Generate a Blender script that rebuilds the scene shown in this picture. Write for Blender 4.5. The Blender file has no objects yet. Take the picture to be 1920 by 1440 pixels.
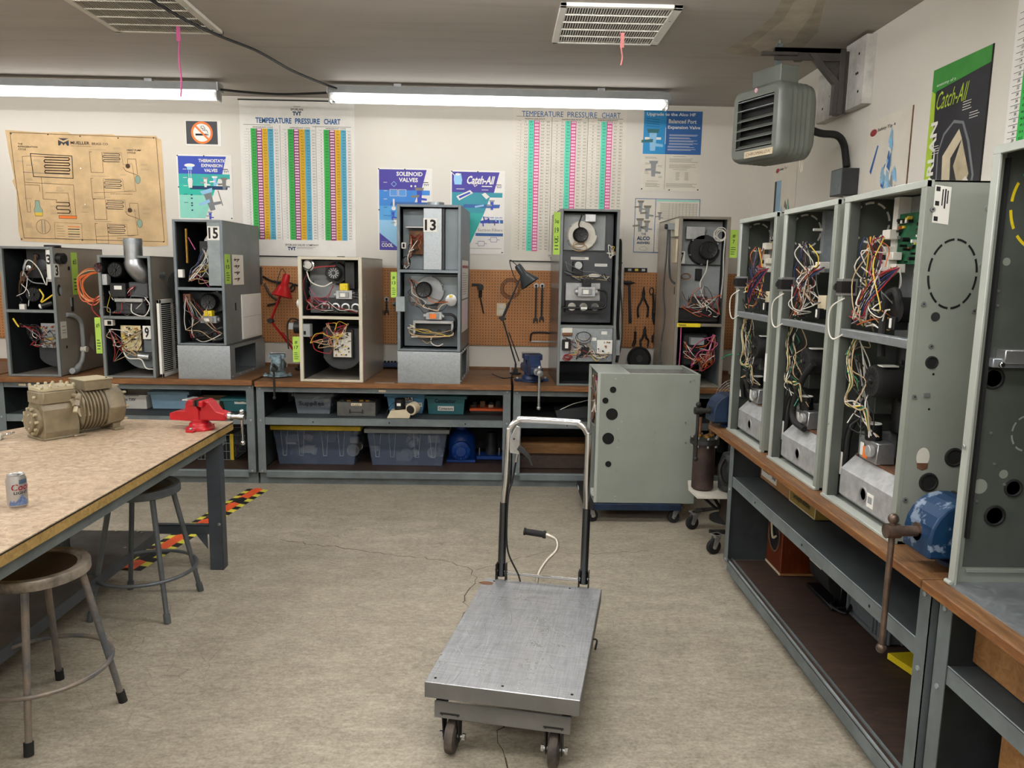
import bpy, math, random
from mathutils import Vector, Matrix
S = bpy.context.scene
COL = S.collection
PI = math.pi

# ------------------------------------------------------------------ camera
cam_d = bpy.data.cameras.new('camera')
cam = bpy.data.objects.new('camera', cam_d)
COL.objects.link(cam)
cam_d.sensor_fit = 'HORIZONTAL'; cam_d.sensor_width = 36.0
cam_d.lens = 36.0 * 1420 / 1920
cam_d.clip_start = 0.05
yaw, pitch, roll = math.radians(1.08), math.radians(8.45), math.radians(1.0)
fwd = Vector((math.sin(yaw) * math.cos(pitch), math.cos(yaw) * math.cos(pitch), -math.sin(pitch)))
r0 = Vector((math.cos(yaw), -math.sin(yaw), 0)); u0 = r0.cross(fwd)
rgt = r0 * math.cos(roll) + u0 * math.sin(roll); up = -r0 * math.sin(roll) + u0 * math.cos(roll)
cam.matrix_world = Matrix(((rgt.x, up.x, -fwd.x, 0), (rgt.y, up.y, -fwd.y, 0), (rgt.z, up.z, -fwd.z, 1.70), (0, 0, 0, 1)))
S.camera = cam

# ------------------------------------------------------------------ world, exposure
wd = bpy.data.worlds.new('world'); S.world = wd; wd.use_nodes = True
wd.node_tree.nodes['Background'].inputs[0].default_value = (0.9, 0.95, 1.0, 1)
wd.node_tree.nodes['Background'].inputs[1].default_value = 0.03
S.view_settings.view_transform = 'Standard'
S.view_settings.look = 'None'
S.view_settings.gamma = 1.0
S.view_settings.use_curve_mapping = False
S.view_settings.exposure = 0.0
S.cycles.use_denoising = True
S.cycles.max_bounces = 8
S.cycles.diffuse_bounces = 4
S.cycles.glossy_bounces = 3
S.cycles.transparent_max_bounces = 8
S.cycles.sample_clamp_indirect = 6
TUBE_POWER = 46.0

# ------------------------------------------------------------------ materials
def lin(c):
    if isinstance(c, str):
        c = tuple(int(c[i:i + 2], 16) / 255 for i in (0, 2, 4))
        c = tuple((v / 12.92 if v <= .04045 else ((v + .055) / 1.055) ** 2.4) for v in c)
    return (c[0], c[1], c[2], 1)
_m = {}
def M(name, c='888888', r=.5, m=0.0, var=.12, sc=8.0, bump=0.0, c2=None, stretch=None, emit=0, alpha=1, trans=0, det=4, spec=.5, thr=(.35, .65)):
    if name in _m: return _m[name]
    mt = bpy.data.materials.new(name); mt.use_nodes = True
    nt = mt.node_tree; b = nt.nodes['Principled BSDF']
    c = lin(c)
    b.inputs['Base Color'].default_value = c
    b.inputs['Roughness'].default_value = r
    b.inputs['Metallic'].default_value = m
    b.inputs['Specular IOR Level'].default_value = spec
    if alpha < 1: b.inputs['Alpha'].default_value = alpha
    if trans: b.inputs['Transmission Weight'].default_value = trans
    if emit:
        b.inputs['Emission Color'].default_value = c
        b.inputs['Emission Strength'].default_value = emit
    if var or c2 or bump:
        tc = nt.nodes.new('ShaderNodeTexCoord'); mp = nt.nodes.new('ShaderNodeMapping')
        nt.links.new(tc.outputs['Object'], mp.inputs[0])
        if stretch: mp.inputs['Scale'].default_value = stretch
        ns = nt.nodes.new('ShaderNodeTexNoise'); ns.inputs['Scale'].default_value = sc; ns.inputs['Detail'].default_value = det
        ns.inputs['Roughness'].default_value = .62
        nt.links.new(mp.outputs[0], ns.inputs['Vector'])
        rp = nt.nodes.new('ShaderNodeValToRGB')
        d = lin(c2) if c2 else tuple(max(0, v * (1 - var * 2)) for v in c[:3]) + (1,)
        rp.color_ramp.elements[0].position = thr[0]; rp.color_ramp.elements[1].position = thr[1]
        rp.color_ramp.elements[0].color = d
        rp.color_ramp.elements[1].color = c if c2 else tuple(min(1, v * (1 + var)) for v in c[:3]) + (1,)
        nt.links.new(ns.outputs[0], rp.inputs[0])
        nt.links.new(rp.outputs[0], b.inputs['Base Color'])
        if bump:
            bp = nt.nodes.new('ShaderNodeBump'); bp.inputs['Strength'].default_value = bump; bp.inputs['Distance'].default_value = .01
            nt.links.new(ns.outputs[0], bp.inputs['Height']); nt.links.new(bp.outputs[0], b.inputs['Normal'])
    _m[name] = mt
    return mt

class NT:   # tiny node helper for the few hand-made materials
    def __init__(s, name, rough=.5, metal=0):
        s.m = bpy.data.materials.new(name); s.m.use_nodes = True; s.t = s.m.node_tree
        s.b = s.t.nodes['Principled BSDF']; s.b.inputs['Roughness'].default_value = rough; s.b.inputs['Metallic'].default_value = metal
        s.tc = s.t.nodes.new('ShaderNodeTexCoord'); _m[name] = s.m
    def map(s, scale=(1, 1, 1), rot=(0, 0, 0)):
        n = s.t.nodes.new('ShaderNodeMapping'); n.inputs['Scale'].default_value = scale; n.inputs['Rotation'].default_value = rot
        s.t.links.new(s.tc.outputs['Object'], n.inputs[0]); return n.outputs[0]
    def noise(s, scale, vec=None, det=5, rough=.6, dist=0):
        n = s.t.nodes.new('ShaderNodeTexNoise'); n.inputs['Scale'].default_value = scale; n.inputs['Detail'].default_value = det
        n.inputs['Roughness'].default_value = rough; n.inputs['Distortion'].default_value = dist
        s.t.links.new(vec or s.tc.outputs['Object'], n.inputs['Vector']); return n.outputs[0]
    def vor(s, scale, vec=None, feature='DISTANCE_TO_EDGE', out=0):
        n = s.t.nodes.new('ShaderNodeTexVoronoi'); n.feature = feature; n.inputs['Scale'].default_value = scale
        s.t.links.new(vec or s.tc.outputs['Object'], n.inputs['Vector']); return n.outputs[out]
    def ramp(s, f, stops):
        n = s.t.nodes.new('ShaderNodeValToRGB'); e = n.color_ramp.elements
        while len(e) < len(stops): e.new(.5)
        for k, (p, c) in enumerate(stops): e[k].position = p; e[k].color = lin(c) if isinstance(c, str) else (c, c, c, 1)
        s.t.links.new(f, n.inputs[0]); return n.outputs[0]
    def mix(s, f, a, b, mode='MIX'):
        n = s.t.nodes.new('ShaderNodeMix'); n.data_type = 'RGBA'; n.blend_type = mode
        for v, i in ((f, 0), (a, 6), (b, 7)):
            if hasattr(v, 'node'): s.t.links.new(v, n.inputs[i])
            elif isinstance(v, (int, float)): n.inputs[i].default_value = v
            else: n.inputs[i].default_value = lin(v)
        return n.outputs[2]
    def math(s, op, a, b=0.0):
        n = s.t.nodes.new('ShaderNodeMath'); n.operation = op
        for v, i in ((a, 0), (b, 1)):
            if hasattr(v, 'node'): s.t.links.new(v, n.inputs[i])
            else: n.inputs[i].default_value = v
        return n.outputs[0]
    def color(s, o): s.t.links.new(o, s.b.inputs['Base Color'])
    def rough(s, o): s.t.links.new(o, s.b.inputs['Roughness'])
    def bump(s, o, st=.3, d=.005):
        n = s.t.nodes.new('ShaderNodeBump'); n.inputs['Strength'].default_value = st; n.inputs['Distance'].default_value = d
        s.t.links.new(o, n.inputs['Height']); s.t.links.new(n.outputs[0], s.b.inputs['Normal'])

# concrete floor: mottled, worn, crazed with hairline cracks
n = NT('concrete')
big = n.noise(.9, det=6, rough=.65, dist=.6); mid = n.noise(5, n.map((1, 2.2, 1)), det=8, rough=.7); fine = n.noise(90, det=3)
c = n.ramp(big, [(.30, '7e7668'), (.5, '9c9382'), (.70, 'b5ac9b')])
c = n.mix(.55, c, n.ramp(mid, [(.36, '6b6355'), (.5, '9b917f'), (.64, 'c4bba8')]), 'MIX')
c = n.mix(.3, c, n.ramp(fine, [(.35, '5a5347'), (.62, 'bdb4a3')]), 'MIX')
c = n.mix(.35, c, n.ramp(n.noise(28, n.map((1, 2, 1)), det=6, rough=.75), [(.38, '6a6253'), (.62, 'b9b09e')]), 'MIX')
warp = n.mix(.035, n.map((1, 1, 1)), n.noise(6, det=4), 'ADD')
e1 = n.vor(9, warp); e2 = n.vor(21, warp)
crk = n.ramp(e1, [(.0, 1.0), (.018, 0.0)]); crk2 = n.ramp(e2, [(.0, 1.0), (.03, 0.0)])
msk = n.ramp(n.noise(.8, det=3), [(.5, 0.0), (.66, 1.0)]); msk2 = n.ramp(n.noise(1.7, det=3), [(.55, 0.0), (.7, 1.0)])
f = n.math('MAXIMUM', n.math('MULTIPLY', crk, msk), n.math('MULTIPLY', crk2, n.math('MULTIPLY', msk2, .7)))
c = n.mix(n.math('MULTIPLY', f, .7), c, '4e463a')
n.color(c); n.rough(n.ramp(mid, [(.3, .42), (.8, .62)])); n.bump(mid, .08, .003)

n = NT('wall_paint', .75)
c = n.mix(.35, 'd8d3c9', n.ramp(n.noise(.8, det=5), [(.3, 'cbc4b7'), (.7, 'e2ddd2')]))
spots = n.ramp(n.noise(22, det=6, rough=.75), [(.26, 1.0), (.3, 0.0)])
n.color(n.mix(n.math('MULTIPLY', spots, .25), c, '9c907a')); n.bump(n.noise(60), .06, .002)

n = NT('ceiling_paint', .8)
c = n.mix(.5, 'a8a198', n.ramp(n.noise(.7, det=5, dist=.5), [(.3, '9b948b'), (.7, 'b3aca3')]))
sm = n.noise(2.2, n.map((.25, 3.5, 1)), det=6, rough=.7)
n.color(n.mix(n.math('MULTIPLY', n.ramp(sm, [(.5, 0.0), (.75, 1.0)]), .28), c, '7a7166')); n.bump(sm, .15, .01)

# bench top boards: worn brown hardwood
def wood(name, a, b, c3, vec=(1, 9, 9), rough=.5, blot='4a2f18'):
    n = NT(name, rough); v = n.map(vec)
    g = n.noise(5, v, det=8, rough=.7, dist=1.2); w = n.noise(2.3, det=6, rough=.7)
    c = n.ramp(g, [(.25, a), (.5, b), (.78, c3)])
    c = n.mix(n.math('MULTIPLY', n.ramp(w, [(.5, 0.0), (.72, 1.0)]), .45), c, blot)
    n.color(c); n.bump(g, .12, .002); return n.m
wood('bench_wood', '4a301c', '6f4d2f', '99744b')
wood('bench_edge', '4a2b14', '754a24', '9c6f3c', rough=.5)
wood('table_edge', '7a5e33', 'a2844a', 'c2a46a', rough=.5, blot='5c4526')
wood('speaker_wood', '43190b', '64290f', '7d3b1a', (6, 6, 1), .4, '2c0f06')
wood('plain_board', '6b4a2a', '92683c', 'b08556', (1, 5, 5), .6)
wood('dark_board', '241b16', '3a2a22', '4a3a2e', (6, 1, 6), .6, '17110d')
n = NT('table_board', .42)
a = n.noise(13, n.map((2.1, 2.6, 1)), det=10, rough=.78, dist=.6); b_ = n.noise(1.6, det=6, rough=.65)
c = n.ramp(a, [(.30, '7d6450'), (.5, 'b09a80'), (.70, 'd6c6ad')])
c = n.mix(n.math('MULTIPLY', n.ramp(b_, [(.42, 0.0), (.68, 1.0)]), .4), c, '86705c')
n.color(c); n.rough(n.ramp(b_, [(.3, .38), (.7, .55)])); n.bump(a, .06, .001)
# galvanised sheet with spangle
n = NT('galvanised', .36, .75)
v = n.vor(75, feature='F1', out=1)
bw = n.t.nodes.new('ShaderNodeRGBToBW'); n.t.links.new(v, bw.inputs[0])
n.color(n.ramp(bw.outputs[0], [(.2, '9da3a6'), (.8, 'a9afb2')])); n.rough(n.ramp(bw.outputs[0], [(.2, .38), (.8, .52)]))
n = NT('scratched_steel', .33, .7)
sc1 = n.noise(3, n.map((26, 1.2, 1), (0, 0, .5)), det=8, rough=.75, dist=1.5); sc2 = n.noise(3, n.map((1.5, 24, 1), (0, 0, .9)), det=8, rough=.75, dist=1.8); bl = n.noise(4, det=6, rough=.7)
c = n.mix(.5, n.ramp(sc1, [(.32, '85878a'), (.68, 'd4d5d7')]), n.ramp(sc2, [(.32, '8f9194'), (.68, 'd6d8da')]))
n.color(n.mix(n.math('MULTIPLY', n.ramp(bl, [(.42, 0.0), (.85, 1.0)]), .4), c, '6a6b6d')); n.rough(n.ramp(bl, [(.35, .25), (.7, .5)])); n.bump(sc1, .05, .001)
n = NT('foil', .22, .9)
w = n.noise(30, det=4, dist=2); n.color(n.ramp(w, [(.3, '9a9a9a'), (.7, 'e0e0e0')])); n.bump(w, .9, .02)
n = NT('pegboard_brown', .6)
xyz = n.t.nodes.new('ShaderNodeSeparateXYZ'); n.t.links.new(n.tc.outputs['Object'], xyz.inputs[0])
def frac(o): return n.math('SUBTRACT', n.math('FRACT', n.math('MULTIPLY', o, 39.37)), .5)
fx, fz = frac(xyz.outputs[0]), frac(xyz.outputs[2])
rr_ = n.math('SQRT', n.math('ADD', n.math('MULTIPLY', fx, fx), n.math('MULTIPLY', fz, fz)))
base = n.ramp(n.noise(3, det=5), [(.3, 'a8703f'), (.7, 'bb8350')])
n.color(n.mix(n.ramp(rr_, [(.14, 1.0), (.17, 0.0)]), base, '24150b'))

G = {}
def reg():
    P = dict(
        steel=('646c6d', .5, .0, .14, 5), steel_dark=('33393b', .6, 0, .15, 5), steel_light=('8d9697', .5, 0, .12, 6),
        sheet=('767a79', .45, .1, .08, 3), sheet_taupe=('857d71', .45, .05, .08, 3), sheet_tan=('b3aa9b', .28, .2, .06, 3), sheet_cream=('c9c2ae', .5, 0, .06, 4), sheet_dark=('55585b', .22, .3, .1, 3),
        sheet_green=('8a8f86', .45, .0, .05, 2), sheet_green_edge=('a9aea6', .4, .05, .05, 3), inner_shade=('2c2f31', .5, .2, .15, 4), inner_green=('50554f', .5, .1, .1, 3),
        sheet_blue=('737c81', .42, .15, .1, 3), black=('0b0b0c', .45, 0, .2, 10), rubber=('141414', .75, 0, .2, 20), void=('020202', .9, 0, 0, 1),
        white=('e6e4dc', .5, 0, .03, 6), offwhite=('cfcabd', .6, 0, .06, 6), grey_plastic=('8d9090', .45, 0, .06, 8), grey_dark=('2a2c2e', .5, 0, .15, 10),
        chrome=('d8dadc', .13, 1, .02, 3), alu=('b5b6b6', .36, .8, .1, 12), cast_alu=('b9baba', .42, .45, .1, 25), brass=('a8813c', .35, .9, .1, 10),
        copper=('b06a42', .4, .8, .1, 12), rust=('6d4a33', .7, .2, .3, 12), iron=('2b2a28', .6, .4, .25, 14), tool=('2a2b2d', .42, .5, .25, 18),
        red_paint=('b3121f', .32, 0, .12, 9), lamp_red=('a80f14', .3, 0, .05, 5), blue_paint=('17418a', .38, 0, .18, 9), blue_pump=('0b3f92', .45, 0, .15, 10), vise_blue=('0f2540', .42, .1, .22, 10), vise_grey=('7f949b', .5, .2, .3, 22), vise_navy=('1b2f52', .4, .1, .2, 12),
        orange=('dc5a26', .45, 0, .08, 8), yellow=('e8cf1f', .5, 0, .06, 8), tape_yellow=('d8d048', .6, 0, .08, 30), lime=('a6ca4e', .7, 0, .03, 8), bin_yellow=('d9b91f', .4, 0, .08, 6),
        compressor=('7c7058', .45, .0, .12, 12), compressor_light=('a89d80', .45, 0, .06, 9), stool=('8a7f72', .42, .25, .15, 7), stool_grey=('5e6366', .42, .4, .12, 7), stool_rust=('8f8579', .38, .4, .3, 14), seat_brown=('281a14', .35, .0, .3, 9),
        paper=('ddd6c8', .75, 0, .03, 5), paper_white=('e9e6df', .7, 0, .03, 5), kraft=('d3b487', .8, 0, .1, 4), ink=('1c1a1a', .8, 0, 0, 1), ink_brown=('4a3524', .8, 0, 0, 1), ink_grey=('80796c', .8, 0, 0, 1),
        blue_ink=('1d5f96', .7, 0, 0, 1), navy_ink=('123a63', .7, 0, 0, 1), royal=('1a3fae', .5, 0, .05, 2), indigo=('3a2d96', .5, 0, .05, 2), azure=('2b7fd0', .5, 0, .06, 2), sky=('8fc4e6', .5, 0, .05, 2), teal=('17a8a0', .5, 0, .06, 2), aqua=('8fd9c6', .6, 0, .05, 3), sea=('1f8f9f', .5, 0, .05, 2), alco_blue=('2790cc', .55, 0, .04, 3), alco_dark=('2a5f9e', .55, 0, .04, 3),
        bar_green=('35b24d', .7, 0, .03, 5), bar_plum=('8a2a70', .7, 0, .03, 5), bar_gold=('e2b320', .7, 0, .03, 5), bar_blue=('59aecb', .7, 0, .03, 5), bar_teal=('5fd6b6', .7, 0, .03, 5), bar_pink=('d4508f', .7, 0, .03, 5), pink_pale=('f6d8e4', .7, 0, .02, 5),
        hot_orange=('e8792b', .6, 0, .03, 5), pcb_green=('0f5a38', .45, 0, .2, 60), pcb_tan=('c3b485', .55, 0, .2, 50), cardboard=('9b7145', .8, 0, .1, 6), box_gold=('857030', .7, 0, .08, 6),
        bin_teal=('2f6f76', .45, 0, .08, 5), bin_blue=('8fb4cc', .45, 0, .06, 5), bin_lightblue=('5f9dc4', .4, 0, .06, 5), crate=('62676d', .55, 0, .1, 8), lens=('eef2ff', .3, 0, 0, 1),
        heater=('696d66', .38, .0, .08, 5), heater_dark=('3b3f3b', .45, .1, .1, 6), plate_board=('c4c1bb', .75, 0, .12, 8), flue=('a9abad', .3, .9, .1, 5), poster_black=('2b2b30', .5, 0, .2, 3), leaf_green=('3f8f3c', .6, 0, .1, 4), lime_green=('a9c43a', .6, 0, .05, 3), beige=('cdbfa2', .6, 0, .08, 6), pink=('e58f8f', .6, 0, .05, 5),
        w_red=('97262a', .5, 0, 0, 1), w_white=('d9d5ca', .5, 0, 0, 1), w_black=('121212', .45, 0, 0, 1), w_yellow=('d8b93a', .5, 0, 0, 1), w_orange=('c4602c', .5, 0, 0, 1), w_blue=('1c2f66', .5, 0, 0, 1), w_green=('1f7a55', .5, 0, 0, 1), w_brown=('6b4426', .5, 0, 0, 1), w_pink=('c2568a', .5, 0, 0, 1), w_purple=('432f5c', .5, 0, 0, 1), w_grey=('75777a', .5, 0, 0, 1), w_tan=('b79b74', .5, 0, 0, 1))
    for k, (c, r, m, v, s) in P.items(): G[k] = M(k, c, r, m, v, s)
reg()
for k in ('concrete', 'wall_paint', 'ceiling_paint', 'bench_wood', 'bench_edge', 'table_edge', 'speaker_wood', 'plain_board', 'dark_board', 'table_board', 'galvanised', 'scratched_steel', 'foil', 'pegboard_brown'): G[k] = _m[k]
G['tube_lit'] = M('tube_lit', 'fdfcfb', .4, var=0, emit=TUBE_POWER); G['tube_dim'] = M('tube_dim', 'fdfcfb', .4, var=0, emit=TUBE_POWER * .17)  # far-row tubes emit less, so the back wall does not burn out
G['clear_plastic'] = M('clear_plastic', '626e84', .25, 0, var=0, alpha=.34)
G['frosted'] = M('frosted', '7d868e', .35, 0, var=0, alpha=.42)

# ------------------------------------------------------------------ mesh builder
def V3(*a): return Vector(a)
_txt = {}
def glyphs(s, bold):
    k = (s, bold)
    if k not in _txt:
        cu = bpy.data.curves.new('lettering', 'FONT'); cu.body = s; cu.size = 1; cu.resolution_u = 2; cu.offset = bold; cu.space_line = .95
        ob = bpy.data.objects.new('lettering', cu); me = ob.to_mesh()
        vs = [(v.co.x, v.co.y) for v in me.vertices]; fs = [tuple(p.vertices) for p in me.polygons]
        ob.to_mesh_clear(); bpy.data.objects.remove(ob); bpy.data.curves.remove(cu)
        xs = [v[0] for v in vs] or [0, 1]; ys = [v[1] for v in vs] or [0, 1]
        _txt[k] = (vs, fs, min(xs), max(xs), min(ys), max(ys))
    return _txt[k]

class Plane:
    def __init__(s, o, u, v):   # origin at top left, u to the right, v downwards, n towards the viewer
        s.o, s.u, s.v = Vector(o), Vector(u), Vector(v); s.n = s.v.cross(s.u).normalized()
    def __call__(s, a, b, c=0): return s.o + s.u * a + s.v * b + s.n * c

class MB:
    def __init__(s): s.vs = []; s.fs = []; s.mi = []; s.sm = []; s.mats = []
    def _m(s, m):
        m = G[m] if isinstance(m, str) else m
        if m not in s.mats: s.mats.append(m)
        return s.mats.index(m)
    def raw(s, vs, fs, m, sm=False):
        b = len(s.vs); i = s._m(m)
        s.vs += [tuple(v) for v in vs]
        for f in fs: s.fs.append(tuple(b + k for k in f)); s.mi.append(i); s.sm.append(sm)
        return s
    def box(s, x0, x1, y0, y1, z0, z1, m, mat=None):
        vs = [Vector((x, y, z)) for x in (x0, x1) for y in (y0, y1) for z in (z0, z1)]
        if mat: vs = [mat @ v for v in vs]
        return s.raw(vs, [(0, 1, 3, 2), (4, 6, 7, 5), (0, 4, 5, 1), (2, 3, 7, 6), (0, 2, 6, 4), (1, 5, 7, 3)], m)
    def hexa(s, b, t, m):    # bottom quad, top quad (counter-clockwise from above)
        return s.raw(list(b) + list(t), [(3, 2, 1, 0), (4, 5, 6, 7)] + [(i, (i + 1) % 4, 4 + (i + 1) % 4, 4 + i) for i in range(4)], m)
    def prism(s, poly, f, d0, d1, m, sm=False):   # f(a,b,d)->point
        k = len(poly); vs = [f(a, b, d0) for a, b in poly] + [f(a, b, d1) for a, b in poly]
        return s.raw(vs, [tuple(range(k))[::-1], tuple(range(k, 2 * k))] + [(i, (i + 1) % k, k + (i + 1) % k, k + i) for i in range(k)], m, sm)
    def cyl(s, p0, p1, r0, m, r1=None, n=20, caps=True):
        p0, p1 = Vector(p0), Vector(p1); r1 = r0 if r1 is None else r1
        ax = (p1 - p0).normalized(); a = ax.orthogonal().normalized(); b = ax.cross(a)
        cs = [(math.cos(2 * PI * i / n), math.sin(2 * PI * i / n)) for i in range(n)]
        vs = [p0 + (a * x + b * y) * r0 for x, y in cs] + [p1 + (a * x + b * y) * r1 for x, y in cs]
        fs = [(i, (i + 1) % n, n + (i + 1) % n, n + i) for i in range(n)]
        if caps: fs += [tuple(range(n))[::-1], tuple(range(n, 2 * n))]
        return s.raw(vs, fs, m, True)
    def lathe(s, prof, p, ax, m, n=24):      # prof [(radius, along)]
        p, ax = Vector(p), Vector(ax).normalized(); a = ax.orthogonal().normalized(); b = ax.cross(a)
        cs = [(math.cos(2 * PI * i / n), math.sin(2 * PI * i / n)) for i in range(n)]
        vs = [p + ax * h + (a * x + b * y) * r for r, h in prof for x, y in cs]
        fs = [(j * n + i, j * n + (i + 1) % n, (j + 1) * n + (i + 1) % n, (j + 1) * n + i) for j in range(len(prof) - 1) for i in range(n)]
        if prof[0][0] > 1e-4: fs.append(tuple(range(n))[::-1])
        if prof[-1][0] > 1e-4: fs.append(tuple(range((len(prof) - 1) * n, len(prof) * n)))
        return s.raw(vs, fs, m, True)
    def tube(s, pts, r, m, n=8, k=5, closed=False):
        pts = [Vector(p) for p in pts]; P = []
        if k > 1 and len(pts) > 2:
            q = ([pts[-1]] + pts + [pts[0], pts[1]]) if closed else ([pts[0] * 2 - pts[1]] + pts + [pts[-1] * 2 - pts[-2]])
            for i in range(1, len(q) - 2):
                for t in range(k):
                    t = t / k; a, b, c, d = q[i - 1], q[i], q[i + 1], q[i + 2]
                    P.append(.5 * ((2 * b) + (c - a) * t + (2 * a - 5 * b + 4 * c - d) * t * t + (3 * b - a - 3 * c + d) * t ** 3))
            if not closed: P.append(pts[-1])
        else: P = pts
        L = len(P); vs = []; prev = None
        for i, p in enumerate(P):
            t = ((P[(i + 1) % L] - P[i - 1]) if closed else (P[min(i + 1, L - 1)] - P[max(i - 1, 0)]))
            t = t.normalized() if t.length > 1e-9 else Vector((0, 0, 1))
            a = (prev - t * prev.dot(t)) if prev else t.orthogonal()
            a = a.normalized() if a.length > 1e-6 else t.orthogonal().normalized()
            prev = a; b = t.cross(a)
            vs += [p + (a * math.cos(2 * PI * j / n) + b * math.sin(2 * PI * j / n)) * r for j in range(n)]
        R = L if closed else L - 1
        fs = [(i * n + j, i * n + (j + 1) % n, ((i + 1) % L) * n + (j + 1) % n, ((i + 1) % L) * n + j) for i in range(R) for j in range(n)]
        if not closed: fs += [tuple(range(n))[::-1], tuple(range((L - 1) * n, L * n))]
        return s.raw(vs, fs, m, True)
    def ball(s, p, r, m, n=14, sc=(1, 1, 1)):
        pr = [(max(1e-5, math.sin(PI * i / 8)) * r, -math.cos(PI * i / 8) * r) for i in range(9)]
        o = MB(); o.lathe(pr, (0, 0, 0), (0, 0, 1), m, n); p = Vector(p)
        return s.raw([p + Vector((v[0] * sc[0], v[1] * sc[1], v[2] * sc[2])) for v in o.vs], o.fs, m, True)
    # flat print on a plane (raised a hair)
    def rect(s, pl, a0, b0, a1, b1, m, n=.0006):
        return s.raw([pl(a0, b0, n), pl(a0, b1, n), pl(a1, b1, n), pl(a1, b0, n)], [(0, 1, 2, 3)], m)
    def poly(s, pl, pts, m, n=.0007):
        a = sum(pts[i][0] * pts[(i + 1) % len(pts)][1] - pts[(i + 1) % len(pts)][0] * pts[i][1] for i in range(len(pts)))
        if a > 0: pts = pts[::-1]
        return s.raw([pl(x, y, n) for x, y in pts], [tuple(range(len(pts)))], m)
    def line(s, pl, pts, w, m, n=.0012, closed=False):
        k = len(pts)
        for i in range(k if closed else k - 1):
            (x0, y0), (x1, y1) = pts[i], pts[(i + 1) % k]; L = math.hypot(x1 - x0, y1 - y0) or 1
            dx, dy = (x1 - x0) / L * w / 2, (y1 - y0) / L * w / 2
            s.poly(pl, [(x0 - dx + dy, y0 - dy - dx), (x1 + dx + dy, y1 + dy - dx), (x1 + dx - dy, y1 + dy + dx), (x0 - dx - dy, y0 - dy + dx)], m, n)
        return s
    def disc(s, pl, a, b, r, m, n=.001, k=24, ry=None):
        ry = ry or r
        return s.poly(pl, [(a + r * math.cos(2 * PI * i / k), b + ry * math.sin(2 * PI * i / k)) for i in range(k)], m, n)
    def ring(s, pl, a, b, r, w, m, n=.0012, k=28, ry=None):
        ry = ry or r
        return s.line(pl, [(a + r * math.cos(2 * PI * i / k), b + ry * math.sin(2 * PI * i / k)) for i in range(k)], w, m, n, True)
    def text(s, pl, t, a, b, h, m, w=None, al='l', bold=0.0, n=.0014, shear=0, warp=None):
        vs, fs, x0, x1, y0, y1 = glyphs(t, bold)     # cap height h, b is the top
        ky = h / max(1e-6, (y1 - y0)); kx = (w / max(1e-6, x1 - x0)) if w else ky; W = (x1 - x0) * kx
        o = a - (W if al == 'r' else W / 2 if al == 'c' else 0)
        P = [(o + (x - x0) * kx + shear * (y - y0) * ky, b + (y1 - y) * ky) for x, y in vs]
        return s.raw([(warp or pl)(x, y, n) for x, y in P], fs, m)
    def scribble(s, pl, a0, b0, a1, rows, gap, m, w=.0022, rnd=None, n=.0013):   # unreadable small print as thin rules
        rnd = rnd or random
        for i in range(rows): s.rect(pl, a0, b0 + i * gap, a0 + (a1 - a0) * rnd.uniform(.7, 1), b0 + i * gap + w, m, n)
        return s
    def build(s, name, parent=None, label=None, cat=None, group=None, kind=None, bevel=0, seg=1, ang=35):
        me = bpy.data.meshes.new(name); me.from_pydata(s.vs, [], s.fs)
        for m in s.mats: me.materials.append(m)
        me.polygons.foreach_set('material_index', s.mi); me.polygons.foreach_set('use_smooth', s.sm)
        if any(s.sm): me.set_sharp_from_angle(angle=math.radians(ang))
        me.update()
        o = bpy.data.objects.new(name, me); COL.objects.link(o)
        if parent: o.parent = parent
        if bevel:
            b = o.modifiers.new('bevel', 'BEVEL'); b.width = bevel; b.segments = seg; b.limit_method = 'ANGLE'; b.angle_limit = math.radians(40)
        return tag(o, label, cat, group, kind)
def tag(o, label=None, cat=None, group=None, kind=None):
    if label: o['label'] = label
    if cat: o['category'] = cat
    if group: o['group'] = group
    if kind: o['kind'] = kind
    return o
def thing(name, label, cat, loc=(0, 0, 0), rz=0.0, group=None):
    o = bpy.data.objects.new(name, None); COL.objects.link(o); o.empty_display_size = .05
    o.location = loc; o.rotation_euler = (0, 0, math.radians(rz))
    return tag(o, label, cat, group)
def struct(mb, name, **k): return mb.build(name, kind='structure', **k)
def copy_tree(o, parent=None):
    c = o.copy(); COL.objects.link(c)
    if parent: c.parent = parent
    for ch in o.children: copy_tree(ch, c)
    return c
def FR(x0, z1, y=0.0): return Plane((x0, y, z1), (1, 0, 0), (0, 0, -1))     # faces -Y (towards the camera)
def FW(y0, z1, x): return Plane((x, y0, z1), (0, -1, 0), (0, 0, -1))        # faces -X

# ------------------------------------------------------------------ the room
CZ, WY, WX = 3.13, 6.75, 2.185
FL = MB(); FL.box(-6.2, WX, -3.2, WY, -.05, 0, 'concrete')
pl = Plane((0, 0, 0.0004), (1, 0, 0), (0, -1, 0))
def crack(pts, w, seed):
    r = random.Random(seed); P = []
    for (x0, y0), (x1, y1) in zip(pts, pts[1:]):
        k = max(2, int(math.hypot(x1 - x0, y1 - y0) / .045))
        P += [(x0 + (x1 - x0) * i / k + r.uniform(-.016, .016), -(y0 + (y1 - y0) * i / k + r.uniform(-.02, .02))) for i in range(k)]
    for i in range(len(P) - 1): FL.line(pl, P[i:i + 2], w * r.uniform(.5, 1.3), M('crack_fill', '4c4436', .9, var=.2, sc=30), .0004)
crack([(-1.35, 4.6), (-.75, 4.42), (-.3, 4.28), (-.13, 4.14), (-.1, 4.0), (-.16, 3.8), (-.14, 3.62), (-.2, 3.45)], .0045, 1)
crack([(-.13, 4.14), (.1, 4.3), (.3, 4.45), (.7, 4.42), (1.0, 4.5)], .003, 2)
crack([(.05, 2.75), (.02, 2.5), (.08, 2.3), (.0, 2.1), (.06, 1.9)], .0045, 3)
struct(FL, 'floor')
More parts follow.
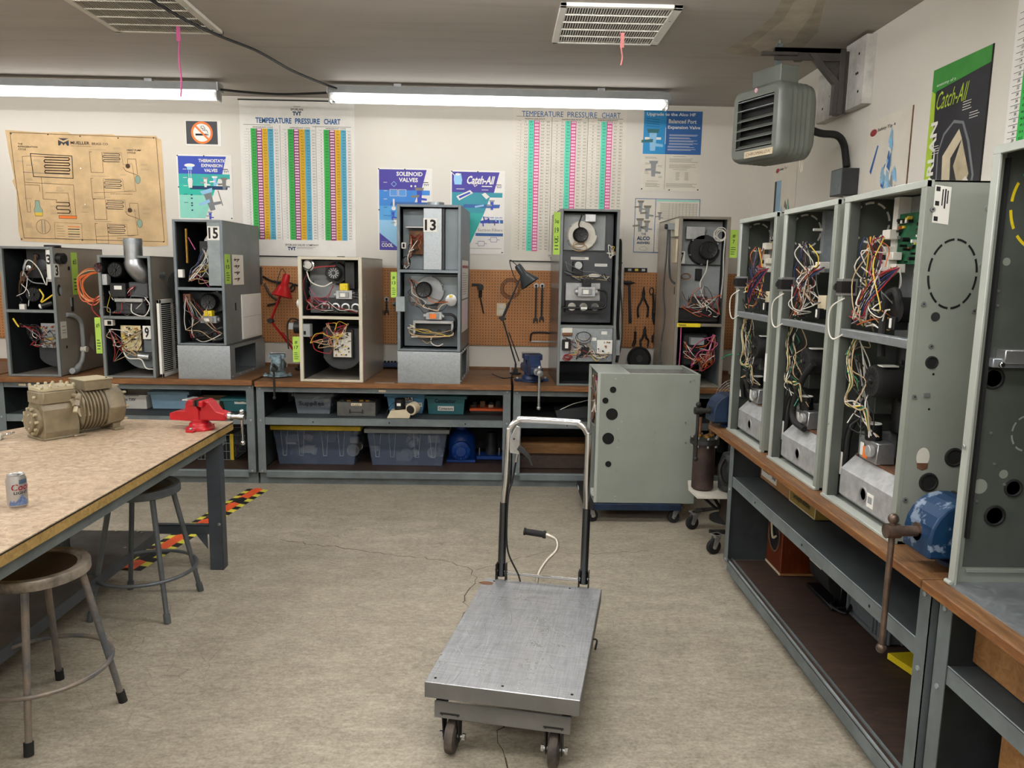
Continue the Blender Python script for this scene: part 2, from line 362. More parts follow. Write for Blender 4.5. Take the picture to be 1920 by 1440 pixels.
w = MB(); w.box(-6.2, WX, -3.2, WY, CZ, CZ + .08, 'ceiling_paint')
cp = Plane((0, 0, CZ - .0004), (1, 0, 0), (0, 1, 0))
# drywall patch and tape seam on the ceiling
for k, (a, col_) in enumerate((((1.0, 'a59b8c'), (1.03, 'b7ad9e')))):
    w.poly(cp, [(1.42, 4.0), (1.5, 4.45), (1.48, 4.8), (1.42, 5.15), (1.66, 5.25), (1.9, 5.05), (1.86, 4.7), (1.72, 4.3), (1.62, 3.95)] if k == 0 else [(1.5, 4.05), (1.58, 4.5), (1.56, 5.0), (1.66, 5.12), (1.78, 4.9), (1.7, 4.4), (1.6, 4.05)], M('patch_%d' % k, col_, .85, var=.1, sc=6), .0003 * (k + 1))
struct(w, 'ceiling')
struct(MB().box(-6.2, WX + .1, WY, WY + .1, 0, CZ, 'wall_paint'), 'wall_back')
struct(MB().box(WX, WX + .1, -3.2, WY, 0, CZ, 'wall_paint'), 'wall_right')
struct(MB().box(-6.3, -6.2, -3.2, WY, 0, CZ, 'wall_paint'), 'wall_left')
struct(MB().box(-6.2, WX, -3.3, -3.2, 0, CZ, 'wall_paint'), 'wall_front')

# ------------------------------------------------------------------ fluorescent fixtures
def fixture(x0, x1, y, label, tube='tube_lit'):
    t = thing('fluorescent_light', label, 'light fixture', ((x0 + x1) / 2, y, CZ), 0, 'fluorescent strip lights')
    h = (x1 - x0) / 2
    b = MB(); b.box(-h, h, -.055, .055, -.085, -.030, 'grey_plastic'); b.box(-h - .012, -h, -.06, .06, -.09, -.025, 'alu'); b.box(h, h + .012, -.06, .06, -.09, -.025, 'alu')
    b.box(-h * .6 - .03, -h * .6 + .03, -.02, .02, -.03, 0, 'alu'); b.box(h * .6 - .03, h * .6 + .03, -.02, .02, -.03, 0, 'alu')
    for k in (-.25, .25): b.box(h * k - .02, h * k + .02, -.058, -.05, -.08, -.078, 'grey_dark')
    b.build('housing', t, bevel=.003)
    for sx in (-1, 1):
        e = MB(); e.box(sx * (h - .012), sx * (h + .0), -.05, .05, -.155, -.085, 'alu'); e.cyl((sx * (h - .05), -.03, -.115), (sx * (h - .01), -.03, -.115), .02, 'white'); e.build('lamp_holder', t, bevel=.002)
    for sy in (-1, 1):
        MB().cyl((-h + .04, sy * .035, -.117), (h - .04, sy * .035, -.117), .028, tube, n=16).build('fluorescent_tube', t)
    return t
fixture(-1.345, 1.305, 6.2, 'lit strip light on the ceiling above the two temperature pressure charts', 'tube_dim')
fixture(-4.9, -2.2, 6.2, 'lit strip light on the ceiling above the brown refrigeration cycle chart', 'tube_dim')
for k, (x0, y) in enumerate(((-1.45, 3.5), (-5.2, 3.5), (-1.2, 1.2), (-4.9, 1.2), (-1.2, -1.3), (-4.9, -1.3))):
    fixture(x0, x0 + 2.6, y, 'lit strip light on the ceiling nearer than the vents, %s %s' % (('above the aisle', 'above the work table')[k % 2], ('first row', 'second row', 'third row')[k // 2]))

# ------------------------------------------------------------------ vents, cables, ribbons
def vent(x0, x1, y0, y1, label, m1, thin):
    t = thing('ceiling_vent', label, 'vent', ((x0 + x1) / 2, (y0 + y1) / 2, CZ), 0, 'ceiling return vents')
    a, b_ = (x1 - x0) / 2, (y1 - y0) / 2
    f = MB(); f.box(-a, a, -b_, -b_ + .03, -.02, 0, m1).box(-a, a, b_ - .02, b_, -.02, 0, m1).box(-a, -a + .035, -b_, b_, -.02, 0, m1).box(a - .05, a, -b_, b_, -.02, 0, m1)
    f.cyl((a - .03, -b_ * .4, -.021), (a - .03, -b_ * .4, -.026), .008, 'chrome').cyl((a - .03, b_ * .7, -.021), (a - .03, b_ * .7, -.026), .008, 'chrome')
    f.build('frame', t, bevel=.002)
    MB().box(-a + .02, a - .02, -b_ + .02, b_ - .02, -.003, -.001, 'void').build('duct_opening', t)
    g = MB(); N = 40
    for i in range(N):
        x = -a + .04 + (2 * a - .09) * i / (N - 1); g.box(x - thin, x + thin, -b_ + .03, b_ - .02, -.016, -.012, m1)
    for i in range(1, 5):
        y = -b_ + .02 + (2 * b_ - .04) * i / 5; g.box(-a + .035, a - .05, y - .004, y + .004, -.02, -.012, m1)
    g.build('grille_bars', t)
vent(.305, .965, 4.3, 4.98, 'white ceiling return vent right of the middle with a pale pink ribbon', 'white', .0035)
vent(-2.38, -1.72, 4.25, 4.96, 'ceiling return vent at left crossed by a black cable', 'offwhite', .002)
def cord(name, pts, r, m, label, cat='cord', n=8, k=6, group=None): return MB().tube(pts, r, m, n, k).build(name, None, label, cat, group)
cord('black_cable', [(-1.9, 4.2, CZ - .03), (-1.82, 4.6, CZ - .04), (-1.74, 4.95, CZ - .03), (-1.62, 5.3, CZ - .02), (-1.5, 5.7, CZ - .04), (-1.36, 6.0, CZ - .05), (-1.27, 6.1, CZ - .065)], .009, 'black', 'black cable sagging along the ceiling from the left vent to the strip light')
cord('black_cable', [(-2.19, 6.2, CZ - .07), (-2.0, 6.2, CZ - .085), (-1.75, 6.2, CZ - .095), (-1.5, 6.2, CZ - .085), (-1.34, 6.2, CZ - .075)], .009, 'black', 'short black cable joining the two strip lights end to end')
def ribbon(x, y, z0, m, label):
    b = MB(); P = [(x + .004 * math.sin(i * 1.3), y, CZ - .02 - (CZ - .02 - z0) * i / 8) for i in range(9)]
    b.tube(P, .0055, m, 5, 3); b.box(x - .012, x + .012, y - .004, y, CZ - .1, CZ - .015, m); b.build('ribbon', None, label, 'ribbon', 'ribbons hanging from the vents')
ribbon(-1.94, 4.82, 2.71, 'w_pink', 'dark pink ribbon hanging from the left ceiling vent')
ribbon(.71, 4.75, 2.93, 'pink', 'pale pink ribbon hanging from the right ceiling vent')
# ------------------------------------------------------------------ steel benches (local x along the front, y into the depth)
def bench(loc, rz, L, D, H, label, group, top='bench_wood', edge='bench_edge', shelf=.54, back=True, tag_x=None, over=0, rail=.042, tk=.042):
    t = thing('steel_workbench', label, 'workbench', loc, rz, group)
    b = MB(); b.box(.002 - over, L - .002, -.035, D, H - tk, H, top)
    b.box(.002 - over, L - .002, -.038, -.035, H - tk + .001, H - .001, edge); b.build('worktop', t, bevel=.002)
    if back: MB().box(0, L, D - .03, D, H, H + .022, edge).build('back_ledge', t)
    for x0 in (.0, L - .062):
        for y0 in (0, D - .06):
            p = MB(); p.box(x0, x0 + .062, y0, y0 + .003, .1, H - tk, 'steel'); xx = L - .003 if x0 else 0
            p.box(xx, xx + .003, y0, y0 + .06, .1, H - tk, 'steel')
            for z in (.115, .52, H - .06): p.cyl((x0 + .031, y0, z), (x0 + .031, y0 - .004, z), .008, 'steel_light', n=10)
            p.build('post', t)
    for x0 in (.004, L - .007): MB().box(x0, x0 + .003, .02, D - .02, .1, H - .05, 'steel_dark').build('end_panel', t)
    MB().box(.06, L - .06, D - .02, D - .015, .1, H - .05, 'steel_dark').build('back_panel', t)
    r = MB(); r.box(.0, L, .004, .03, H - tk - .002 - rail, H - tk - .001, 'steel')
    if tag_x: r.box(tag_x, tag_x + .055, -.001, .003, H - .075, H - .058, 'beige')
    r.build('top_rail', t)
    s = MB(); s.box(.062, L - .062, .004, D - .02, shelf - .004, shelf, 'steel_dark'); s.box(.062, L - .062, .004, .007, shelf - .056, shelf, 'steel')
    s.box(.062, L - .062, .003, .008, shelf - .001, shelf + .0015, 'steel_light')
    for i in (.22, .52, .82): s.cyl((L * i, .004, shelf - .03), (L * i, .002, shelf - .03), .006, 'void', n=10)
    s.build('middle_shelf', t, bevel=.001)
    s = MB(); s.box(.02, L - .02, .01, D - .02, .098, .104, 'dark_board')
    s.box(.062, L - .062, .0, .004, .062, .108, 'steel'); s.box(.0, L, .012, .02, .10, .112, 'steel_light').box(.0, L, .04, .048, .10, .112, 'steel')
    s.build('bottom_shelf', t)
    MB().box(.0, L, .045, .05, 0, .1, 'steel').build('kick_plate', t)
    return t
BG = 'steel workbenches along the walls'
bench((-3.87, 5.83, 0), 0, 1.98, .92, .838, 'workbench at left against the back wall, behind the tan compressor', BG, tag_x=.18)
bench((-1.875, 5.83, 0), 0, 1.98, .92, .83, 'workbench in the middle of the back wall holding the yellow-lidded tub', BG, tag_x=.95)
bench((.12, 5.83, 0), 0, 1.95, .92, .826, 'workbench at the right of the back wall under the navy vise', BG)
bench((-5.88, 5.83, 0), 0, 1.98, .92, .838, 'workbench in the far left corner of the back wall', BG)
bench((1.30, 4.10, 0), -90, 1.985, .88, .82, 'workbench on the right wall under the three green furnaces', BG, shelf=.60, over=.32, rail=.0, tk=.03)
bench((1.30, 2.075, 0), -90, 1.98, .88, .82, 'nearest workbench on the right wall under the empty furnace cabinet', BG, shelf=.60, over=.036, rail=.0, tk=.03)

# ------------------------------------------------------------------ furnaces
U = .00411
class Fu:
    def __init__(s, t, w, h, d): s.t, s.w, s.h, s.d = t, w, h, d
    def cab(s, m, z0=0, lip=.022, inner='inner_shade', lipm=None, divs=(), th=.006, top=True, lipd=.02, holes=None):
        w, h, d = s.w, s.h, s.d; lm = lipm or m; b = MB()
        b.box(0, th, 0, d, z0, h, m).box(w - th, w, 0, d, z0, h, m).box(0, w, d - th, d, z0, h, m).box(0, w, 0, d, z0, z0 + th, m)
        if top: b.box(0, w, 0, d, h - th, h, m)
        b.box(th, th + .001, lipd, d - th, z0 + th, h - th, inner).box(w - th - .001, w - th, lipd, d - th, z0 + th, h - th, inner).box(th, w - th, d - th - .001, d - th, z0 + th, h - th, inner)  # inner faces coloured darker to stand for the shade inside the cabinet
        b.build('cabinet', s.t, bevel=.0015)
        e = .0008; f = MB(); f.box(-e, lip, -.004, lipd, z0 - e * 0, h + e, lm).box(w - lip, w + e, -.004, lipd, z0, h + e, lm).box(lip, w - lip, -.003, lipd, h - lip * .8, h + e, lm).box(lip, w - lip, -.003, lipd, z0, z0 + lip * .7, lm)
        f.build('front_frame', s.t, bevel=.002)
        for z in divs: MB().box(lip * .5, w - lip * .5, -.002, .05, z - .011, z + .011, lm).build('divider', s.t, bevel=.002)
    def box(s, name, a0, a1, b0, b1, y0, y1, m, bev=.003, label=None):
        return MB().box(a0 * U, a1 * U, y0, y1, b0 * U, b1 * U, m).build(name, s.t, label, bevel=bev)
    def fan(s, a, b, r, y, m='black', hub='iron', d=.07, name='inducer_fan', spokes=12):
        x, z, r = a * U, b * U, r * U; o = MB()
        o.lathe([(r, 0), (r, d * .8), (r * .88, d), (r * .8, d * .95), (r * .2, d * .95), (r * .18, d * 1.12), (.0001, d * 1.12)], (x, y, z), (0, -1, 0), m)
        for i in range(spokes):
            an = 2 * PI * i / spokes; c, s_ = math.cos(an), math.sin(an)
            o.box(.3 * r, .76 * r, -.004, .004, -r * .045, r * .045, hub, Matrix.Translation((x, y - d * .96, z)) @ Matrix.Rotation(an, 4, 'Y'))
        return o.build(name, s.t)
    def volute(s, a, b, r, y, m, d=.04, out=(1, 0), name='fan_housing'):
        x, z, r = a * U, b * U, r * U
        P = [(x + r * (1 + .12 * i / 24) * math.cos(2 * PI * i / 24), z + r * (1 + .12 * i / 24) * math.sin(2 * PI * i / 24)) for i in range(25)]
        o = MB().prism(P, lambda p, q, k: (p, k, q), y, y + d, m); o.prism([(p + (x - p) * -.05, q + (z - q) * -.05) for p, q in P], lambda p, q, k: (p, k, q), y + d * .6, y + d * .8, m)
        for i in range(6):
            an = i * PI / 3 + .4; o.cyl((x + r * 1.06 * math.cos(an), y, z + r * 1.06 * math.sin(an)), (x + r * 1.06 * math.cos(an), y + .03, z + r * 1.06 * math.sin(an)), .007, 'steel_light', n=8)
        return o.build(name, s.t, bevel=.003)
    def blower(s, a, b, r, a0, a1, btop, y, m='grey_dark', d=.3):
        P = [(a1, btop), (a0, btop)] + [(max(a0, min(a1, a + r * math.cos(t))), b + r * math.sin(t)) for t in [PI + PI * i / 20 for i in range(21)]]
        return MB().prism([(p * U, q * U) for p, q in P], lambda p, q, k: (p, k, q), y, y + d, m).build('blower_housing', s.t, bevel=.004)
    def board(s, a0, a1, b0, b1, y, m='pcb_tan', seed=1, n=34, name='control_board'):
        r = random.Random(seed); x0, x1, z0, z1 = a0 * U, a1 * U, b0 * U, b1 * U; o = MB(); o.box(x0, x1, y, y + .004, z0, z1, m)
        for i in range(n):
            x, z = r.uniform(x0 + .005, x1 - .012), r.uniform(z0 + .005, z1 - .012); w_, h_ = r.uniform(.004, .016), r.uniform(.004, .014)
            mm = r.choice(['black', 'black', 'w_white', 'grey_plastic', 'copper', 'w_brown', 'w_yellow', 'grey_dark', 'iron'])
            if i % 4 == 0: o.cyl((x, y, z), (x, y - r.uniform(.008, .02), z), w_ * .45, mm, n=8)
            else: o.box(x, min(x + w_, x1), y - r.uniform(.004, .014), y, z, min(z + h_, z1), mm)
        return o.build(name, s.t)
    def wires(s, hubs, n, cols, seed, y=(.02, .1), r=.0026, loose=.04, name='wire'):
        R = random.Random(seed); lo, hi = .012, s.w - .012
        for i in range(n):
            p, q = R.sample(hubs, 2); J = lambda v, k: [v[0] * U + R.uniform(-k, k), R.uniform(*y), v[1] * U + R.uniform(-k, k)]
            P = [J(p, .006)]; k = R.choice((1, 2, 2, 3))
            for j in range(k):
                f = (j + 1) / (k + 1); P.append(J((p[0] * (1 - f) + q[0] * f, p[1] * (1 - f) + q[1] * f), loose)); P[-1][2] -= loose * .4
            P.append(J(q, .006))
            for v in P: v[0] = min(hi, max(lo, v[0]))
            MB().tube(P, r * R.uniform(.8, 1.2), R.choice(cols), 6, 5).build(name, s.t)
    def ring_wire(s, a, b, r, y, m, k=1, sq=1.0, tr=.003, seed=0, name='wire'):
        R = random.Random(seed)
        for i in range(k):
            rr = r * U * R.uniform(.75, 1.15); x, z = a * U + R.uniform(-.012, .012), b * U + R.uniform(-.012, .012)
            MB().tube([(x + rr * math.cos(t), y + R.uniform(-.012, .012), z + rr * sq * math.sin(t)) for t in [i_ * PI / 5 for i_ in range(10)]], tr, m, 6, 4, True).build(name, s.t)
    def pipe(s, pts, r, m, name='gas_pipe'): return MB().tube([(a * U, y, b * U) for a, b, y in pts], r, m, 10, 5).build(name, s.t)
    def number(s, t, a0, a1, b0, b1, y):
        o = MB(); o.box(a0 * U, a1 * U, y, y + .002, b0 * U, b1 * U, 'white')
        pl = FR(a0 * U, b1 * U, y); W, H = (a1 - a0) * U, (b1 - b0) * U
        o.text(pl, t, W / 2, H * .1, H * .8, 'ink', W * (.8 if len(t) > 1 else .55), 'c', .03, .001)
        return o.build('number_plate', s.t, 'number plate reading ' + t)
    def valve(s, a, b, w_, h_, y, top='yellow', m='alu', label=None):
        x, z, W, H = a * U, b * U, w_ * U / 2, h_ * U / 2; o = MB()
        o.box(x - W, x + W, y, y + .06, z - H, z + H * .6, m).box(x - W * .6, x + W * .6, y - .012, y, z - H * .7, z + H * .3, 'grey_plastic')
        o.cyl((x - W * 1.35, y + .03, z - H * .2), (x - W, y + .03, z - H * .2), H * .45, m).cyl((x + W, y + .03, z - H * .2), (x + W * 1.3, y + .03, z - H * .2), H * .5, m)
        o.box(x - W * .5, x + W * .5, y - .006, y + .05, z + H * .6, z + H * 1.9, top); o.cyl((x + W * .1, y - .006, z + H * 1.2), (x + W * .1, y - .014, z + H * 1.2), H * .35, top)
        o.box(x - W * .45, x + W * .2, y - .014, y - .011, z - H * .6, z + H * .1, 'white')
        return o.build('gas_valve', s.t, label, bevel=.003)
    def burners(s, a0, a1, b, n, y, m='grey_dark', r=6.5, lit='alu'):
        o = MB(); o.box(a0 * U, a1 * U, y + .02, y + .1, (b - 9) * U, (b + 9) * U, 'black')
        for i in range(n):
            x = (a0 + (a1 - a0) * (i + .5) / n) * U; o.lathe([(r * U, 0), (r * U * 1.05, .02), (r * U * .7, .022), (r * U * .5, .004), (.0001, .004)], (x, y + .03, b * U), (0, -1, 0), lit, 16)
        o.build('burner_tray', s.t); MB().cyl((a0 * U, y - .005, (b - 5) * U), (a1 * U, y - .005, (b - 5) * U), .008, m, n=10).build('manifold_pipe', s.t)
    def sticker(s, a0, a1, b0, b1, y, m='lime', t=None, side=None):
        o = MB()
        if side is None: pl = FR(a0 * U, b1 * U, y); W, H = (a1 - a0) * U, (b1 - b0) * U
        else: pl = Plane((side, a0, b1), (0, 1, 0), (0, 0, -1)); W, H = a1 - a0, b1 - b0
        o.raw([pl(0, 0, .002), pl(0, H, .002), pl(W, H, .002), pl(W, 0, .002), pl(0, 0, 0), pl(0, H, 0), pl(W, H, 0), pl(W, 0, 0)], [(0, 1, 2, 3), (7, 6, 5, 4), (0, 4, 5, 1), (1, 5, 6, 2), (2, 6, 7, 3), (3, 7, 4, 0)], m)
        if t:
            for i, q in enumerate(t): o.text(pl, q, W / 2, H * (.16 + .2 * i), H * .13, 'ink', W * .6 if len(q) > 1 else None, 'c', .01, .003)
        o.scribble(pl, W * .2, H * .62, W * .85, 4, H * .08, 'ink', H * .022, random.Random(int(abs(a0) * 97)), .003)
        return o.build('note_tag', s.t, 'lime green note tag')

def side_disc(o, x, y, z, r, m, k=20, e=.0015, sgn=1, ry=None):
    ry = ry or r; o.raw([(x + e * sgn, y + r * math.cos(2 * PI * i / k), z + ry * math.sin(2 * PI * i / k)) for i in range(k)][::sgn], [tuple(range(k))], m)
def grommet(o, x, y, z, r, sgn=1):
    o.lathe([(r * 1.25, 0), (r * 1.2, .004), (r, .005), (r * .9, .001), (.0001, .001)], (x, y, z), (sgn, 0, 0), 'rubber', 20)
WC = ['w_white', 'w_white', 'w_black', 'w_black', 'w_red', 'w_grey', 'w_yellow', 'w_tan', 'w_brown']
FG = 'training furnaces standing on the back bench'

# number 3
def furnace3():
    t = thing('gas_furnace', 'brown furnace numbered 3 at the left end of the back bench', 'furnace', (-3.765, 5.84, .838), 0, FG)
    F = Fu(t, .40, .985, .72); F.cab('sheet_taupe', lipm='sheet', divs=(.50,))
    o = MB(); o.cyl((88 * U, .05, 178 * U), (88 * U, .05, 239 * U), 9.3 * U, 'white', n=24); o.build('vent_pipe', t, 'white vent pipe'); o = MB(); o.cyl((88 * U, .07, .985), (88 * U, .07, 1.0), 14 * U, 'black'); o.cyl((88 * U, .05, 176 * U), (88 * U, .05, 181 * U), 9.8 * U, 'alu'); o.build('pipe_collar', t, bevel=.002)
    pl = FR(88 * U - 6 * U, 226 * U, .05 - 9.4 * U); MB().text(pl, '3', 6 * U, 0, 18 * U, 'ink', 9 * U, 'c', .03, .003).build('pipe_number', t)
    F.box('heat_exchanger_cover', 34, 78, 182, 236, .10, .3, 'black'); F.fan(47, 152, 15, .14, d=.08)
    o = MB(); [o.lathe([(r * U, 0), (r * U, .03), (r * U * .7, .035), (.0001, .035)], (a * U, .12, b * U), (0, -1, 0), m) for a, b, r, m in ((37, 201, 6, 'chrome'), (62, 206, 11, 'grey_dark'), (52, 222, 6, 'iron'), (66, 190, 7, 'iron'))]; o.build('pressure_switch', t)
    F.box('igniter_block', 26, 34, 176, 192, .06, .09, 'rust'); F.box('relay', 24, 34, 122, 134, .03, .06, 'w_white')
    o = MB().cyl((66 * U, .03, 131 * U), (84 * U, .05, 137 * U), 5 * U, 'black', n=16); o.cyl((63 * U, .028, 130 * U), (66 * U, .03, 131 * U), 4.6 * U, 'white', n=16); o.build('drain_motor', t)
    F.pipe([(30, 186, .06), (45, 215, .04), (62, 200, .05), (74, 170, .05), (78, 184, .04)], .004, 'w_white', 'tube'); F.pipe([(40, 216, .05), (36, 196, .04), (50, 176, .03), (72, 172, .04)], .0045, 'w_grey', 'tube')
    F.pipe([(64, 162, .03), (72, 150, .02), (66, 138, .03), (88, 152, .03)], .006, 'w_yellow', 'tube')
    F.board(53, 92, 52, 98, .09, 'grey_plastic', 3, 46); F.blower(76, 58, 44, 42, 94, 62, .12, 'grey_dark'); F.ring_wire(42, 78, 11, .07, 'black', 3, 1.4, .006, 5, 'hose')
    F.wires([(20, 96), (40, 84), (60, 70), (70, 84), (85, 72), (40, 58), (88, 50)], 20, WC + ['w_red'], 31, (.02, .09)); F.wires([(20, 150), (28, 170), (34, 130), (40, 185), (60, 225)], 8, ['w_brown', 'w_orange', 'w_black', 'w_white'], 32, (.03, .08))
    F.pipe([(16, 108, .0), (20, 98, .01), (24, 92, .01)], .006, 'w_yellow', 'tube')
    o = MB(); x = .4; side_disc(o, x, .20, .826, .017, 'void'); side_disc(o, x, .05, .66, .026, 'void', ry=.045); side_disc(o, x, .065, .655, .018, 'steel_light', ry=.03, e=.002)
    o.box(x, x + .002, .20, .235, .49, .60, 'void').box(x, x + .003, .195, .21, .53, .6, 'steel_light').box(x, x + .0015, .035, .115, .29, .42, 'offwhite')
    for q in (.38, .35, .33): o.box(x, x + .002, .05, .1, q, q + .006, 'ink_grey')
    side_disc(o, x, .1, .22, .012, 'void'); o.raw([(x + .002, .42, .2), (x + .002, .49, .15), (x + .002, .5, .27), (x + .002, .46, .3)], [(0, 1, 2, 3)], 'alu'); o.build('side_fittings', t)
    o = MB(); o.cyl((.4, .06, .90), (.45, .055, .90), .042, 'black'); o.cyl((.4, .06, .9), (.455, .055, .9), .03, 'void'); o.build('exhaust_stub', t)
    o = MB(); o.box(.4, .402, 0, .065, .76, .86, 'white'); p = Plane((.402, 0, .86), (0, 1, 0), (0, 0, -1)); o.text(p, '3', .033, .01, .08, 'ink', .04, 'c', .03, .001); o.build('number_plate', t)
    o = MB(); o.tube([(.405, .12, .47), (.42, .2, .455), (.43, .27, .40), (.43, .28, .3), (.43, .28, .19), (.43, .25, .1), (.43, .2, .06)], .017, 'grey_plastic', 12, 6); o.tube([(.43, .2, .06), (.44, .13, .03), (.44, .08, .035)], .024, 'grey_plastic', 12, 6); o.cyl((.415, .28, .185), (.46, .28, .185), .024, 'w_white', n=12); o.build('conduit', t, 'grey plastic conduit', bevel=0)
    F.sticker(.24, .325, .62, .95, 0, t=['#3'], side=.4)
furnace3()

def furnace9():
    t = thing('gas_furnace', 'furnace numbered 9 with a silver flue pipe rising through its top', 'furnace', (-3.035, 5.84, .838), 0, FG)
    F = Fu(t, .395, .93, .72); F.cab('sheet_taupe', lipm='sheet', divs=(.462,), lip=.02, top=True)
    o = MB(); x = 61 * U; o.cyl((x, .045, 216 * U), (x, .045, 258 * U), .066, 'flue', n=32); o.lathe([(.068, 0), (.068, .035)], (x, .045, 247 * U), (0, 0, 1), 'galvanised', 32)
    o.tube([(x, .045, 217 * U), (x + .012, .045, 205 * U), (x + .05, .08, 192 * U), (x + .075, .16, 190 * U), (x + .08, .24, 190 * U)], .072, 'flue', 24, 4); o.build('flue_pipe', t, 'silver flue pipe')
    F.fan(27, 200, 15, .10, d=.07); F.fan(3, 204, 9, .02, 'black', 'w_red', .04, 'blower_motor', 6); F.box('transformer', -2, 14, 172, 192, .01, .07, 'cast_alu')
    o = F.box('igniter_box', 17, 46, 150, 176, .02, .12, 'black'); MB().rect(FR(25 * U, 171 * U, .02), 0, 0, 14 * U, 7 * U, 'white').build('maker_label', t)
    F.box('flue_box', 46, 84, 150, 178, .06, .2, 'sheet_dark', .01); F.box('burner_tray', 22, 78, 118, 146, .05, .3, 'grey_dark', .008); F.box('tray_lip', 24, 76, 141, 148, .02, .06, 'alu'); F.burners(24, 74, 132, 5, .06)
    F.box('switch_box', 4, 20, 97, 108, .004, .05, 'offwhite'); F.box('switch_opening', 11, 18, 99, 106, .001, .01, 'void', 0)
    F.board(29, 66, 50, 97, .05, 'pcb_tan', 9, 60); F.box('door_switch', 68, 92, 46, 90, .07, .1, 'steel'); F.number('9', 70, 85, 72, 97, .05); F.blower(66, 56, 42, 26, 92, 60, .09, 'steel')
    MB().cyl((60 * U, .05, 40 * U), (80 * U, .05, 38 * U), 5.5 * U, 'alu', n=16).build('capacitor', t)
    R = random.Random(4)
    for i in range(7):
        k = R.uniform(.8, 1.2); MB().tube([(.01, .03, 195 * U), (-.06 * k, .0, (198 + R.uniform(-8, 6)) * U), (-.13 * k, -.01, (180 + R.uniform(-6, 6)) * U), (-.12 * k, 0, (152 + R.uniform(-10, 6)) * U), (-.05 * k, .0, (140 + R.uniform(-6, 8)) * U), (.015, .03, (148 + R.uniform(-4, 12)) * U)], .0045, 'w_orange' if i < 6 else 'w_tan', 6, 5).build('cable', t)
    F.pipe([(-6, 150, .0), (-14, 130, -.01), (-4, 114, .0), (10, 112, .01)], .004, 'w_red', 'cable'); F.ring_wire(6, 124, 9, .0, 'w_grey', 1, 1, .0035, 2)
    F.wires([(12, 160), (40, 150), (60, 170), (84, 150), (80, 118), (50, 126), (12, 120)], 16, WC + ['w_red'], 41); F.pipe([(80, 150, .03), (90, 135, .01), (78, 116, .02), (56, 122, .02), (54, 138, .03)], .004, 'w_white', 'tube')
    F.wires([(12, 90), (16, 60), (30, 60), (14, 30), (40, 52), (70, 90), (60, 48), (14, 75)], 20, WC + ['w_red', 'w_purple'], 42, (.015, .06)); F.pipe([(34, 48, .03), (44, 36, .02), (66, 34, .03), (76, 18, .02), (92, 16, .02)], .0045, 'w_white', 'tube')
    F.sticker(-12, -1, 45, 112, .0, t=['#9'])
furnace9()
def louvre():
    t = thing('louvred_panel', 'white louvred door panel leaning against the side of the furnace numbered 9', 'panel', (-2.615, 5.85, .84))
    o = MB(); o.box(0, .02, 0, .5, 0, .03, 'white').box(0, .02, 0, .5, .57, .60, 'white').box(0, .02, 0, .035, 0, .6, 'white').box(0, .02, .465, .5, 0, .6, 'white').box(.002, .018, .24, .26, .03, .57, 'white'); o.build('panel_frame', t, bevel=.002)
    o = MB(); N = 34
    for i in range(N): z = .035 + .53 * i / N; o.hexa([(.004, .035, z), (.02, .035, z + .003), (.02, .465, z + .003), (.004, .465, z)], [(.004, .035, z + .004), (.02, .035, z + .0075), (.02, .465, z + .0075), (.004, .465, z + .004)], 'white')
    o.build('louvres', t); MB().box(0, .002, .03, .47, .03, .57, 'void').build('back_sheet', t)
louvre()

def plenum(t, w, d, h, x0=0, hole=True, name='plenum_base'):
    o = MB(); c = (w / 2, -.012, h / 2)
    o.box(x0, w, .0, .004, 0, h, 'galvanised')
    P = [(x0, -.002, 0), (w, -.002, 0), (w, -.002, h), (x0, -.002, h)]
    o.raw(P + [((x0 + w) / 2, -.032, h / 2)], [(0, 1, 4), (1, 2, 4), (2, 3, 4), (3, 0, 4)], 'galvanised')
    o.box(x0, w, d - .004, d, 0, h, 'galvanised').box(x0, x0 + .004, 0, d, 0, h, 'galvanised').box(x0, w, 0, d, h - .004, h, 'galvanised').box(x0, w, 0, d, 0, .004, 'galvanised')
    for a, b in ((0, .1), (d * .72, d)): o.box(w - .004, w, a, b, 0, h, 'galvanised')
    for a, b in ((0, .03), (h - .025, h)): o.box(w - .004, w, .1, d * .72, a, b, 'galvanised')
    for y in (.04, .2, .34, .5, d - .03):
        for z in (.015, h - .012): o.cyl((w, y, z), (w + .004, y, z), .007, 'alu', n=8)
    for x in (x0 + .02, w - .02): o.cyl((x, -.003, .02), (x, -.008, .02), .006, 'alu', n=8)
    o.build(name, t)
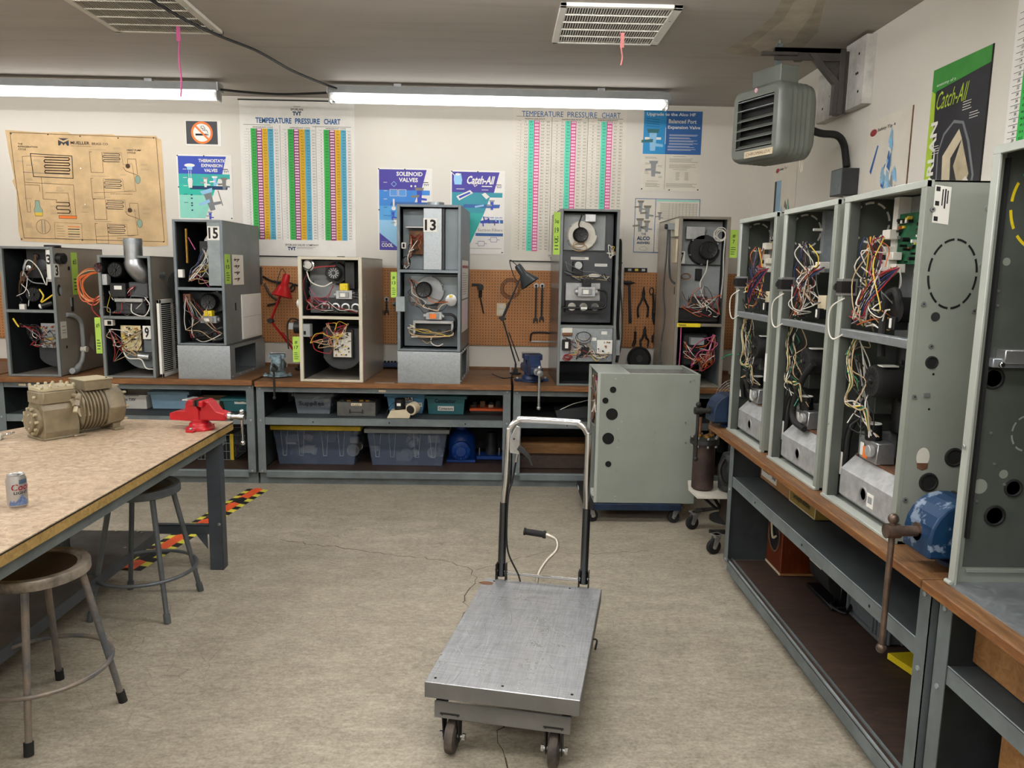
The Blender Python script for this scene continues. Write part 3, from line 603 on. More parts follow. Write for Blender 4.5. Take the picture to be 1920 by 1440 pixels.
def furnace15():
    t = thing('gas_furnace', 'tall grey furnace numbered 15 standing on a galvanised box, white filter on its side', 'furnace', (-2.462, 5.84, .838), -1.5, FG)
    F = Fu(t, .377, 1.205, .80); F.cab('sheet', z0=.262, lipm='sheet_blue', divs=(.69,), lip=.02); plenum(t, .40, .80, .258, -.004)
    F.box('flue_shield', 63, 87, 174, 290, .0, .08, 'steel_light'); F.number('15', 64, 86, 257, 282, -.002)
    F.pipe([(12, 215, .12), (12, 250, .12), (12, 278, .12)], .011, 'brass'); o = MB().ball((58 * U, .2, 252 * U), 20 * U, 'white'); o.build('vent_elbow', t)
    F.box('wiring_box', 36, 66, 188, 256, .12, .3, 'black'); F.box('relay', 44, 60, 232, 246, .09, .12, 'grey_dark'); F.box('switch_box', 6, 15, 188, 203, -.0, .04, 'white')
    F.wires([(50, 240), (46, 215), (40, 200), (22, 182), (60, 180), (58, 215), (26, 190)], 18, WC + ['w_pink', 'w_blue'], 51, (.03, .11)); F.pipe([(18, 262, .1), (30, 240, .1)], .004, 'w_pink', 'wire'); F.pipe([(58, 244, .07), (46, 214, .06), (24, 184, .03)], .004, 'w_white', 'wire'); F.pipe([(60, 244, .07), (50, 214, .05), (30, 186, .03)], .004, 'w_white', 'wire')
    F.box('back_sheet', 5, 86, 66, 160, .2, .21, 'inner_shade'); F.fan(52, 143, 16, .14, d=.06); F.volute(60, 143, 18, .15, 'grey_dark', .03); F.valve(53, 112, 30, 16, .06, 'yellow', 'grey_plastic')
    o = MB(); o.tube([(20 * U, .08, 78 * U), (50 * U, .05, 82 * U), (80 * U, .05, 96 * U), (82 * U, .06, 78 * U), (60 * U, .06, 70 * U)], .010, 'black', 10, 5); o.build('manifold_pipe', t); F.burners(20, 80, 80, 4, .09, 'iron', 6, 'grey_dark')
    F.wires([(14, 155), (20, 110), (14, 90), (40, 110), (24, 76), (70, 70), (52, 130), (76, 84)], 18, ['w_white', 'w_black', 'w_black', 'w_grey', 'w_red', 'w_tan'], 52, (.02, .09)); F.box('spring_block', 8, 22, 142, 158, .05, .09, 'rust')
    F.sticker(.015, .13, .73, .955, 0, t=['#', '15'], side=.377)
    o = MB(); p = Plane((.377, .165, .955), (0, 1, 0), (0, 0, -1)); o.rect(p, 0, 0, .24, .235, 'paper', .002)
    for i in range(4): o.line(p, [(.04, .04 + i * .05), (.15, .035 + i * .05), (.1, .055 + i * .05)], .008, 'ink_brown', .003); o.disc(p, .06 + .02 * i, .04 + i * .05, .012, 'ink_brown', .0031)
    o.build('paper_sheet', t, 'taped sheet of small diagrams')
    o = MB(); o.box(.377, .387, .33, .78, .28, .64, 'white'); o.box(.387, .389, .35, .76, .455, .462, 'offwhite').box(.387, .3885, .345, .765, .295, .625, 'paper_white'); o.build('filter_panel', t, 'white filter panel', bevel=.002)
    o = MB(); o.box(.377, .379, .2, .22, .52, .58, 'void'); o.build('side_slot', t)
    o = MB()
    for k in range(4): o.tube([(-.005, .2, .8 + .02 * k), (-.06 - .015 * k, .16, .78), (-.075 - .01 * k, .14, .66), (-.045, .14, .52), (-.02, .15, .5)], .005, 'black', 6, 5)
    o.box(-.04, 0, .12, .2, .68, .8, 'grey_plastic'); o.build('power_cord', t, 'looped black power cord')
furnace15()

def furnace17():
    t = thing('gas_furnace', 'cream-framed furnace standing between the pale blue vise and the furnace numbered 13', 'furnace', (-1.53, 5.84, .83), -2.5, FG)
    F = Fu(t, .487, .955, .80); F.cab('sheet_tan', lipm='sheet_cream', divs=(.495,), lip=.026); F.box('back_sheet', 6, 113, 126, 226, .22, .23, 'grey_plastic')
    F.volute(60, 203, 19, .16, 'black', .05); F.fan(60, 203, 13, .15, 'grey_dark', 'alu', .06); F.box('exhaust_duct', 78, 100, 172, 226, .12, .22, 'black', .01)
    o = MB(); o.lathe([(11.5 * U, 0), (11.5 * U, .02), (9 * U, .024), (7 * U, .018), (.0001, .018)], (16 * U, .06, 217 * U), (0, -1, 0), 'chrome'); o.build('pressure_switch', t)
    F.valve(80, 165, 30, 20, .08, 'yellow', 'cast_alu'); F.pipe([(95, 163, .1), (106, 163, .09), (111, 156, .09), (111, 132, .09)], .011, 'black')
    F.box('burner_shelf', 18, 112, 142, 156, .12, .2, 'grey_dark'); F.burners(34, 110, 139, 4, .09, 'black', 8, 'alu'); F.pipe([(26, 212, .05), (40, 214, .04), (66, 216, .06)], .005, 'w_red', 'tube'); F.pipe([(14, 205, .03), (22, 186, .03), (44, 178, .03), (60, 186, .05)], .005, 'w_white', 'tube')
    F.wires([(12, 200), (14, 150), (18, 176), (30, 142), (50, 150), (60, 180), (108, 132)], 15, ['w_red', 'w_red', 'w_white', 'w_black', 'w_pink', 'w_grey'], 61, (.02, .09))
    F.blower(73, 62, 42, 36, 110, 100, .12, 'grey_dark'); F.box('board_bracket', 54, 96, 42, 98, .09, .12, 'black'); F.board(58, 92, 45, 92, .085, 'offwhite', 17, 50); F.box('transformer', 2, 20, 84, 108, .0, .07, 'grey_plastic'); F.box('switch_opening', 8, 12, 88, 95, -.002, .003, 'void', 0)
    F.wires([(50, 110), (44, 90), (22, 74), (60, 60), (88, 108), (80, 88), (66, 84)], 22, ['w_white', 'w_white', 'w_tan', 'w_tan', 'w_yellow', 'w_black', 'w_red', 'w_orange'], 62, (.02, .08), .003, .05)
    o = MB(); [o.cyl((-.02, .10, 100 * U), (-.065 - .002 * i, .10, 100 * U), .05 - i * .012, m) for i, m in enumerate(('black', 'grey_dark'))]; o.box(-.105, -.065, .07, .13, 96 * U, 108 * U, 'grey_plastic'); o.build('outside_motor', t)
    o = MB(); o.cyl((0, .08, 145 * U), (-.03, .08, 145 * U), .035, 'w_white'); o.cyl((0, .08, 145 * U), (-.038, .08, 145 * U), .022, 'grey_plastic'); o.build('side_cap', t)
    MB().tube([(-.03, .12, 112 * U), (-.09, .1, 116 * U), (-.125, .1, 104 * U), (-.125, .1, 80 * U), (-.12, .1, 58 * U)], .006, 'black', 6, 5).build('hanging_chain', t)
    MB().cyl((.3, .12, .955), (.3, .12, .963), .03, 'black').build('top_knockout', t)
    F.sticker(-14, -1, 36, 84, .01, t=['#', '17'])
    MB().box(.487, .489, .02, .025, .0, .4, 'w_pink').box(.487, .49, .1, .13, .62, .68, 'grey_plastic').build('side_trim', t)
furnace17()

def furnace13():
    t = thing('gas_furnace', 'tallest grey furnace, numbered 13, standing on a galvanised box mid bench', 'furnace', (-.778, 5.84, .83), -3, FG)
    F = Fu(t, .484, 1.355, .74); F.cab('sheet_blue', z0=.25, lipm='sheet_blue', divs=(.86,), lip=.022); plenum(t, .486, .74, .246)
    MB().lathe([(.066, 0), (.066, .03), (.058, .03), (.058, .0)], (66 * U, .16, 1.355), (0, 0, 1), 'galvanised').build('flue_collar', t)
    F.box('flue_chase', 48, 82, 212, 324, .02, .2, 'galvanised'); F.box('chase_seam', 82, 87, 212, 324, .03, .2, 'inner_shade'); F.box('side_panel', 87, 113, 212, 324, .06, .08, 'sheet_blue'); F.number('13', 48, 74, 281, 306, .016)
    F.box('back_sheet', 5, 48, 212, 324, .14, .15, 'sheet_blue'); F.box('shelf', 14, 48, 288, 291, .03, .14, 'alu'); F.box('junction_box', 19, 48, 240, 284, .08, .14, 'rust'); F.box('door_switch', 8, 16, 250, 261, .0, .03, 'w_white'); F.box('switch_opening', 10, 14, 252, 259, -.002, .002, 'void', 0)
    F.wires([(24, 276), (26, 252), (40, 268), (40, 250), (22, 244), (22, 222), (10, 216), (44, 278)], 20, ['w_white', 'w_white', 'w_red', 'w_tan', 'w_brown', 'w_black', 'w_orange'], 71, (.02, .08), .003, .02); F.ring_wire(14, 226, 8, .05, 'w_black', 2, 1.6, .003, 3)
    F.box('lower_sheet', 5, 112, 66, 204, .18, .19, 'sheet_blue'); F.box('recess', 18, 108, 150, 200, .165, .18, 'steel_light'); F.volute(56, 174, 25, .11, 'grey_plastic', .06); F.fan(47, 175, 15, .1, 'black', 'iron', .05)
    MB().lathe([(11 * U, 0), (11 * U, .018), (9 * U, .02), (.0001, .02)], (98 * U, .11, 156 * U), (0, -1, 0), 'alu').box(94 * U, 100 * U, .085, .1, 161 * U, 166 * U, 'w_yellow').build('pressure_switch', t)
    F.valve(65, 128, 30, 18, .09, 'grey_dark', 'cast_alu'); MB().rect(FR(58 * U, 130 * U, .074), 0, 0, 12 * U, 9 * U, 'hot_orange').build('valve_label', t); F.pipe([(82, 129, .11), (98, 129, .1), (106, 122, .1), (107, 108, .1), (100, 97, .1)], .010, 'black')
    o = MB(); o.box(27 * U, 103 * U, .06, .17, 112 * U, 117 * U, 'alu').box(27 * U, 103 * U, .12, .17, 90 * U, 112 * U, 'grey_dark').box(27 * U, 103 * U, .06, .17, 90 * U, 93 * U, 'alu').box(27 * U, 31 * U, .06, .17, 90 * U, 116 * U, 'alu').box(99 * U, 103 * U, .06, .17, 90 * U, 116 * U, 'alu')
    for i in range(4): o.cyl(((40 + 17 * i) * U, .13, 97 * U), ((40 + 17 * i) * U, .11, 97 * U), .016, 'iron')
    o.build('burner_box', t)
    F.pipe([(30, 108, .04), (22, 104, .04), (24, 92, .04), (50, 88, .04), (98, 90, .04), (104, 96, .04)], .005, 'w_tan', 'harness'); F.pipe([(30, 92, .05), (60, 91, .05), (96, 93, .05), (104, 104, .06)], .006, 'black', 'harness')
    F.wires([(20, 196), (26, 180), (24, 160), (30, 144), (60, 138), (92, 152)], 14, ['w_brown', 'w_tan', 'w_white', 'w_black', 'w_orange'], 72, (.05, .1)); F.wires([(22, 108), (28, 100), (24, 88), (38, 86), (100, 100), (98, 90)], 10, ['w_white', 'w_yellow', 'w_black', 'w_tan'], 73, (.02, .06)); F.pipe([(62, 88, .05), (62, 76, .04), (74, 70, .04), (84, 74, .05)], .004, 'w_white', 'wire')
    F.box('transformer', -3, 14, 134, 162, -.005, .05, 'steel_light')
    o = MB(); p = Plane((.484, .08, .95), (0, 1, 0), (0, 0, -1)); o.rect(p, 0, 0, .5, .3, 'paper_white', .002).rect(p, .02, .04, .48, .06, 'w_red', .003).rect(p, 0, .31, .5, .56, 'paper_white', .002)
    for i in range(4): o.rect(p, .03 + i * .12, .33, .1 + i * .12, .5, 'pink_pale', .003)
    o.scribble(p, .03, .1, .46, 10, .018, 'ink_grey', .003, random.Random(1), .003); o.build('rating_sheets', t, 'white and red rating sheets')
    F.sticker(-12, -1, 160, 207, .0, t=['#', '13'])
furnace13()

def furnaceF():
    t = thing('gas_furnace', 'dark tall furnace with three round burners, on the bench behind the cart handle', 'furnace', (.458, 5.84, .826), 1.5, FG)
    F = Fu(t, .45, 1.35, .72); F.cab('sheet_dark', lipm='sheet', divs=(.462,), lip=.02, inner='inner_shade'); W = 'grey_plastic'
    F.box('top_recess', 8, 88, 254, 320, .10, .11, 'grey_plastic', .006); F.box('back_sheet', 5, 104, 118, 324, .13, .14, 'sheet_dark'); F.volute(42, 282, 25, .05, 'offwhite', .05); F.fan(38, 282, 14, .05, 'black', 'iron', .05); F.box('bracket', 46, 66, 306, 320, .03, .09, 'alu')
    for a, b, w_ in ((24, 242, 34), (70, 230, 24), (60, 210, 22)): MB().rect(FR(a * U, b * U, .128), 0, 0, w_ * U, 5 * U, 'white').scribble(FR(a * U, b * U, .128), .006, .008, w_ * U - .006, 1, .01, 'ink', .003).build('strip_label', t)
    F.box('rollout_switch', 27, 46, 205, 234, .08, .13, 'black'); MB().cyl((37 * U, .08, 226 * U), (37 * U, .06, 226 * U), 7 * U, 'alu').build('switch_knob', t)
    F.box('burner_plate', 14, 80, 160, 194, .07, .10, 'alu'); F.valve(52, 180, 32, 22, .0, 'black', 'cast_alu')
    o = MB(); o.box(14 * U, 84 * U, .05, .11, 138 * U, 160 * U, 'black'); [o.lathe([(7.5 * U, 0), (7.5 * U, .012), (5.5 * U, .012), (5.5 * U, .002), (.0001, .002)], ((26 + 22 * i) * U, .05, 149 * U), (0, -1, 0), 'chrome', 18) for i in range(3)]; o.build('burner_tray', t)
    F.pipe([(8, 147, .02), (40, 147, .02), (78, 147, .02), (88, 150, .02), (90, 160, .02), (89, 176, .02), (78, 181, .02), (68, 180, .03)], .0085, 'black'); MB().rect(FR(42 * U, 149 * U, .011), 0, 0, 12 * U, 4 * U, 'white').build('pipe_label', t)
    F.wires([(12, 232), (10, 215), (24, 205), (40, 200), (60, 196), (84, 210), (90, 200), (96, 205)], 14, ['w_black', 'w_black', 'w_tan', 'w_white', 'w_grey'], 81, (.02, .08)); F.wires([(96, 262), (100, 250), (92, 244)], 6, ['w_tan', 'w_yellow', 'w_white'], 82, (.01, .05)); F.ring_wire(34, 262, 12, .03, 'w_tan', 2, .5, .003, 2); F.pipe([(40, 318, .04), (34, 300, .02), (40, 290, .0)], .005, 'black', 'wire')
    F.box('lower_sheet', 4, 104, 46, 110, .0, .006, 'galvanised'); Y = -.0
    F.box('terminal_strip', 8, 27, 99, 110, -.02, .0, 'w_white'); F.box('relay', 8, 27, 95, 101, -.025, 0, 'w_brown'); F.box('transformer', 8, 24, 68, 88, -.04, 0, 'black'); MB().rect(FR(13 * U, 84 * U, -.041), 0, 0, 6 * U, 12 * U, 'white').build('maker_label', t); F.box('contactor', 44, 59, 60, 74, -.03, 0, 'black'); F.box('relay', 42, 60, 80, 93, -.03, 0, 'grey_plastic')
    F.board(74, 103, 62, 88, -.02, 'white', 88, 12, 'ignition_module'); [MB().rect(FR(a * U, b * U, -.0005), 0, 0, 11 * U, 6 * U, 'white').build('strip_label', t) for a, b in ((82, 104), (62, 92), (60, 66))]
    F.wires([(12, 94), (30, 90), (32, 70), (20, 60), (36, 88), (50, 92), (52, 62), (60, 64), (80, 58), (96, 58), (36, 56)], 30, ['w_yellow', 'w_black', 'w_white', 'w_red', 'w_tan', 'w_grey'], 83, (-.035, -.005), .0025); F.ring_wire(18, 55, 7, -.02, 'w_red', 4, .6, .003, 6)
    F.ring_wire(50, 94, 14, -.03, 'w_black', 2, .7, .0022, 7)
    F.sticker(-13, -1, 245, 322, .0, t=['Snap', '19', '1-2'])
    o = MB(); o.tube([(.455, .05, 1.12), (.47, .05, 1.1), (.475, .05, .8), (.472, .05, .5), (.485, .05, .3), (.475, .05, .18)], .012, 'black', 8, 5); o.tube([(.46, .04, .9), (.50, .05, .6), (.505, .04, .35), (.48, .04, .2)], .006, 'black', 6, 5); o.box(.455, .49, .02, .07, .24, .36, 'grey_plastic'); o.build('power_cord', t, 'black power cord')
furnaceF()

def furnace7():
    t = thing('gas_furnace', 'beige-framed furnace numbered 7 in the right corner of the back bench', 'furnace', (1.362, 5.84, .826), 0, FG)
    F = Fu(t, .388, 1.31, .76); F.cab('sheet_tan', lipm='sheet_taupe', divs=(.488,), lip=.024, inner='steel'); F.box('back_sheet', 6, 88, 126, 312, .12, .13, 'grey_plastic', 0); F.box('top_plate', 16, 52, 278, 302, .06, .08, 'alu'); F.volute(52, 260, 26, .06, 'black', .06); F.fan(58, 258, 17, .05, 'black', 'iron', .04); F.number('7', 7, 18, 233, 256, .09); F.box('seam', 6, 88, 230, 232, .10, .12, 'black', 0)
    F.ring_wire(80, 288, 10, .05, 'w_white', 5, 1, .0035, 8, 'cord'); F.box('limit_switch', 40, 52, 202, 224, .09, .12, 'black'); F.pipe([(58, 240, .04), (56, 220, .04), (46, 196, .04), (54, 170, .04), (64, 160, .04)], .004, 'w_white', 'wire'); F.pipe([(88, 288, .03), (86, 250, .02), (88, 210, .03), (86, 170, .03)], .004, 'w_white', 'wire')
    F.box('burner_tray', 6, 82, 124, 150, .03, .25, 'black', .01); F.box('gas_valve', 30, 64, 152, 172, .06, .12, 'grey_dark'); F.burners(8, 80, 132, 3, .03, 'iron', 6, 'grey_dark')
    F.wires([(10, 180), (12, 152), (34, 175), (50, 190), (76, 166), (84, 176), (60, 150), (24, 150), (84, 140)], 26, ['w_white', 'w_white', 'w_brown', 'w_black', 'w_orange', 'w_grey', 'w_red'], 91, (.0, .07)); F.ring_wire(18, 210, 8, .05, 'w_brown', 2, .6)
    MB().box(4 * U, 48 * U, -.006, -.002, 115 * U, 122 * U, 'yellow').text(FR(4 * U, 122 * U, -.006), 'WARNING', .01, .006, .017, 'ink', .06, 'l', .02, .001).build('warning_label', t, 'yellow warning label')
    F.box('filter_housing', 24, 70, 40, 100, .1, .3, 'grey_dark', .01); F.box('transformer', 34, 60, 80, 94, .04, .1, 'grey_plastic'); F.box('relay', 38, 52, 66, 76, .05, .1, 'black')
    F.wires([(22, 86), (30, 66), (50, 52), (66, 44), (56, 30), (70, 70), (78, 100), (76, 60), (40, 44)], 30, ['w_orange', 'w_orange', 'w_red', 'w_brown', 'w_white', 'w_black', 'w_pink'], 92, (.0, .09), .003, .05); F.pipe([(12, 114, .0), (12, 60, -.004), (10, 16, .0)], .004, 'w_pink', 'wire')
    o = MB(); o.box(-.03, 0, .02, .2, 1.16, 1.29, 'sheet_cream').box(-.08, -.03, .03, .1, 1.21, 1.26, 'grey_plastic').cyl((-.1, .06, 1.235), (-.08, .06, 1.235), .02, 'grey_dark'); o.box(-.012, 0, .03, .16, .96, 1.14, 'beige'); o.build('junction_box', t, bevel=.003)
    o = MB(); o.tube([(-.06, .06, 1.21), (-.06, .05, 1.1), (-.055, .05, .95), (-.04, .05, .84), (-.005, .04, .80)], .008, 'grey_dark', 8, 5); o.tube([(-.075, .06, 1.21), (-.08, .05, 1.0), (-.09, .05, .75), (-.075, .03, .55), (-.1, .02, .3), (-.09, .0, .15), (-.04, -.03, .03), (.0, -.05, .01)], .006, 'grey_dark', 8, 5); o.build('power_cord', t, 'grey power cords')
    MB().box(-.002, 0, .06, .075, .72, .78, 'void').build('side_slot', t); F.sticker(95, 110, 245, 296, .01, t=['#', '7'])
furnace7()
# ------------------------------------------------------------------ green furnaces on the right bench (front faces the room)
def arc_dashes(o, f, a, b, ra, rb, m, n=8, gap=.25, w=.006, skip=()):     # dashed knock-out; f(a,b)->point
    for i in range(n):
        if i in skip: continue
        t0, t1 = 2 * PI * (i + gap / 2) / n, 2 * PI * (i + 1 - gap / 2) / n; K = 7
        P = [(a + (ra + s * w / 2) * math.cos(t), b + (rb + s * w / 2) * math.sin(t)) for s, ts in ((1, [t0 + (t1 - t0) * j / K for j in range(K + 1)]), (-1, [t1 - (t1 - t0) * j / K for j in range(K + 1)])) for t in ts]
        for j in range(K): o.raw([f(*P[j]), f(*P[j + 1]), f(*P[2 * K - j]), f(*P[2 * K + 1 - j])], [(0, 1, 2, 3)], m)
def fit(t, name, f, label=None): o = MB(); f(o); return o.build(name, t, label)
def side_near(t, w, H):
    x = w; fit(t, 'knockout_ring', lambda o: arc_dashes(o, lambda a, b: (x + .0012, a, b), .104, .896, .077, .108, 'void', 12, .22, .007))
    for y, z, r in ((.066, .613, .017), (.172, .30, .026), (.095, .215, .026)): fit(t, 'grommet', lambda o: grommet(o, x, y, z, r))
    fit(t, 'plugged_hole', lambda o: side_disc(o, x, .063, .76, .015, 'grey_dark')); fit(t, 'sight_hole', lambda o: (side_disc(o, x, .068, .30, .022, 'w_white', ry=.032, e=.001), o.raw([(x + .0016, .049, .28), (x + .0016, .088, .28), (x + .0016, .086, .262), (x + .0016, .07, .255), (x + .0016, .052, .262)], [(0, 1, 2, 3, 4)], 'rust')))
    for y, z in ((.075, .575), (.072, .46)): fit(t, 'screw_hole', lambda o: side_disc(o, x, y, z, .004, 'void'))
    for y, z in ((.02, 1.095), (.195, 1.10), (.196, .925), (.02, .80), (.185, .78), (.058, .665), (.02, .50), (.022, .155)): fit(t, 'screw', lambda o: (o.cyl((x, y, z), (x + .005, y, z), .008, 'alu', n=10), o.cyl((x + .005, y, z), (x + .006, y, z), .003, 'grey_dark', n=8)))
    fit(t, 'cable_clip', lambda o: o.box(x, x + .006, .05, .068, .50, .513, 'alu'))
    o = MB(); p = Plane((x, .022, 1.17), (0, 1, -.12), (0, 0, -1)); o.rect(p, 0, 0, .052, .115, 'white', .0015)
    for i, (a, b, w_, h) in enumerate(((.004, .004, .013, .014), (.004, .048, .013, .014), (.004, .095, .013, .014), (.024, .01, .004, .05), (.032, .008, .005, .06), (.04, .012, .004, .04))): o.rect(p, a, b, a + w_, b + h, 'ink', .002)
    o.build('data_sticker', t, 'white data sticker')
def carrier(k, y0, w, label, seed, board):
    H, D = 1.185, .74
    t = thing('gas_furnace', label, 'furnace', (1.332, y0, .82), -90, 'open green furnaces on the right bench')
    F = Fu(t, w, H, D); o = MB(); th = .006; m = 'sheet_green'
    o.box(0, th, 0, D, 0, H, m).box(w - th, w, 0, D, 0, H, m).box(0, w, D - th, D, 0, H, m).box(0, w, 0, D, 0, th, m).box(0, w, 0, D, H - th, H, m)
    o.box(th, th + .001, .02, D - th, th, H - th, 'inner_green').box(w - th - .001, w - th, .02, D - th, th, H - th, 'inner_shade').box(th, w - th, D - th - .001, D - th, th, H - th, 'inner_shade'); o.build('cabinet', t, bevel=.002)
    e = .0008; o = MB(); o.box(-e, .034, -.004, .012, 0, H, 'sheet_green_edge').box(w - .03, w + e, -.004, .012, 0, H, 'sheet_green').box(-e, w + e, -.006, .02, H - .022, H + e, 'sheet_green_edge').box(0, w, -.012, .03, .0005, .012, 'sheet_green_edge'); o.box(.034, .04, .0, .04, .01, H, 'inner_green')
    for z in (.3, .85): o.cyl((.012, -.004, z), (.012, -.008, z), .006, 'alu', n=8)
    o.build('front_frame', t, bevel=.0015)
    o = MB(); arc_dashes(o, lambda a, b: (th + .0022, a, b), .10, 1.09, .07, .075, 'white', 9, .3, .008); o.build('knockout_ring', t); fit(t, 'hole_plug', lambda o: side_disc(o, th, .055, .92, .014, 'grey_dark', e=.002))  # white dashes paint the light that comes through the knock-out slots
    # galvanised control partition
    x1 = w - .012; o = MB(); o.box(.16 if k != 3 else .13, x1, .165, .17, .64, H - .012, 'galvanised'); o.box(.13, .165, .12, .17, .90, H - .012, 'white' if k == 3 else 'galvanised')
    for i in range(4): o.cyl((x1 - .1 + .03 * (i % 2), .164, .86 + .09 * i), (x1 - .1 + .03 * (i % 2), .160, .86 + .09 * i), .006, 'void', n=8)
    o.build('control_partition', t)
    MB().box(.02, w - .02, .0, .04, .652, .682, 'galvanised').build('divider_bar', t, bevel=.002)
    o = MB(); o.box(.0, .045, -.012, .05, .81, .875, 'alu').box(.004, .05, -.016, .04, .82, .865, 'black'); o.hexa([(-.012, -.014, .832), (.006, -.014, .828), (.006, -.02, .828), (-.012, -.02, .832)], [(-.012, -.014, .845), (.006, -.014, .858), (.006, -.02, .858), (-.012, -.02, .845)], 'black'); o.build('door_switch', t, bevel=.001)
    # control board with connectors
    if board:
        r = random.Random(seed); bx0, bx1, bz0, bz1 = (.17, w - .06, .93, 1.11); o = MB(); o.box(bx0, bx1, .125, .130, bz0, bz1, board)
        for i in range(40):
            x, z = r.uniform(bx0, bx1 - .02), r.uniform(bz0, bz1 - .02); mm = r.choice(['black', 'black', 'iron', 'w_yellow', 'white', 'grey_plastic', 'copper']); 
            if i % 3: o.box(x, x + r.uniform(.006, .02), .125 - r.uniform(.006, .018), .125, z, z + r.uniform(.005, .014), mm)
            else: o.cyl((x, .125, z), (x, .10, z), r.uniform(.004, .008), 'black', n=8)
        for i in range(6): o.box(bx0 + .004 + .016 * i, bx0 + .014 + .016 * i, .108, .125, bz1 - .035, bz1 - .024, 'black' if i % 2 else 'white')
        o.build('control_board', t)
        for i, (a, z, w_, h) in enumerate(((.13, 1.02, .055, .035), (.13, .965, .03, .03), (.17, .945, .05, .028), (.14, .905, .05, .04), (.20, .90, .05, .03))): MB().box(a, a + w_, .085, .12, z, z + h, 'w_white').build('plug', t, bevel=.002)
    else:
        for i, (a, z, w_, h) in enumerate(((.15, .90, .05, .03), (.20, .915, .05, .03), (.11, .89, .04, .03))): MB().box(a, a + w_, .075, .12, z, z + h, 'w_white').build('plug', t, bevel=.002)
        MB().cyl((.14, .16, 1.09), (.14, .08, 1.09), .006, 'white').cyl((.14, .16, .99), (.14, .08, .99), .006, 'white').build('standoff', t)
    o = MB(); o.box(.27, .35, .07, .15, .74, .80, 'beige').box(.25, .275, .08, .14, .745, .795, 'w_red' if k == 2 else 'w_white'); o.build('transformer', t, bevel=.002)
    o = MB(); o.box(.30, .34, .05, .1, .70, .745, 'black').box(.31, .325, .046, .05, .705, .74, 'white'); o.build('limit_switch', t, bevel=.002)
    # coiled tube, inducer motor, ribbed pipe
    if k == 3: MB().tube([(.27, .05, .60), (.262, .05, .68), (.262, .05, .76), (.28, .05, .82), (.31, .06, .835), (.335, .06, .81), (.335, .07, .77)], .014, 'rubber', 10, 6).cyl((.33, .06, .77), (.33, .13, .77), .045, 'black').build('pressure_hose', t)
    else: MB().tube([(.30, .06, .50), (.24, .04, .42), (.16, .04, .28), (.18, .04, .22), (.28, .05, .20)] if k == 2 else [(.26, .05, .42), (.2, .04, .36), (.14, .05, .27)], .014, 'rubber', 10, 6).build('pressure_hose', t)
    x, z, r_ = (.20, .50, .062); o = MB(); o.lathe([(r_, -.1), (r_, 0), (r_ * .92, .012), (r_ * .85, .014), (r_ * .2, .012), (r_ * .18, .02), (.0001, .02)], (x, .07, z), (0, -1, 0), 'rubber', 28)
    for i in range(16):
        a = 2 * PI * i / 16; o.box(.38 * r_, .78 * r_, -.0146, -.0135, -r_ * .045, r_ * .045, 'void', Matrix.Translation((x, .07, z)) @ Matrix.Rotation(a, 4, 'Y'))
    o.cyl((x, .05, z), (x, .045, z), .008, 'chrome', n=10); o.cyl((x, .17, z), (x, .21, z), .08, 'black'); o.build('inducer_motor', t)
    MB().box(x + .01, x + .05, .07, .13, z + r_ - .004, z + r_ + .001, 'white').build('motor_label', t)
    o = MB(); o.lathe([(.034 + .003 * (i % 2), .018 * i * .6) for i in range(34)], (.17, .2, .30), (0, 0, 1), 'black', 18); o.build('ribbed_pipe', t)
    MB().box(.04, .12, .12, .3, .36, .52, 'inner_green').build('collector_box', t, bevel=.003)
    # burner box cover
    P = [(.045, .02), (.03, .035), (.03, .135), (.085, .19), (.26, .19), (.26, .02)]; xa, xb = .075, w - .035
    o = MB().prism(P, lambda a, b, d: (d, a, b), xa, xb, 'cast_alu'); o.box(xa + .01, xb - .01, .08, .2, .188, .197, 'rust'); o.lathe([(.027, 0), (.027, .004), (.022, .004), (.02, -.01), (.0001, -.01)], ((xa + xb) / 2 - .03, .03, .085), (0, -1, 0), 'alu', 24); o.lathe([(.019, .0), (.0001, .0)], ((xa + xb) / 2 - .03, .0285, .085), (0, -1, 0), 'grey_dark', 20)
    if k == 3: o.box((xa + xb) / 2 + .0, (xa + xb) / 2 + .045, .028, .03, .05, .10, 'white').box((xa + xb) / 2 + .008, (xa + xb) / 2 + .037, .027, .028, .065, .09, 'grey_plastic')
    o.build('burner_box', t, 'silver burner box cover')
    o = MB(); o.tube([(.045, .06, .02), (.045, .06, .22), (.05, .07, .30), (.09, .08, .33), (.16, .1, .31)] if k != 1 else [(.04, .06, .2), (.05, .05, .28), (.1, .05, .30), (.14, .06, .24), (.12, .08, .19)], .013, 'black', 10, 5); o.box(.03, .044, .042, .047, .10 if k != 1 else .2, .19 if k != 1 else .27, 'white'); o.build('gas_pipe', t)
    o = MB(); o.hexa([(.15, .06, .20), (.28, .06, .20), (.28, .13, .20), (.15, .13, .20)], [(.15, .07, .275), (.27, .07, .275), (.27, .13, .275), (.15, .13, .275)], 'alu'); o.cyl((.19, .09, .275), (.19, .085, .335), .03, 'black'); o.cyl((.19, .085, .335), (.19, .085, .34), .03, 'white'); o.cyl((.25, .06, .245), (.25, .04, .245), .022, 'cast_alu'); o.box(.155, .18, .058, .062, .21, .26, 'white').box(.18, .215, .057, .062, .205, .25, 'hot_orange' if k == 3 else 'white'); o.build('gas_valve', t, bevel=.003)
    o = MB(); o.box(.10, .15, .08, .2, .19, .29, 'galvanised'); o.build('valve_bracket', t)
    # wiring, hubs in metres
    Rn = random.Random(seed * 7); m_ = lambda a, b: (a / U, b / U)
    A = [m_(.14, .92), m_(.15, 1.03), m_(.11, .84), m_(.09, .79), m_(.13, .77), m_(.10, .70), m_(.26, .92), m_(.30, .77)]
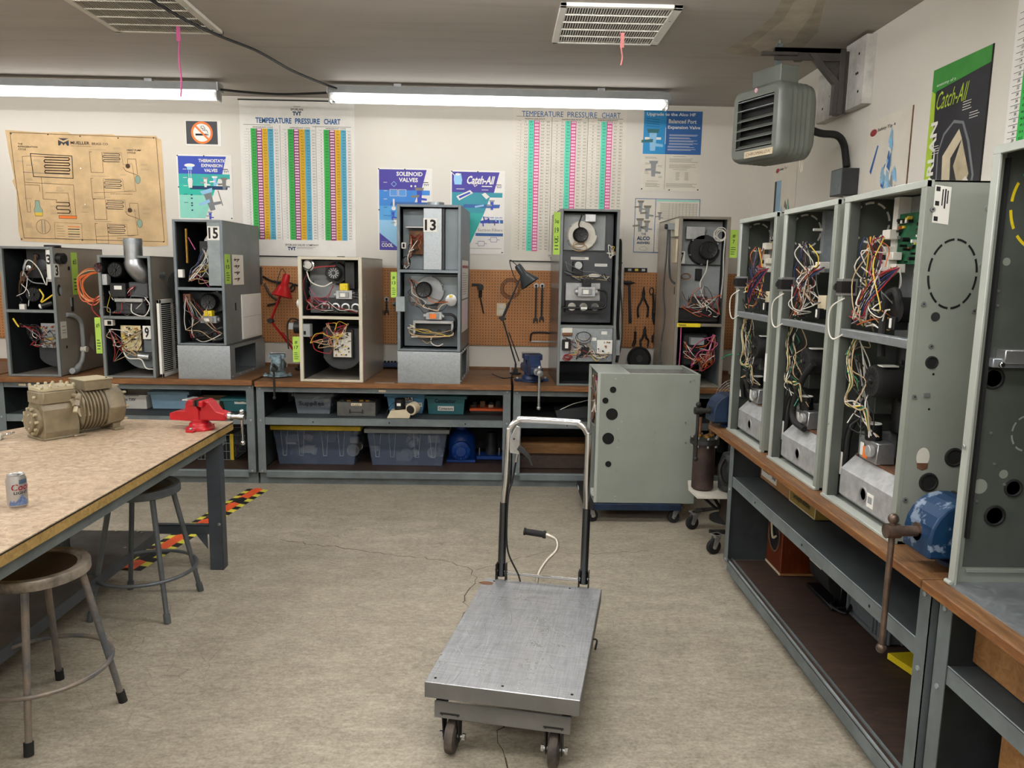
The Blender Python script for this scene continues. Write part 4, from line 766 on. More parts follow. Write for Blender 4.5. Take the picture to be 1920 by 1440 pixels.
    F.wires(A, 42 if k != 1 else 30, ['w_white', 'w_white', 'w_white', 'w_grey', 'w_black', 'w_black', 'w_black', 'w_grey', 'w_tan', 'w_tan', 'w_yellow', 'w_brown', 'w_blue', 'w_orange', 'w_purple', 'w_red'], seed * 3, (.01, .10), .0023, .05)
    C = [m_(.09, .68), m_(.07, .58), m_(.085, .46), m_(.10, .40), m_(.17, .40), m_(.13, .33), m_(.24, .30)]
    F.wires(C, 26, ['w_white', 'w_black', 'w_green', 'w_tan', 'w_tan', 'w_black', 'w_grey', 'w_white', 'w_black'], seed * 5, (.01, .09), .0023, .03)
    for i in range(5): MB().tube([(.10 + .006 * i, .03, .66), (.07 + .004 * i, .02, .57), (.11 + .006 * i, .02, .48), (.08, .02, .41), (.12 + .02 * i, .02, .39), (.20 + .01 * i, .03, .40), (.25, .04, .32)], .0026, G[('w_white', 'w_yellow', 'w_black', 'w_green', 'w_tan')[i]], 6, 6).build('wire', t)
    MB().tube([(.05, .0, .80), (.005, -.03, .76), (-.002, -.03, .68), (.02, -.02, .64), (.06, .0, .66)], .003, 'w_white', 6, 6).build('wire', t)
    for i in range(6 if board else 3): MB().tube([(.34, .05, .915), (.28, .03, .90 - .01 * i), (.2, .02, .86 - .015 * i), (.12 + .01 * i, .02, .79 - .01 * i)], .0026, G[('w_red', 'w_black', 'w_blue', 'w_black', 'w_blue', 'w_red')[i]], 6, 5).build('wire', t)
    if k == 1: MB().tube([(.05, .02, .44), (-.02, -.02, .43), (-.09, -.03, .40), (-.15, -.02, .40)], .003, 'w_green', 6, 5).build('wire', t); MB().box(w - .026, w - .004, -.006, -.004, .36, .50, 'white').build('bar_sticker', t)
    side_near(t, w, H) if k == 3 else None
    return t
carrier(1, 4.262, .565, 'open green furnace at the far end of the right bench, white-slotted dark inner wall', 1, 'pcb_tan')
carrier(2, 3.598, .565, 'open green furnace in the middle of the right bench, no circuit board', 2, None)
carrier(3, 2.968, .563, 'open green furnace nearest the blue vise with a green circuit board', 3, 'pcb_green')

def empty_cab():
    H, D, w = 1.235, .80, .62
    t = thing('furnace_cabinet', 'empty green furnace cabinet at the right edge, bare galvanised floor inside', 'cabinet', (1.332, 2.092, .82), -90)
    o = MB(); th = .006; m = 'sheet_green'
    o.box(0, th, 0, D, 0, H, m).box(w - th, w, 0, D, 0, H, m).box(0, w, D - th, D, 0, H, m).box(0, w, 0, D, H - th, H, m)
    o.box(th, th + .001, .03, D, .05, H - th, 'inner_green').box(w - th - .001, w - th, .02, D, th, H - th, 'inner_green').box(th, w, D - th - .001, D - th, th, H - th, 'inner_green'); o.box(th, th + .006, .04, D - th, .035, .045, 'sheet_green'); o.build('cabinet', t, bevel=.002)
    MB().box(0, w, -.012, D, 0, .004, 'galvanised').build('floor_pan', t)
    e = .0008; o = MB(); o.box(-e, .03, -.004, .004, 0, H, 'sheet_green_edge').box(w - .03, w + e, -.004, .004, 0, H, 'sheet_green').box(-e, w + e, -.0045, .01, H - .022, H + e, 'sheet_green_edge'); o.cyl((.012, -.004, .41), (.012, -.009, .41), .007, 'alu', n=10); o.cyl((.002, -.012, .008), (.03, -.012, .008), .007, 'sheet_green_edge', n=10); o.build('front_frame', t, bevel=.0015)
    MB().box(th, th + .012, .026, .036, .14, H - .03, 'rubber').build('gasket', t)
    x = th; o = MB(); arc_dashes(o, lambda a, b: (x + .002, a, b), .155, 1.08, .10, .12, 'yellow', 10, .3, .008, (1, 2, 3, 0, 9)); arc_dashes(o, lambda a, b: (x + .002, a, b), .155, 1.08, .10, .12, 'bar_green', 10, .3, .008, (0, 4, 5, 6, 7, 8, 9, 1))
    o.build('knockout_ring', t); fit(t, 'knockout_ring', lambda o: arc_dashes(o, lambda a, b: (x + .002, a, b), .17, .45, .04, .05, 'grey_plastic', 8, .3, .005))
    for y, z, r in ((.06, .606, .026), (.153, .289, .022), (.108, .206, .026)): fit(t, 'grommet', lambda o: grommet(o, x, y, z, r))
    for y, z, r in ((.06, .93, .011), (.055, .293, .022), (.12, .33, .013)): fit(t, 'hole_plug', lambda o: side_disc(o, x, y, z, r, 'sheet_green', e=.0015))
    for y, z in ((.045, .85), (.048, .81), (.07, .45), (.09, .36), (.125, .3), (.05, .25)): fit(t, 'screw', lambda o: o.cyl((x, y, z), (x + .004, y, z), .004, 'alu', n=8))
    o = MB(); o.box(th, th + .03, .035, .3, .64, .665, 'galvanised'); o.box(th, th + .04, .06, .3, .652, .69, 'alu').cyl((th + .04, .05, .65), (th + .05, .05, .65), .008, 'chrome', n=10); o.build('support_bracket', t, bevel=.002)
empty_cab()

# ------------------------------------------------------------------ boxed furnace on a dolly
def caster(t, x, y, z, r, rot=0, wheel='rubber', name='caster', fork='alu', wd=.028):
    Mx = Matrix.Translation((x, y, 0)) @ Matrix.Rotation(math.radians(rot), 4, 'Z'); o = MB()
    o.box(-.03, .03, -.03, .03, z - .006, z, fork, Mx); o.cyl(Mx @ Vector((0, 0, z - .02)), Mx @ Vector((0, 0, z)), .02, fork, n=14)
    for s in (-1, 1):
        o.prism([(-.02, z - .015), (.022, z - .015), (r * .55 + .012, r * 1.0), (r * .55, r * .75), (r * .3, r * .75)], lambda a, b, d: Mx @ Vector((a, d, b)), s * (wd / 2 + .004), s * (wd / 2 + .007), fork)
    o.cyl(Mx @ Vector((r * .4, -wd / 2 - .011, r)), Mx @ Vector((r * .4, wd / 2 + .011, r)), .006, 'chrome', n=10); c = o.build(name, t)
    w = MB(); w.lathe([(r * .25, -wd / 2), (r * .8, -wd / 2), (r * .97, -wd * .42), (r, -wd * .2), (r, wd * .2), (r * .97, wd * .42), (r * .8, wd / 2), (r * .25, wd / 2)], Mx @ Vector((r * .4, 0, r)), Mx.to_3x3() @ Vector((0, 1, 0)), wheel, 28)
    w.cyl(Mx @ Vector((r * .4, -wd / 2 - .002, r)), Mx @ Vector((r * .4, wd / 2 + .002, r)), r * .3, 'grey_plastic', n=14); w.build('wheel', c)
    return c
def dolly_furnace():
    t = thing('gas_furnace', 'grey-green furnace box with round side holes standing on a wheeled dolly in the corner', 'furnace', (.668, 5.0, .142))
    w, H, D = .69, .898, .50; o = MB(); m = 'sheet_green'
    o.box(0, w, 0, .006, 0, H, m).box(0, w, D - .006, D, 0, H, m).box(w - .006, w, 0, D, 0, H, m).box(0, w, 0, D, 0, .006, m).box(-.001, .02, -.001, .02, .001, H, 'sheet_green_edge').box(-.001, .02, D - .02, D + .001, .001, H, 'sheet_green_edge').box(-.0005, .22, -.0005, D, H - .006, H + .001, 'sheet_green_edge').box(.22, w, -.0005, .02, H - .004, H + .001, 'sheet_green_edge').box(w - .02, w + .0005, 0, D, H - .004, H + .001, 'sheet_green_edge')
    o.box(.22, .226, .01, D, 0, H - .01, 'inner_shade')
    for a, b in ((.10, .17), (.12, .30)): o.raw([(a + .03 * math.cos(q * PI / 8), b + .045 * math.sin(q * PI / 8), H + .0005) for q in range(16)], [tuple(range(16))], 'void')
    o.build('cabinet', t, bevel=.0025)
    MB().box(.226, w - .008, .01, D - .01, .5, H - .03, 'foil').build('foil_insulation', t)
    for x, z, r in ((.104, .786, .020), (.055, .712, .019), (.102, .62, .037), (.083, .452, .037), (.09, .275, .019)): fit(t, 'side_hole', lambda o: o.lathe([(r * 1.08, 0), (r * 1.08, .003), (r, .003), (r, .0005), (.0001, .0005)], (x, 0, z), (0, -1, 0), 'void', 24))
    side = [(.12, .86), (.17, .87), (.64, .86), (.62, .85), (.17, .57), (.60, .57), (.145, .52), (.40, .50), (.155, .44), (.39, .43), (.61, .43), (.145, .395), (.15, .22), (.145, .05), (.145, .025)]
    for x, z in side: fit(t, 'screw', lambda o: o.cyl((x, 0, z), (x, -.004, z), .005, 'alu', n=8))
    R = random.Random(77); F = Fu(t, .2, H, D)
    o = MB(); [o.box(.10, .18, y, y + .07, z, z + .06, mm) for y, z, mm in ((.1, .7, 'black'), (.25, .66, 'grey_dark'), (.12, .55, 'cast_alu'), (.3, .52, 'grey_plastic'), (.2, .78, 'white'), (.35, .76, 'black'))]; o.build('controls', t, bevel=.004)
    for i in range(26): P = [(R.uniform(.0, .1), R.uniform(.05, .44), R.uniform(.5, .86)) for _ in range(4)]; MB().tube(P, .0045, G[R.choice(['w_white', 'w_white', 'w_black', 'w_brown', 'w_grey', 'w_pink'])], 6, 5).build('wire', t)
    MB().box(.01, .014, .05, .18, .18, .48, 'galvanised').build('slotted_plate', t); MB().box(.0, .1, .1, .2, .02, .05, 'white').build('loose_label', t)
    d = thing('dolly', 'low wheeled dolly with a blue front board under the grey-green furnace', 'dolly', (.668, 5.0, 0))
    MB().box(.0, .60, -.012, .02, .095, .141, 'vise_blue').build('front_board', d, 'blue painted board', bevel=.003)
    MB().box(-.06, .0, -.02, .56, .10, .141, 'rubber').box(-.062, -.06, .40, .46, .11, .135, 'white').build('bumper', d, bevel=.004); MB().box(.0, .62, .02, .56, .115, .141, 'dark_board').build('deck', d)
    for x, y, a in ((-.02, .03, 20), (.575, .03, 190), (.0, .5, 60), (.57, .5, 100)): caster(d, x, y, .115 if x > .1 else .10, .042, a)
dolly_furnace()

# ------------------------------------------------------------------ receiver tank on a castered board
def tank():
    d = thing('dolly', 'pale castered board beside the right bench carrying the rusty brown tank', 'dolly', (1.36, 4.62, 0))
    MB().prism([(-.13, -.16), (.30, -.16), (.30, .18), (-.1, .20), (-.14, .02)], lambda a, b, c: (a, b, c), .345, .36, 'offwhite').build('board', d)
    o = MB(); o.tube([(0, .1, .35), (.1, .12, .2), (-.02, .26, .13)], .012, 'iron', 8, 1); o.tube([(-.1, .0, .35), (.05, .05, .22), (.0, .30, .13)], .01, 'iron', 8, 1); o.box(.08, .12, -.16, -.14, .12, .345, 'beige').box(.1, .3, -.14, .14, .14, .345, 'dark_board').box(-.03, .12, -.13, -.1, .11, .13, 'iron'); o.build('frame', d)
    caster(d, -.02, .28, .12, .045, 200); caster(d, -.0, -.17, .125, .047, 200); caster(d, .25, .2, .12, .045, 150)
    t = thing('receiver_tank', 'rusty brown cylindrical tank with a bolted flange lid beside the right bench', 'tank', (1.30, 4.62, .361))
    MB().lathe([(.055, 0), (.068, .012), (.068, .30)], (0, 0, 0), (0, 0, 1), M('tank_brown', '40302a', .6, .2, .25, 8), 28).build('body', t)
    o = MB(); o.lathe([(.09, .295), (.09, .313), (.088, .316), (.088, .332), (.07, .335), (.0001, .335)], (0, 0, 0), (0, 0, 1), 'iron', 28); [o.cyl((.078 * math.cos(i * PI / 4), .078 * math.sin(i * PI / 4), .28), (.078 * math.cos(i * PI / 4), .078 * math.sin(i * PI / 4), .345), .008, 'alu', n=6) for i in range(8)]; o.build('flange', t)
    o = MB()
    for x, y, h in ((-.035, 0, .46), (.04, .01, .44), (.0, -.04, .36)): o.cyl((x, y, .33), (x, y, h), .012, 'rust'); o.cyl((x, y, .34), (x, y, .355), .02, 'brass', n=6)
    o.build('pipe_stub', t)
    o = thing('compressor_unit', 'dark compressor with pipework behind the rusty tank under the bench end', 'compressor', (1.47, 4.58, .361)); MB().lathe([(.05, 0), (.08, .02), (.085, .16), (.06, .24), (.0001, .26)], (0, 0, 0), (0, 0, 1), 'grey_dark', 24).build('shell', o); MB().tube([(-.07, -.06, .22), (-.10, -.08, .16), (-.08, -.1, .08), (.0, -.1, .07), (.05, -.1, .1)], .013, 'iron', 10, 5).build('pipe', o)
tank()

# ------------------------------------------------------------------ lift cart
def cart():
    t = thing('lift_cart', 'grey steel lift cart with a chrome push handle in the middle of the floor', 'cart', (-.239, 2.452, 0), -12)
    W, L, z = .541, .925, .288
    o = MB(); o.box(0, W, 0, L, z - .004, z, 'scratched_steel'); dp = Plane((0, 0, z), (1, 0, 0), (0, -1, 0)); Rs = random.Random(44)
    for i in range(130):
        a, b, th, ln, cv = Rs.uniform(.04, W - .08), -Rs.uniform(.06, L - .08), Rs.uniform(-PI, PI), Rs.uniform(.02, .12), Rs.uniform(-8, 8); P = []
        for q in range(6): P.append((a, b)); a += ln / 5 * math.cos(th); b += ln / 5 * math.sin(th); th += cv * ln / 5
        P = [(min(W - .01, max(.01, x)), min(-.01, max(-L + .01, y))) for x, y in P]
        o.line(dp, P, Rs.uniform(.0006, .0013), Rs.choice([M('scratch_bright', 'd9dadb', .3, .6, 0), M('scratch_dark', '6f7173', .5, .5, 0), 'steel_light']), .0003)
    o.build('deck', t, 'scratched bare steel top', bevel=.003)
    sk = M('cart_grey', '6b6a66', .5, .1, .08, 6); o = MB(); o.box(0, W, 0, .003, z - .058, z - .002, sk).box(0, W, L - .003, L, z - .058, z - .002, sk).box(0, .003, 0, L, z - .058, z - .002, sk).box(W - .003, W, 0, L, z - .058, z - .002, sk)
    for x, y in ((.03, .03), (.27, .03), (.51, .03), (.05, L - .03), (.4, L - .03)): o.cyl((x, y, z), (x, y, z + .0008), .0055, 'void', n=12)
    o.raw([(.02 + .03 * math.cos(a * PI / 5) * (1 + .3 * (a % 2)), L - .06 + .02 * math.sin(a * PI / 5), z + .0006) for a in range(10)], [tuple(range(10))], 'rust')
    o.build('deck_skirt', t, bevel=.002)
    o = MB(); o.box(.028, W - .03, .022, .03, .143, .207, sk).box(.03, .06, .03, L - .05, .165, .205, 'grey_dark').box(W - .065, W - .035, .03, L - .05, .165, .205, 'grey_dark').box(.03, W - .035, L - .1, L - .05, .165, .205, sk); o.build('base_frame', t, bevel=.003)
    for x in (.08, W - .085): # scissor legs
        o = MB(); o.hexa([(x, .1, .18), (x + .01, .1, .18), (x + .01, L - .12, .215), (x, L - .12, .215)], [(x, .1, .20), (x + .01, .1, .20), (x + .01, L - .12, .235), (x, L - .12, .235)], 'grey_dark'); o.build('scissor_arm', t)
    for x, y, a in ((.085, .055, 90), (W - .09, .055, 90)):
        r, wd = .062, .036; o = MB(); Mx = Matrix.Translation((x, y, 0))
        for s in (-1, 1):
            o.prism([(-.035, .165), (.03, .165), (.02, r * .8), (-.012, r * .75)], lambda a, b, d: (x + d, y + a, b), s * (wd / 2 + .008), s * (wd / 2 + .012), 'iron')
        o.box(x - .035, x + .035, y - .035, y + .035, .16, .166, 'iron'); o.cyl((x - wd / 2 - .022, y, r), (x + wd / 2 + .022, y, r), .007, 'alu', n=10); o.cyl((x + wd / 2 + .02, y, r), (x + wd / 2 + .03, y, r), .012, 'chrome', n=6); o.cyl((x - wd / 2 - .028, y, r), (x - wd / 2 - .018, y, r), .012, 'chrome', n=6)
        c = o.build('caster', t); w = MB(); w.lathe([(r * .3, -wd / 2), (r * .78, -wd / 2), (r * .95, -wd * .4), (r, -wd * .15), (r, wd * .15), (r * .95, wd * .4), (r * .78, wd / 2), (r * .3, wd / 2)], (x, y, r), (1, 0, 0), M('worn_tyre', '2e2a27', .65, 0, .3, 14, c2='5b5047'), 32); w.cyl((x - wd / 2 - .002, y, r), (x + wd / 2 + .002, y, r), r * .55, 'grey_dark', n=20); w.build('wheel', c)
    for x in (.085, W - .09): caster(t, x, L - .1, .165, .06, 90, wd=.036, fork='iron')
    # handle
    hx0, hx1, hy = .075, .458, L + .01
    for x in (hx0, hx1):
        o = MB(); 
        for s in (-1, 1): o.prism([(-.03, .20), (.03, .20), (.02, .36), (-.018, .36)], lambda a, b, d: (x + d, hy + a, b), s * .02, s * .024, 'iron')
        o.cyl((x - .03, hy, .325), (x + .03, hy, .325), .007, 'chrome', n=8); o.build('handle_bracket', t)
    Z0, top, lean = .30, 1.03, .075; H_ = top - Z0; f = lambda x, h: (x, hy + lean * h, Z0 + H_ * h)
    r = .065; pts = [f(hx0, 0), f(hx0, .45), f(hx0 + .008, .62), f(hx0 + .012, .9)]; 
    c = [f(hx0 + .012 + .07 * (1 - math.cos(a)), .9 + .1 * math.sin(a)) for a in (PI / 8, PI / 4, 3 * PI / 8, PI / 2)]; c2 = [f(hx1 - .006 - .07 * (1 - math.cos(a)), .9 + .1 * math.sin(a)) for a in (PI / 2, 3 * PI / 8, PI / 4, PI / 8)]
    MB().tube(pts + c + c2 + [f(hx1 - .006, .9), f(hx1 - .004, .62), f(hx1, .45), f(hx1, 0)], .0155, 'chrome', 16, 6).build('push_handle', t, 'chrome push handle')
    for x in (hx0, hx1): MB().tube([f(x, .0), f(x, .22), f(x, .47)], .0185, M('dark_chrome', '55585c', .22, .9, .05), 14, 1).build('handle_sleeve', t)
    MB().cyl((hx0, hy, .315), (hx1, hy, .315), .006, 'chrome', n=10).build('cross_rod', t)
    a = f(hx0 + .015, .80); o = MB(); o.prism([(hx0 + .015, f(0, .79)[2]), (hx0 + .065, f(0, .78)[2]), (hx0 + .068, f(0, .955)[2]), (hx0 + .05, f(0, .965)[2]), (hx0 + .025, f(0, .9)[2])], lambda p, q, d: (p, hy + lean * .85 + d, q), -.015, .005, 'alu'); o.cyl((hx0 + .04, hy + lean * .85 - .015, f(0, .88)[2]), (hx0 + .04, hy + lean * .85 - .019, f(0, .88)[2]), .005, 'iron', n=8); o.build('lever_bracket', t, bevel=.002)
    zz = f(0, .80)[2]; yy = hy + lean * .8; o = MB(); o.prism([(.14, zz + .03), (.165, zz + .015), (.19, zz - .015), (.205, zz - .06), (.198, zz - .063), (.185, zz - .035), (.165, zz - .015), (.14, zz + .0), (.128, zz + .01)], lambda p, q, d: (p, yy + d, q), -.014, -.004, 'grey_dark'); o.build('release_lever', t, bevel=.002)
    MB().cyl((hx0 + .055, yy - .01, zz - .01), (hx0 + .05, yy - .01, zz - .05), .006, 'chrome', n=8).tube([(hx0 + .05, yy - .01, zz - .05), (hx0 + .035, yy - .01, zz - .14), (hx0 + .022, hy + .03, zz - .2), (hx0 + .02, hy + .01, .55), (hx0 + .03, hy, .42), (hx0 + .085, hy - .01, .31), (hx0 + .1, hy - .03, .25)], .0042, 'black', 8, 6).build('brake_cable', t)
    MB().tube([(.24, hy + .0, .22), (.245, hy + .02, .31), (.275, hy + .05, .37), (.32, hy + .08, .42), (.315, hy + .1, .46), (.28, hy + .1, .478), (.25, hy + .1, .482)], .0085, M('pedal_steel', 'c8c0b0', .3, .6, .05), 12, 6).build('pedal_arm', t)
    o = MB(); o.lathe([(.018, 0), (.018, .012), (.015, .014), (.015, .095), (.018, .097), (.018, .105), (.0001, .106)], (.265, hy + .1, .48), (-1, 0, .08), 'rubber', 16); o.build('pedal_grip', t)
    o = MB(); o.tube([(W, .5, z - .03), (W + .015, .5, z - .035), (W + .01, .49, z - .07)], .004, 'iron', 6, 4); o.build('side_hook', t)
cart()

# ------------------------------------------------------------------ work table, stools, things on it
def table():
    t = thing('work_table', 'tan-topped steel work table at lower left with a yellow wooden edge', 'table', (-1.5, 4.25, 0))
    z = .83; P = [(0, 0), (-.69, .03), (-1.02, -.19), (-1.12, -.42), (-1.12, -3.6), (0, -3.6)]
    o = MB(); o.prism(P[::-1], lambda a, b, d: (a, b, d), z - .004, z, 'table_board'); Q = [(a * .999 - .001, b * .999 - .001) for a, b in P]; o.prism(Q[::-1], lambda a, b, d: (a, b, d), z - .046, z - .006, 'table_edge'); o.prism([(a + .0006, b + .0006) for a, b in P][::-1], lambda a, b, d: (a, b, d), z - .009, z - .004, 'black'); o.build('tabletop', t)
    o = MB(); o.box(-.03, -.024, -3.5, -.06, z - .10, z - .047, 'steel').box(-.09, -.03, -3.5, -.06, z - .052, z - .047, 'steel').box(-1.05, -.03, -.085, -.06, z - .12, z - .047, 'steel'); o.build('apron', t, bevel=.002)
    st = M('table_leg', '454b52', .45, .1, .12, 6)
    for x, y in ((-.11, -.14), (-1.05, -.5), (-.11, -3.0), (-1.05, -3.0)):
        o = MB(); o.box(x, x + .075, y, y + .004, 0, z - .05, st).box(x + .071, x + .075, y, y + .07, 0, z - .05, st).box(x, x + .004, y, y + .07, 0, z - .05, st); o.cyl((x + .06, y, .27), (x + .06, y - .005, .27), .009, 'alu', n=8); o.build('leg', t, bevel=.003)
    o = MB(); o.box(-.42, -.11, -.14, -.134, .21, .262, st).box(-.42, -.11, -.14, -.10, .256, .262, st).prism([(-.12, .262), (-.12, .12), (-.19, .215)], lambda a, b, d: (a, d, b), -.136, -.132, st); o.build('end_brace', t, bevel=.002)
    o = MB(); o.box(-1.05, -.40, -3.3, -.13, .218, .223, M('lower_shelf', '53504c', .55, .1, .2, 4)).box(-.403, -.397, -3.3, -.13, .17, .224, st).box(-1.0, -.42, -.75, -.7, .223, .226, st)
    for x, y in ((-.5, -.15), (-.62, -.15), (-.45, -.4), (-.47, -.17)): o.cyl((x, y, .223), (x, y, .228), .009, 'alu', n=8)
    o.build('lower_shelf', t); MB().box(-.62, -.56, -.75, -.70, .226, z - .05, st).build('leg', t)
table()
def stool(x, y, rz, H, body, leg, label, caps, r=.175, seat='seat_brown'):
    t = thing('shop_stool', label, 'stool', (x, y, 0), rz, 'round metal stools at the work table')
    o = MB(); o.lathe([(r - .012, H - .042), (r, H - .036), (r, H - .008), (r - .004, H), (r - .03, H), (r - .034, H - .008)], (0, 0, 0), (0, 0, 1), body, 40); o.build('seat_rim', t)
    MB().lathe([(r - .03, H - .012), (r - .045, H - .008), (.0001, H - .007)], (0, 0, 0), (0, 0, 1), seat, 40).build('seat_board', t)
    R = .262
    for i in range(4):
        a = PI / 4 + i * PI / 2; c, s = math.cos(a), math.sin(a); o = MB(); p1 = (c * (r - .035), s * (r - .035), H - .035); p0 = (c * R, s * R, .015)
        o.cyl(p0, p1, .0115, leg, r1=.0135, n=14); L = o.build('leg', t); MB().cyl((c * (R + .003), s * (R + .003), 0), (c * (R - .006), s * (R - .006), .045), .0165, caps, n=14).build('foot_cap', L)
    zr = .20; rr = R - (R - r + .035) * zr / H + .012
    MB().tube([(rr * math.cos(i * PI / 8), rr * math.sin(i * PI / 8), zr) for i in range(16)], .009, leg, 10, 3, True).build('foot_ring', t)
stool(-1.705, 2.70, -25.6, .60, 'stool_rust', M('leg_worn', '8f7f6d', .42, .25, .22, 9, c2='5a5e62'), 'rusty tan metal stool nearest the camera with black rubber feet', 'rubber', r=.185)
stool(-1.750, 3.65, -2, .63, 'stool_grey', 'stool_grey', 'dark grey metal stool under the far end of the work table', 'stool_grey', r=.178)

def compressor():
    t = thing('refrigeration_compressor', 'tan painted semi-hermetic compressor on the far end of the work table', 'compressor', (-2.19, 3.90, .83), 55)
    c = 'compressor'; A = Vector((1, 0, 0)); z0 = .125
    o = MB(); o.prism([(-.075, .0), (.075, .0), (.085, .04), (.08, .15), (.06, .185), (-.06, .185), (-.08, .15), (-.085, .04)], lambda a, b, d: (d, a, b), -.19, -.02, c); o.box(-.20, -.0, -.085, .085, .0, .012, c); o.build('crankcase', t, bevel=.008, seg=2)
    o = MB(); o.lathe([(.072, 0), (.075, .01), (.075, .022), (.06, .026)], (-.185, 0, .095), (-1, 0, 0), c, 28); o.lathe([(.052, .024), (.052, .042), (.035, .048), (.0001, .048)], (-.185, 0, .095), (-1, 0, 0), 'compressor', 24)
    for i in range(10): a = i * PI / 5; o.cyl((-.20, .063 * math.cos(a), .095 + .063 * math.sin(a)), (-.222, .063 * math.cos(a), .095 + .063 * math.sin(a)), .008, 'compressor_light', n=6)
    for i in range(6): a = i * PI / 3; o.cyl((-.222, .04 * math.cos(a), .095 + .04 * math.sin(a)), (-.235, .04 * math.cos(a), .095 + .04 * math.sin(a)), .006, 'compressor_light', n=6)
    o.build('bearing_cover', t)
    o = MB(); o.lathe([(.085, 0), (.1, .01)] + [q for i in range(7) for q in ((.112, .012 + i * .018), (.112, .018 + i * .018), (.098, .021 + i * .018), (.098, .027 + i * .018))] + [(.1, .14), (.108, .145)], (-.02, 0, z0), (1, 0, 0), c, 36); o.build('motor_shell', t)
    o = MB(); o.lathe([(.118, 0), (.12, .01), (.112, .09), (.09, .105), (.0001, .105)], (.12, 0, z0), (1, 0, 0), c, 8)
    for i in range(8): a = i * PI / 4; o.cyl((.20, .1 * math.cos(a), z0 + .1 * math.sin(a)), (.235, .1 * math.cos(a), z0 + .1 * math.sin(a)), .008, 'compressor_light', n=6)
    o.build('end_bell', t, bevel=.004)
    o = MB(); o.prism([(-.195, -.062), (-.18, -.075), (-.03, -.075), (-.015, -.06), (-.015, .06), (-.03, .075), (-.18, .075), (-.195, .062)], lambda a, b, d: (a, b, d), .18, .24, c); o.prism([(-.19, -.06), (-.17, -.07), (-.035, -.07), (-.02, -.058), (-.02, .058), (-.035, .07), (-.17, .07), (-.19, .06)], lambda a, b, d: (a, b, d), .24, .262, 'compressor_light')
    for x in (-.18, -.14, -.105, -.07, -.03):
        for y in (-.062, 0, .062):
            if y or x in (-.18, -.105, -.03): o.cyl((x, y, .255), (x, y, .275), .009, 'compressor_light', n=6)
    o.cyl((-.195, -.03, .215), (-.212, -.03, .215), .009, 'compressor_light', n=6); o.build('cylinder_head', t, bevel=.004)
    o = MB(); o.box(.02, .16, -.075, .075, .225, .275, c).box(.015, .165, -.08, .08, .275, .281, 'compressor_light').cyl((.14, -.06, .281), (.14, -.06, .284), .006, 'iron', n=8); o.build('terminal_box', t, bevel=.003)
    o = MB(); o.tube([(-.04, -.07, .21), (-.03, -.10, .205), (-.045, -.12, .19)], .013, c, 12, 5); o.cyl((-.02, -.1, .215), (-.055, -.13, .16), .014, c); o.cyl((-.055, -.13, .16), (-.068, -.142, .135), .011, 'compressor_light', n=6); o.cyl((-.04, -.112, .185), (-.055, -.13, .16), .019, c, n=6); o.build('service_valve', t)
    o = MB(); o.box(-.06, .0, -.1, .1, 0, .012, c).box(.15, .2, -.1, .1, 0, .012, c).box(.155, .195, -.07, .07, .01, .05, c); o.build('foot', t, bevel=.003)
    MB().hexa([(-.02, -.09, .10), (.03, -.103, .10), (.03, -.095, .11), (-.02, -.08, .11)], [(-.06, -.08, .19), (.0, -.085, .21), (.0, -.075, .21), (-.06, -.07, .19)], 'compressor_light').build('shoulder_lug', t)
compressor()

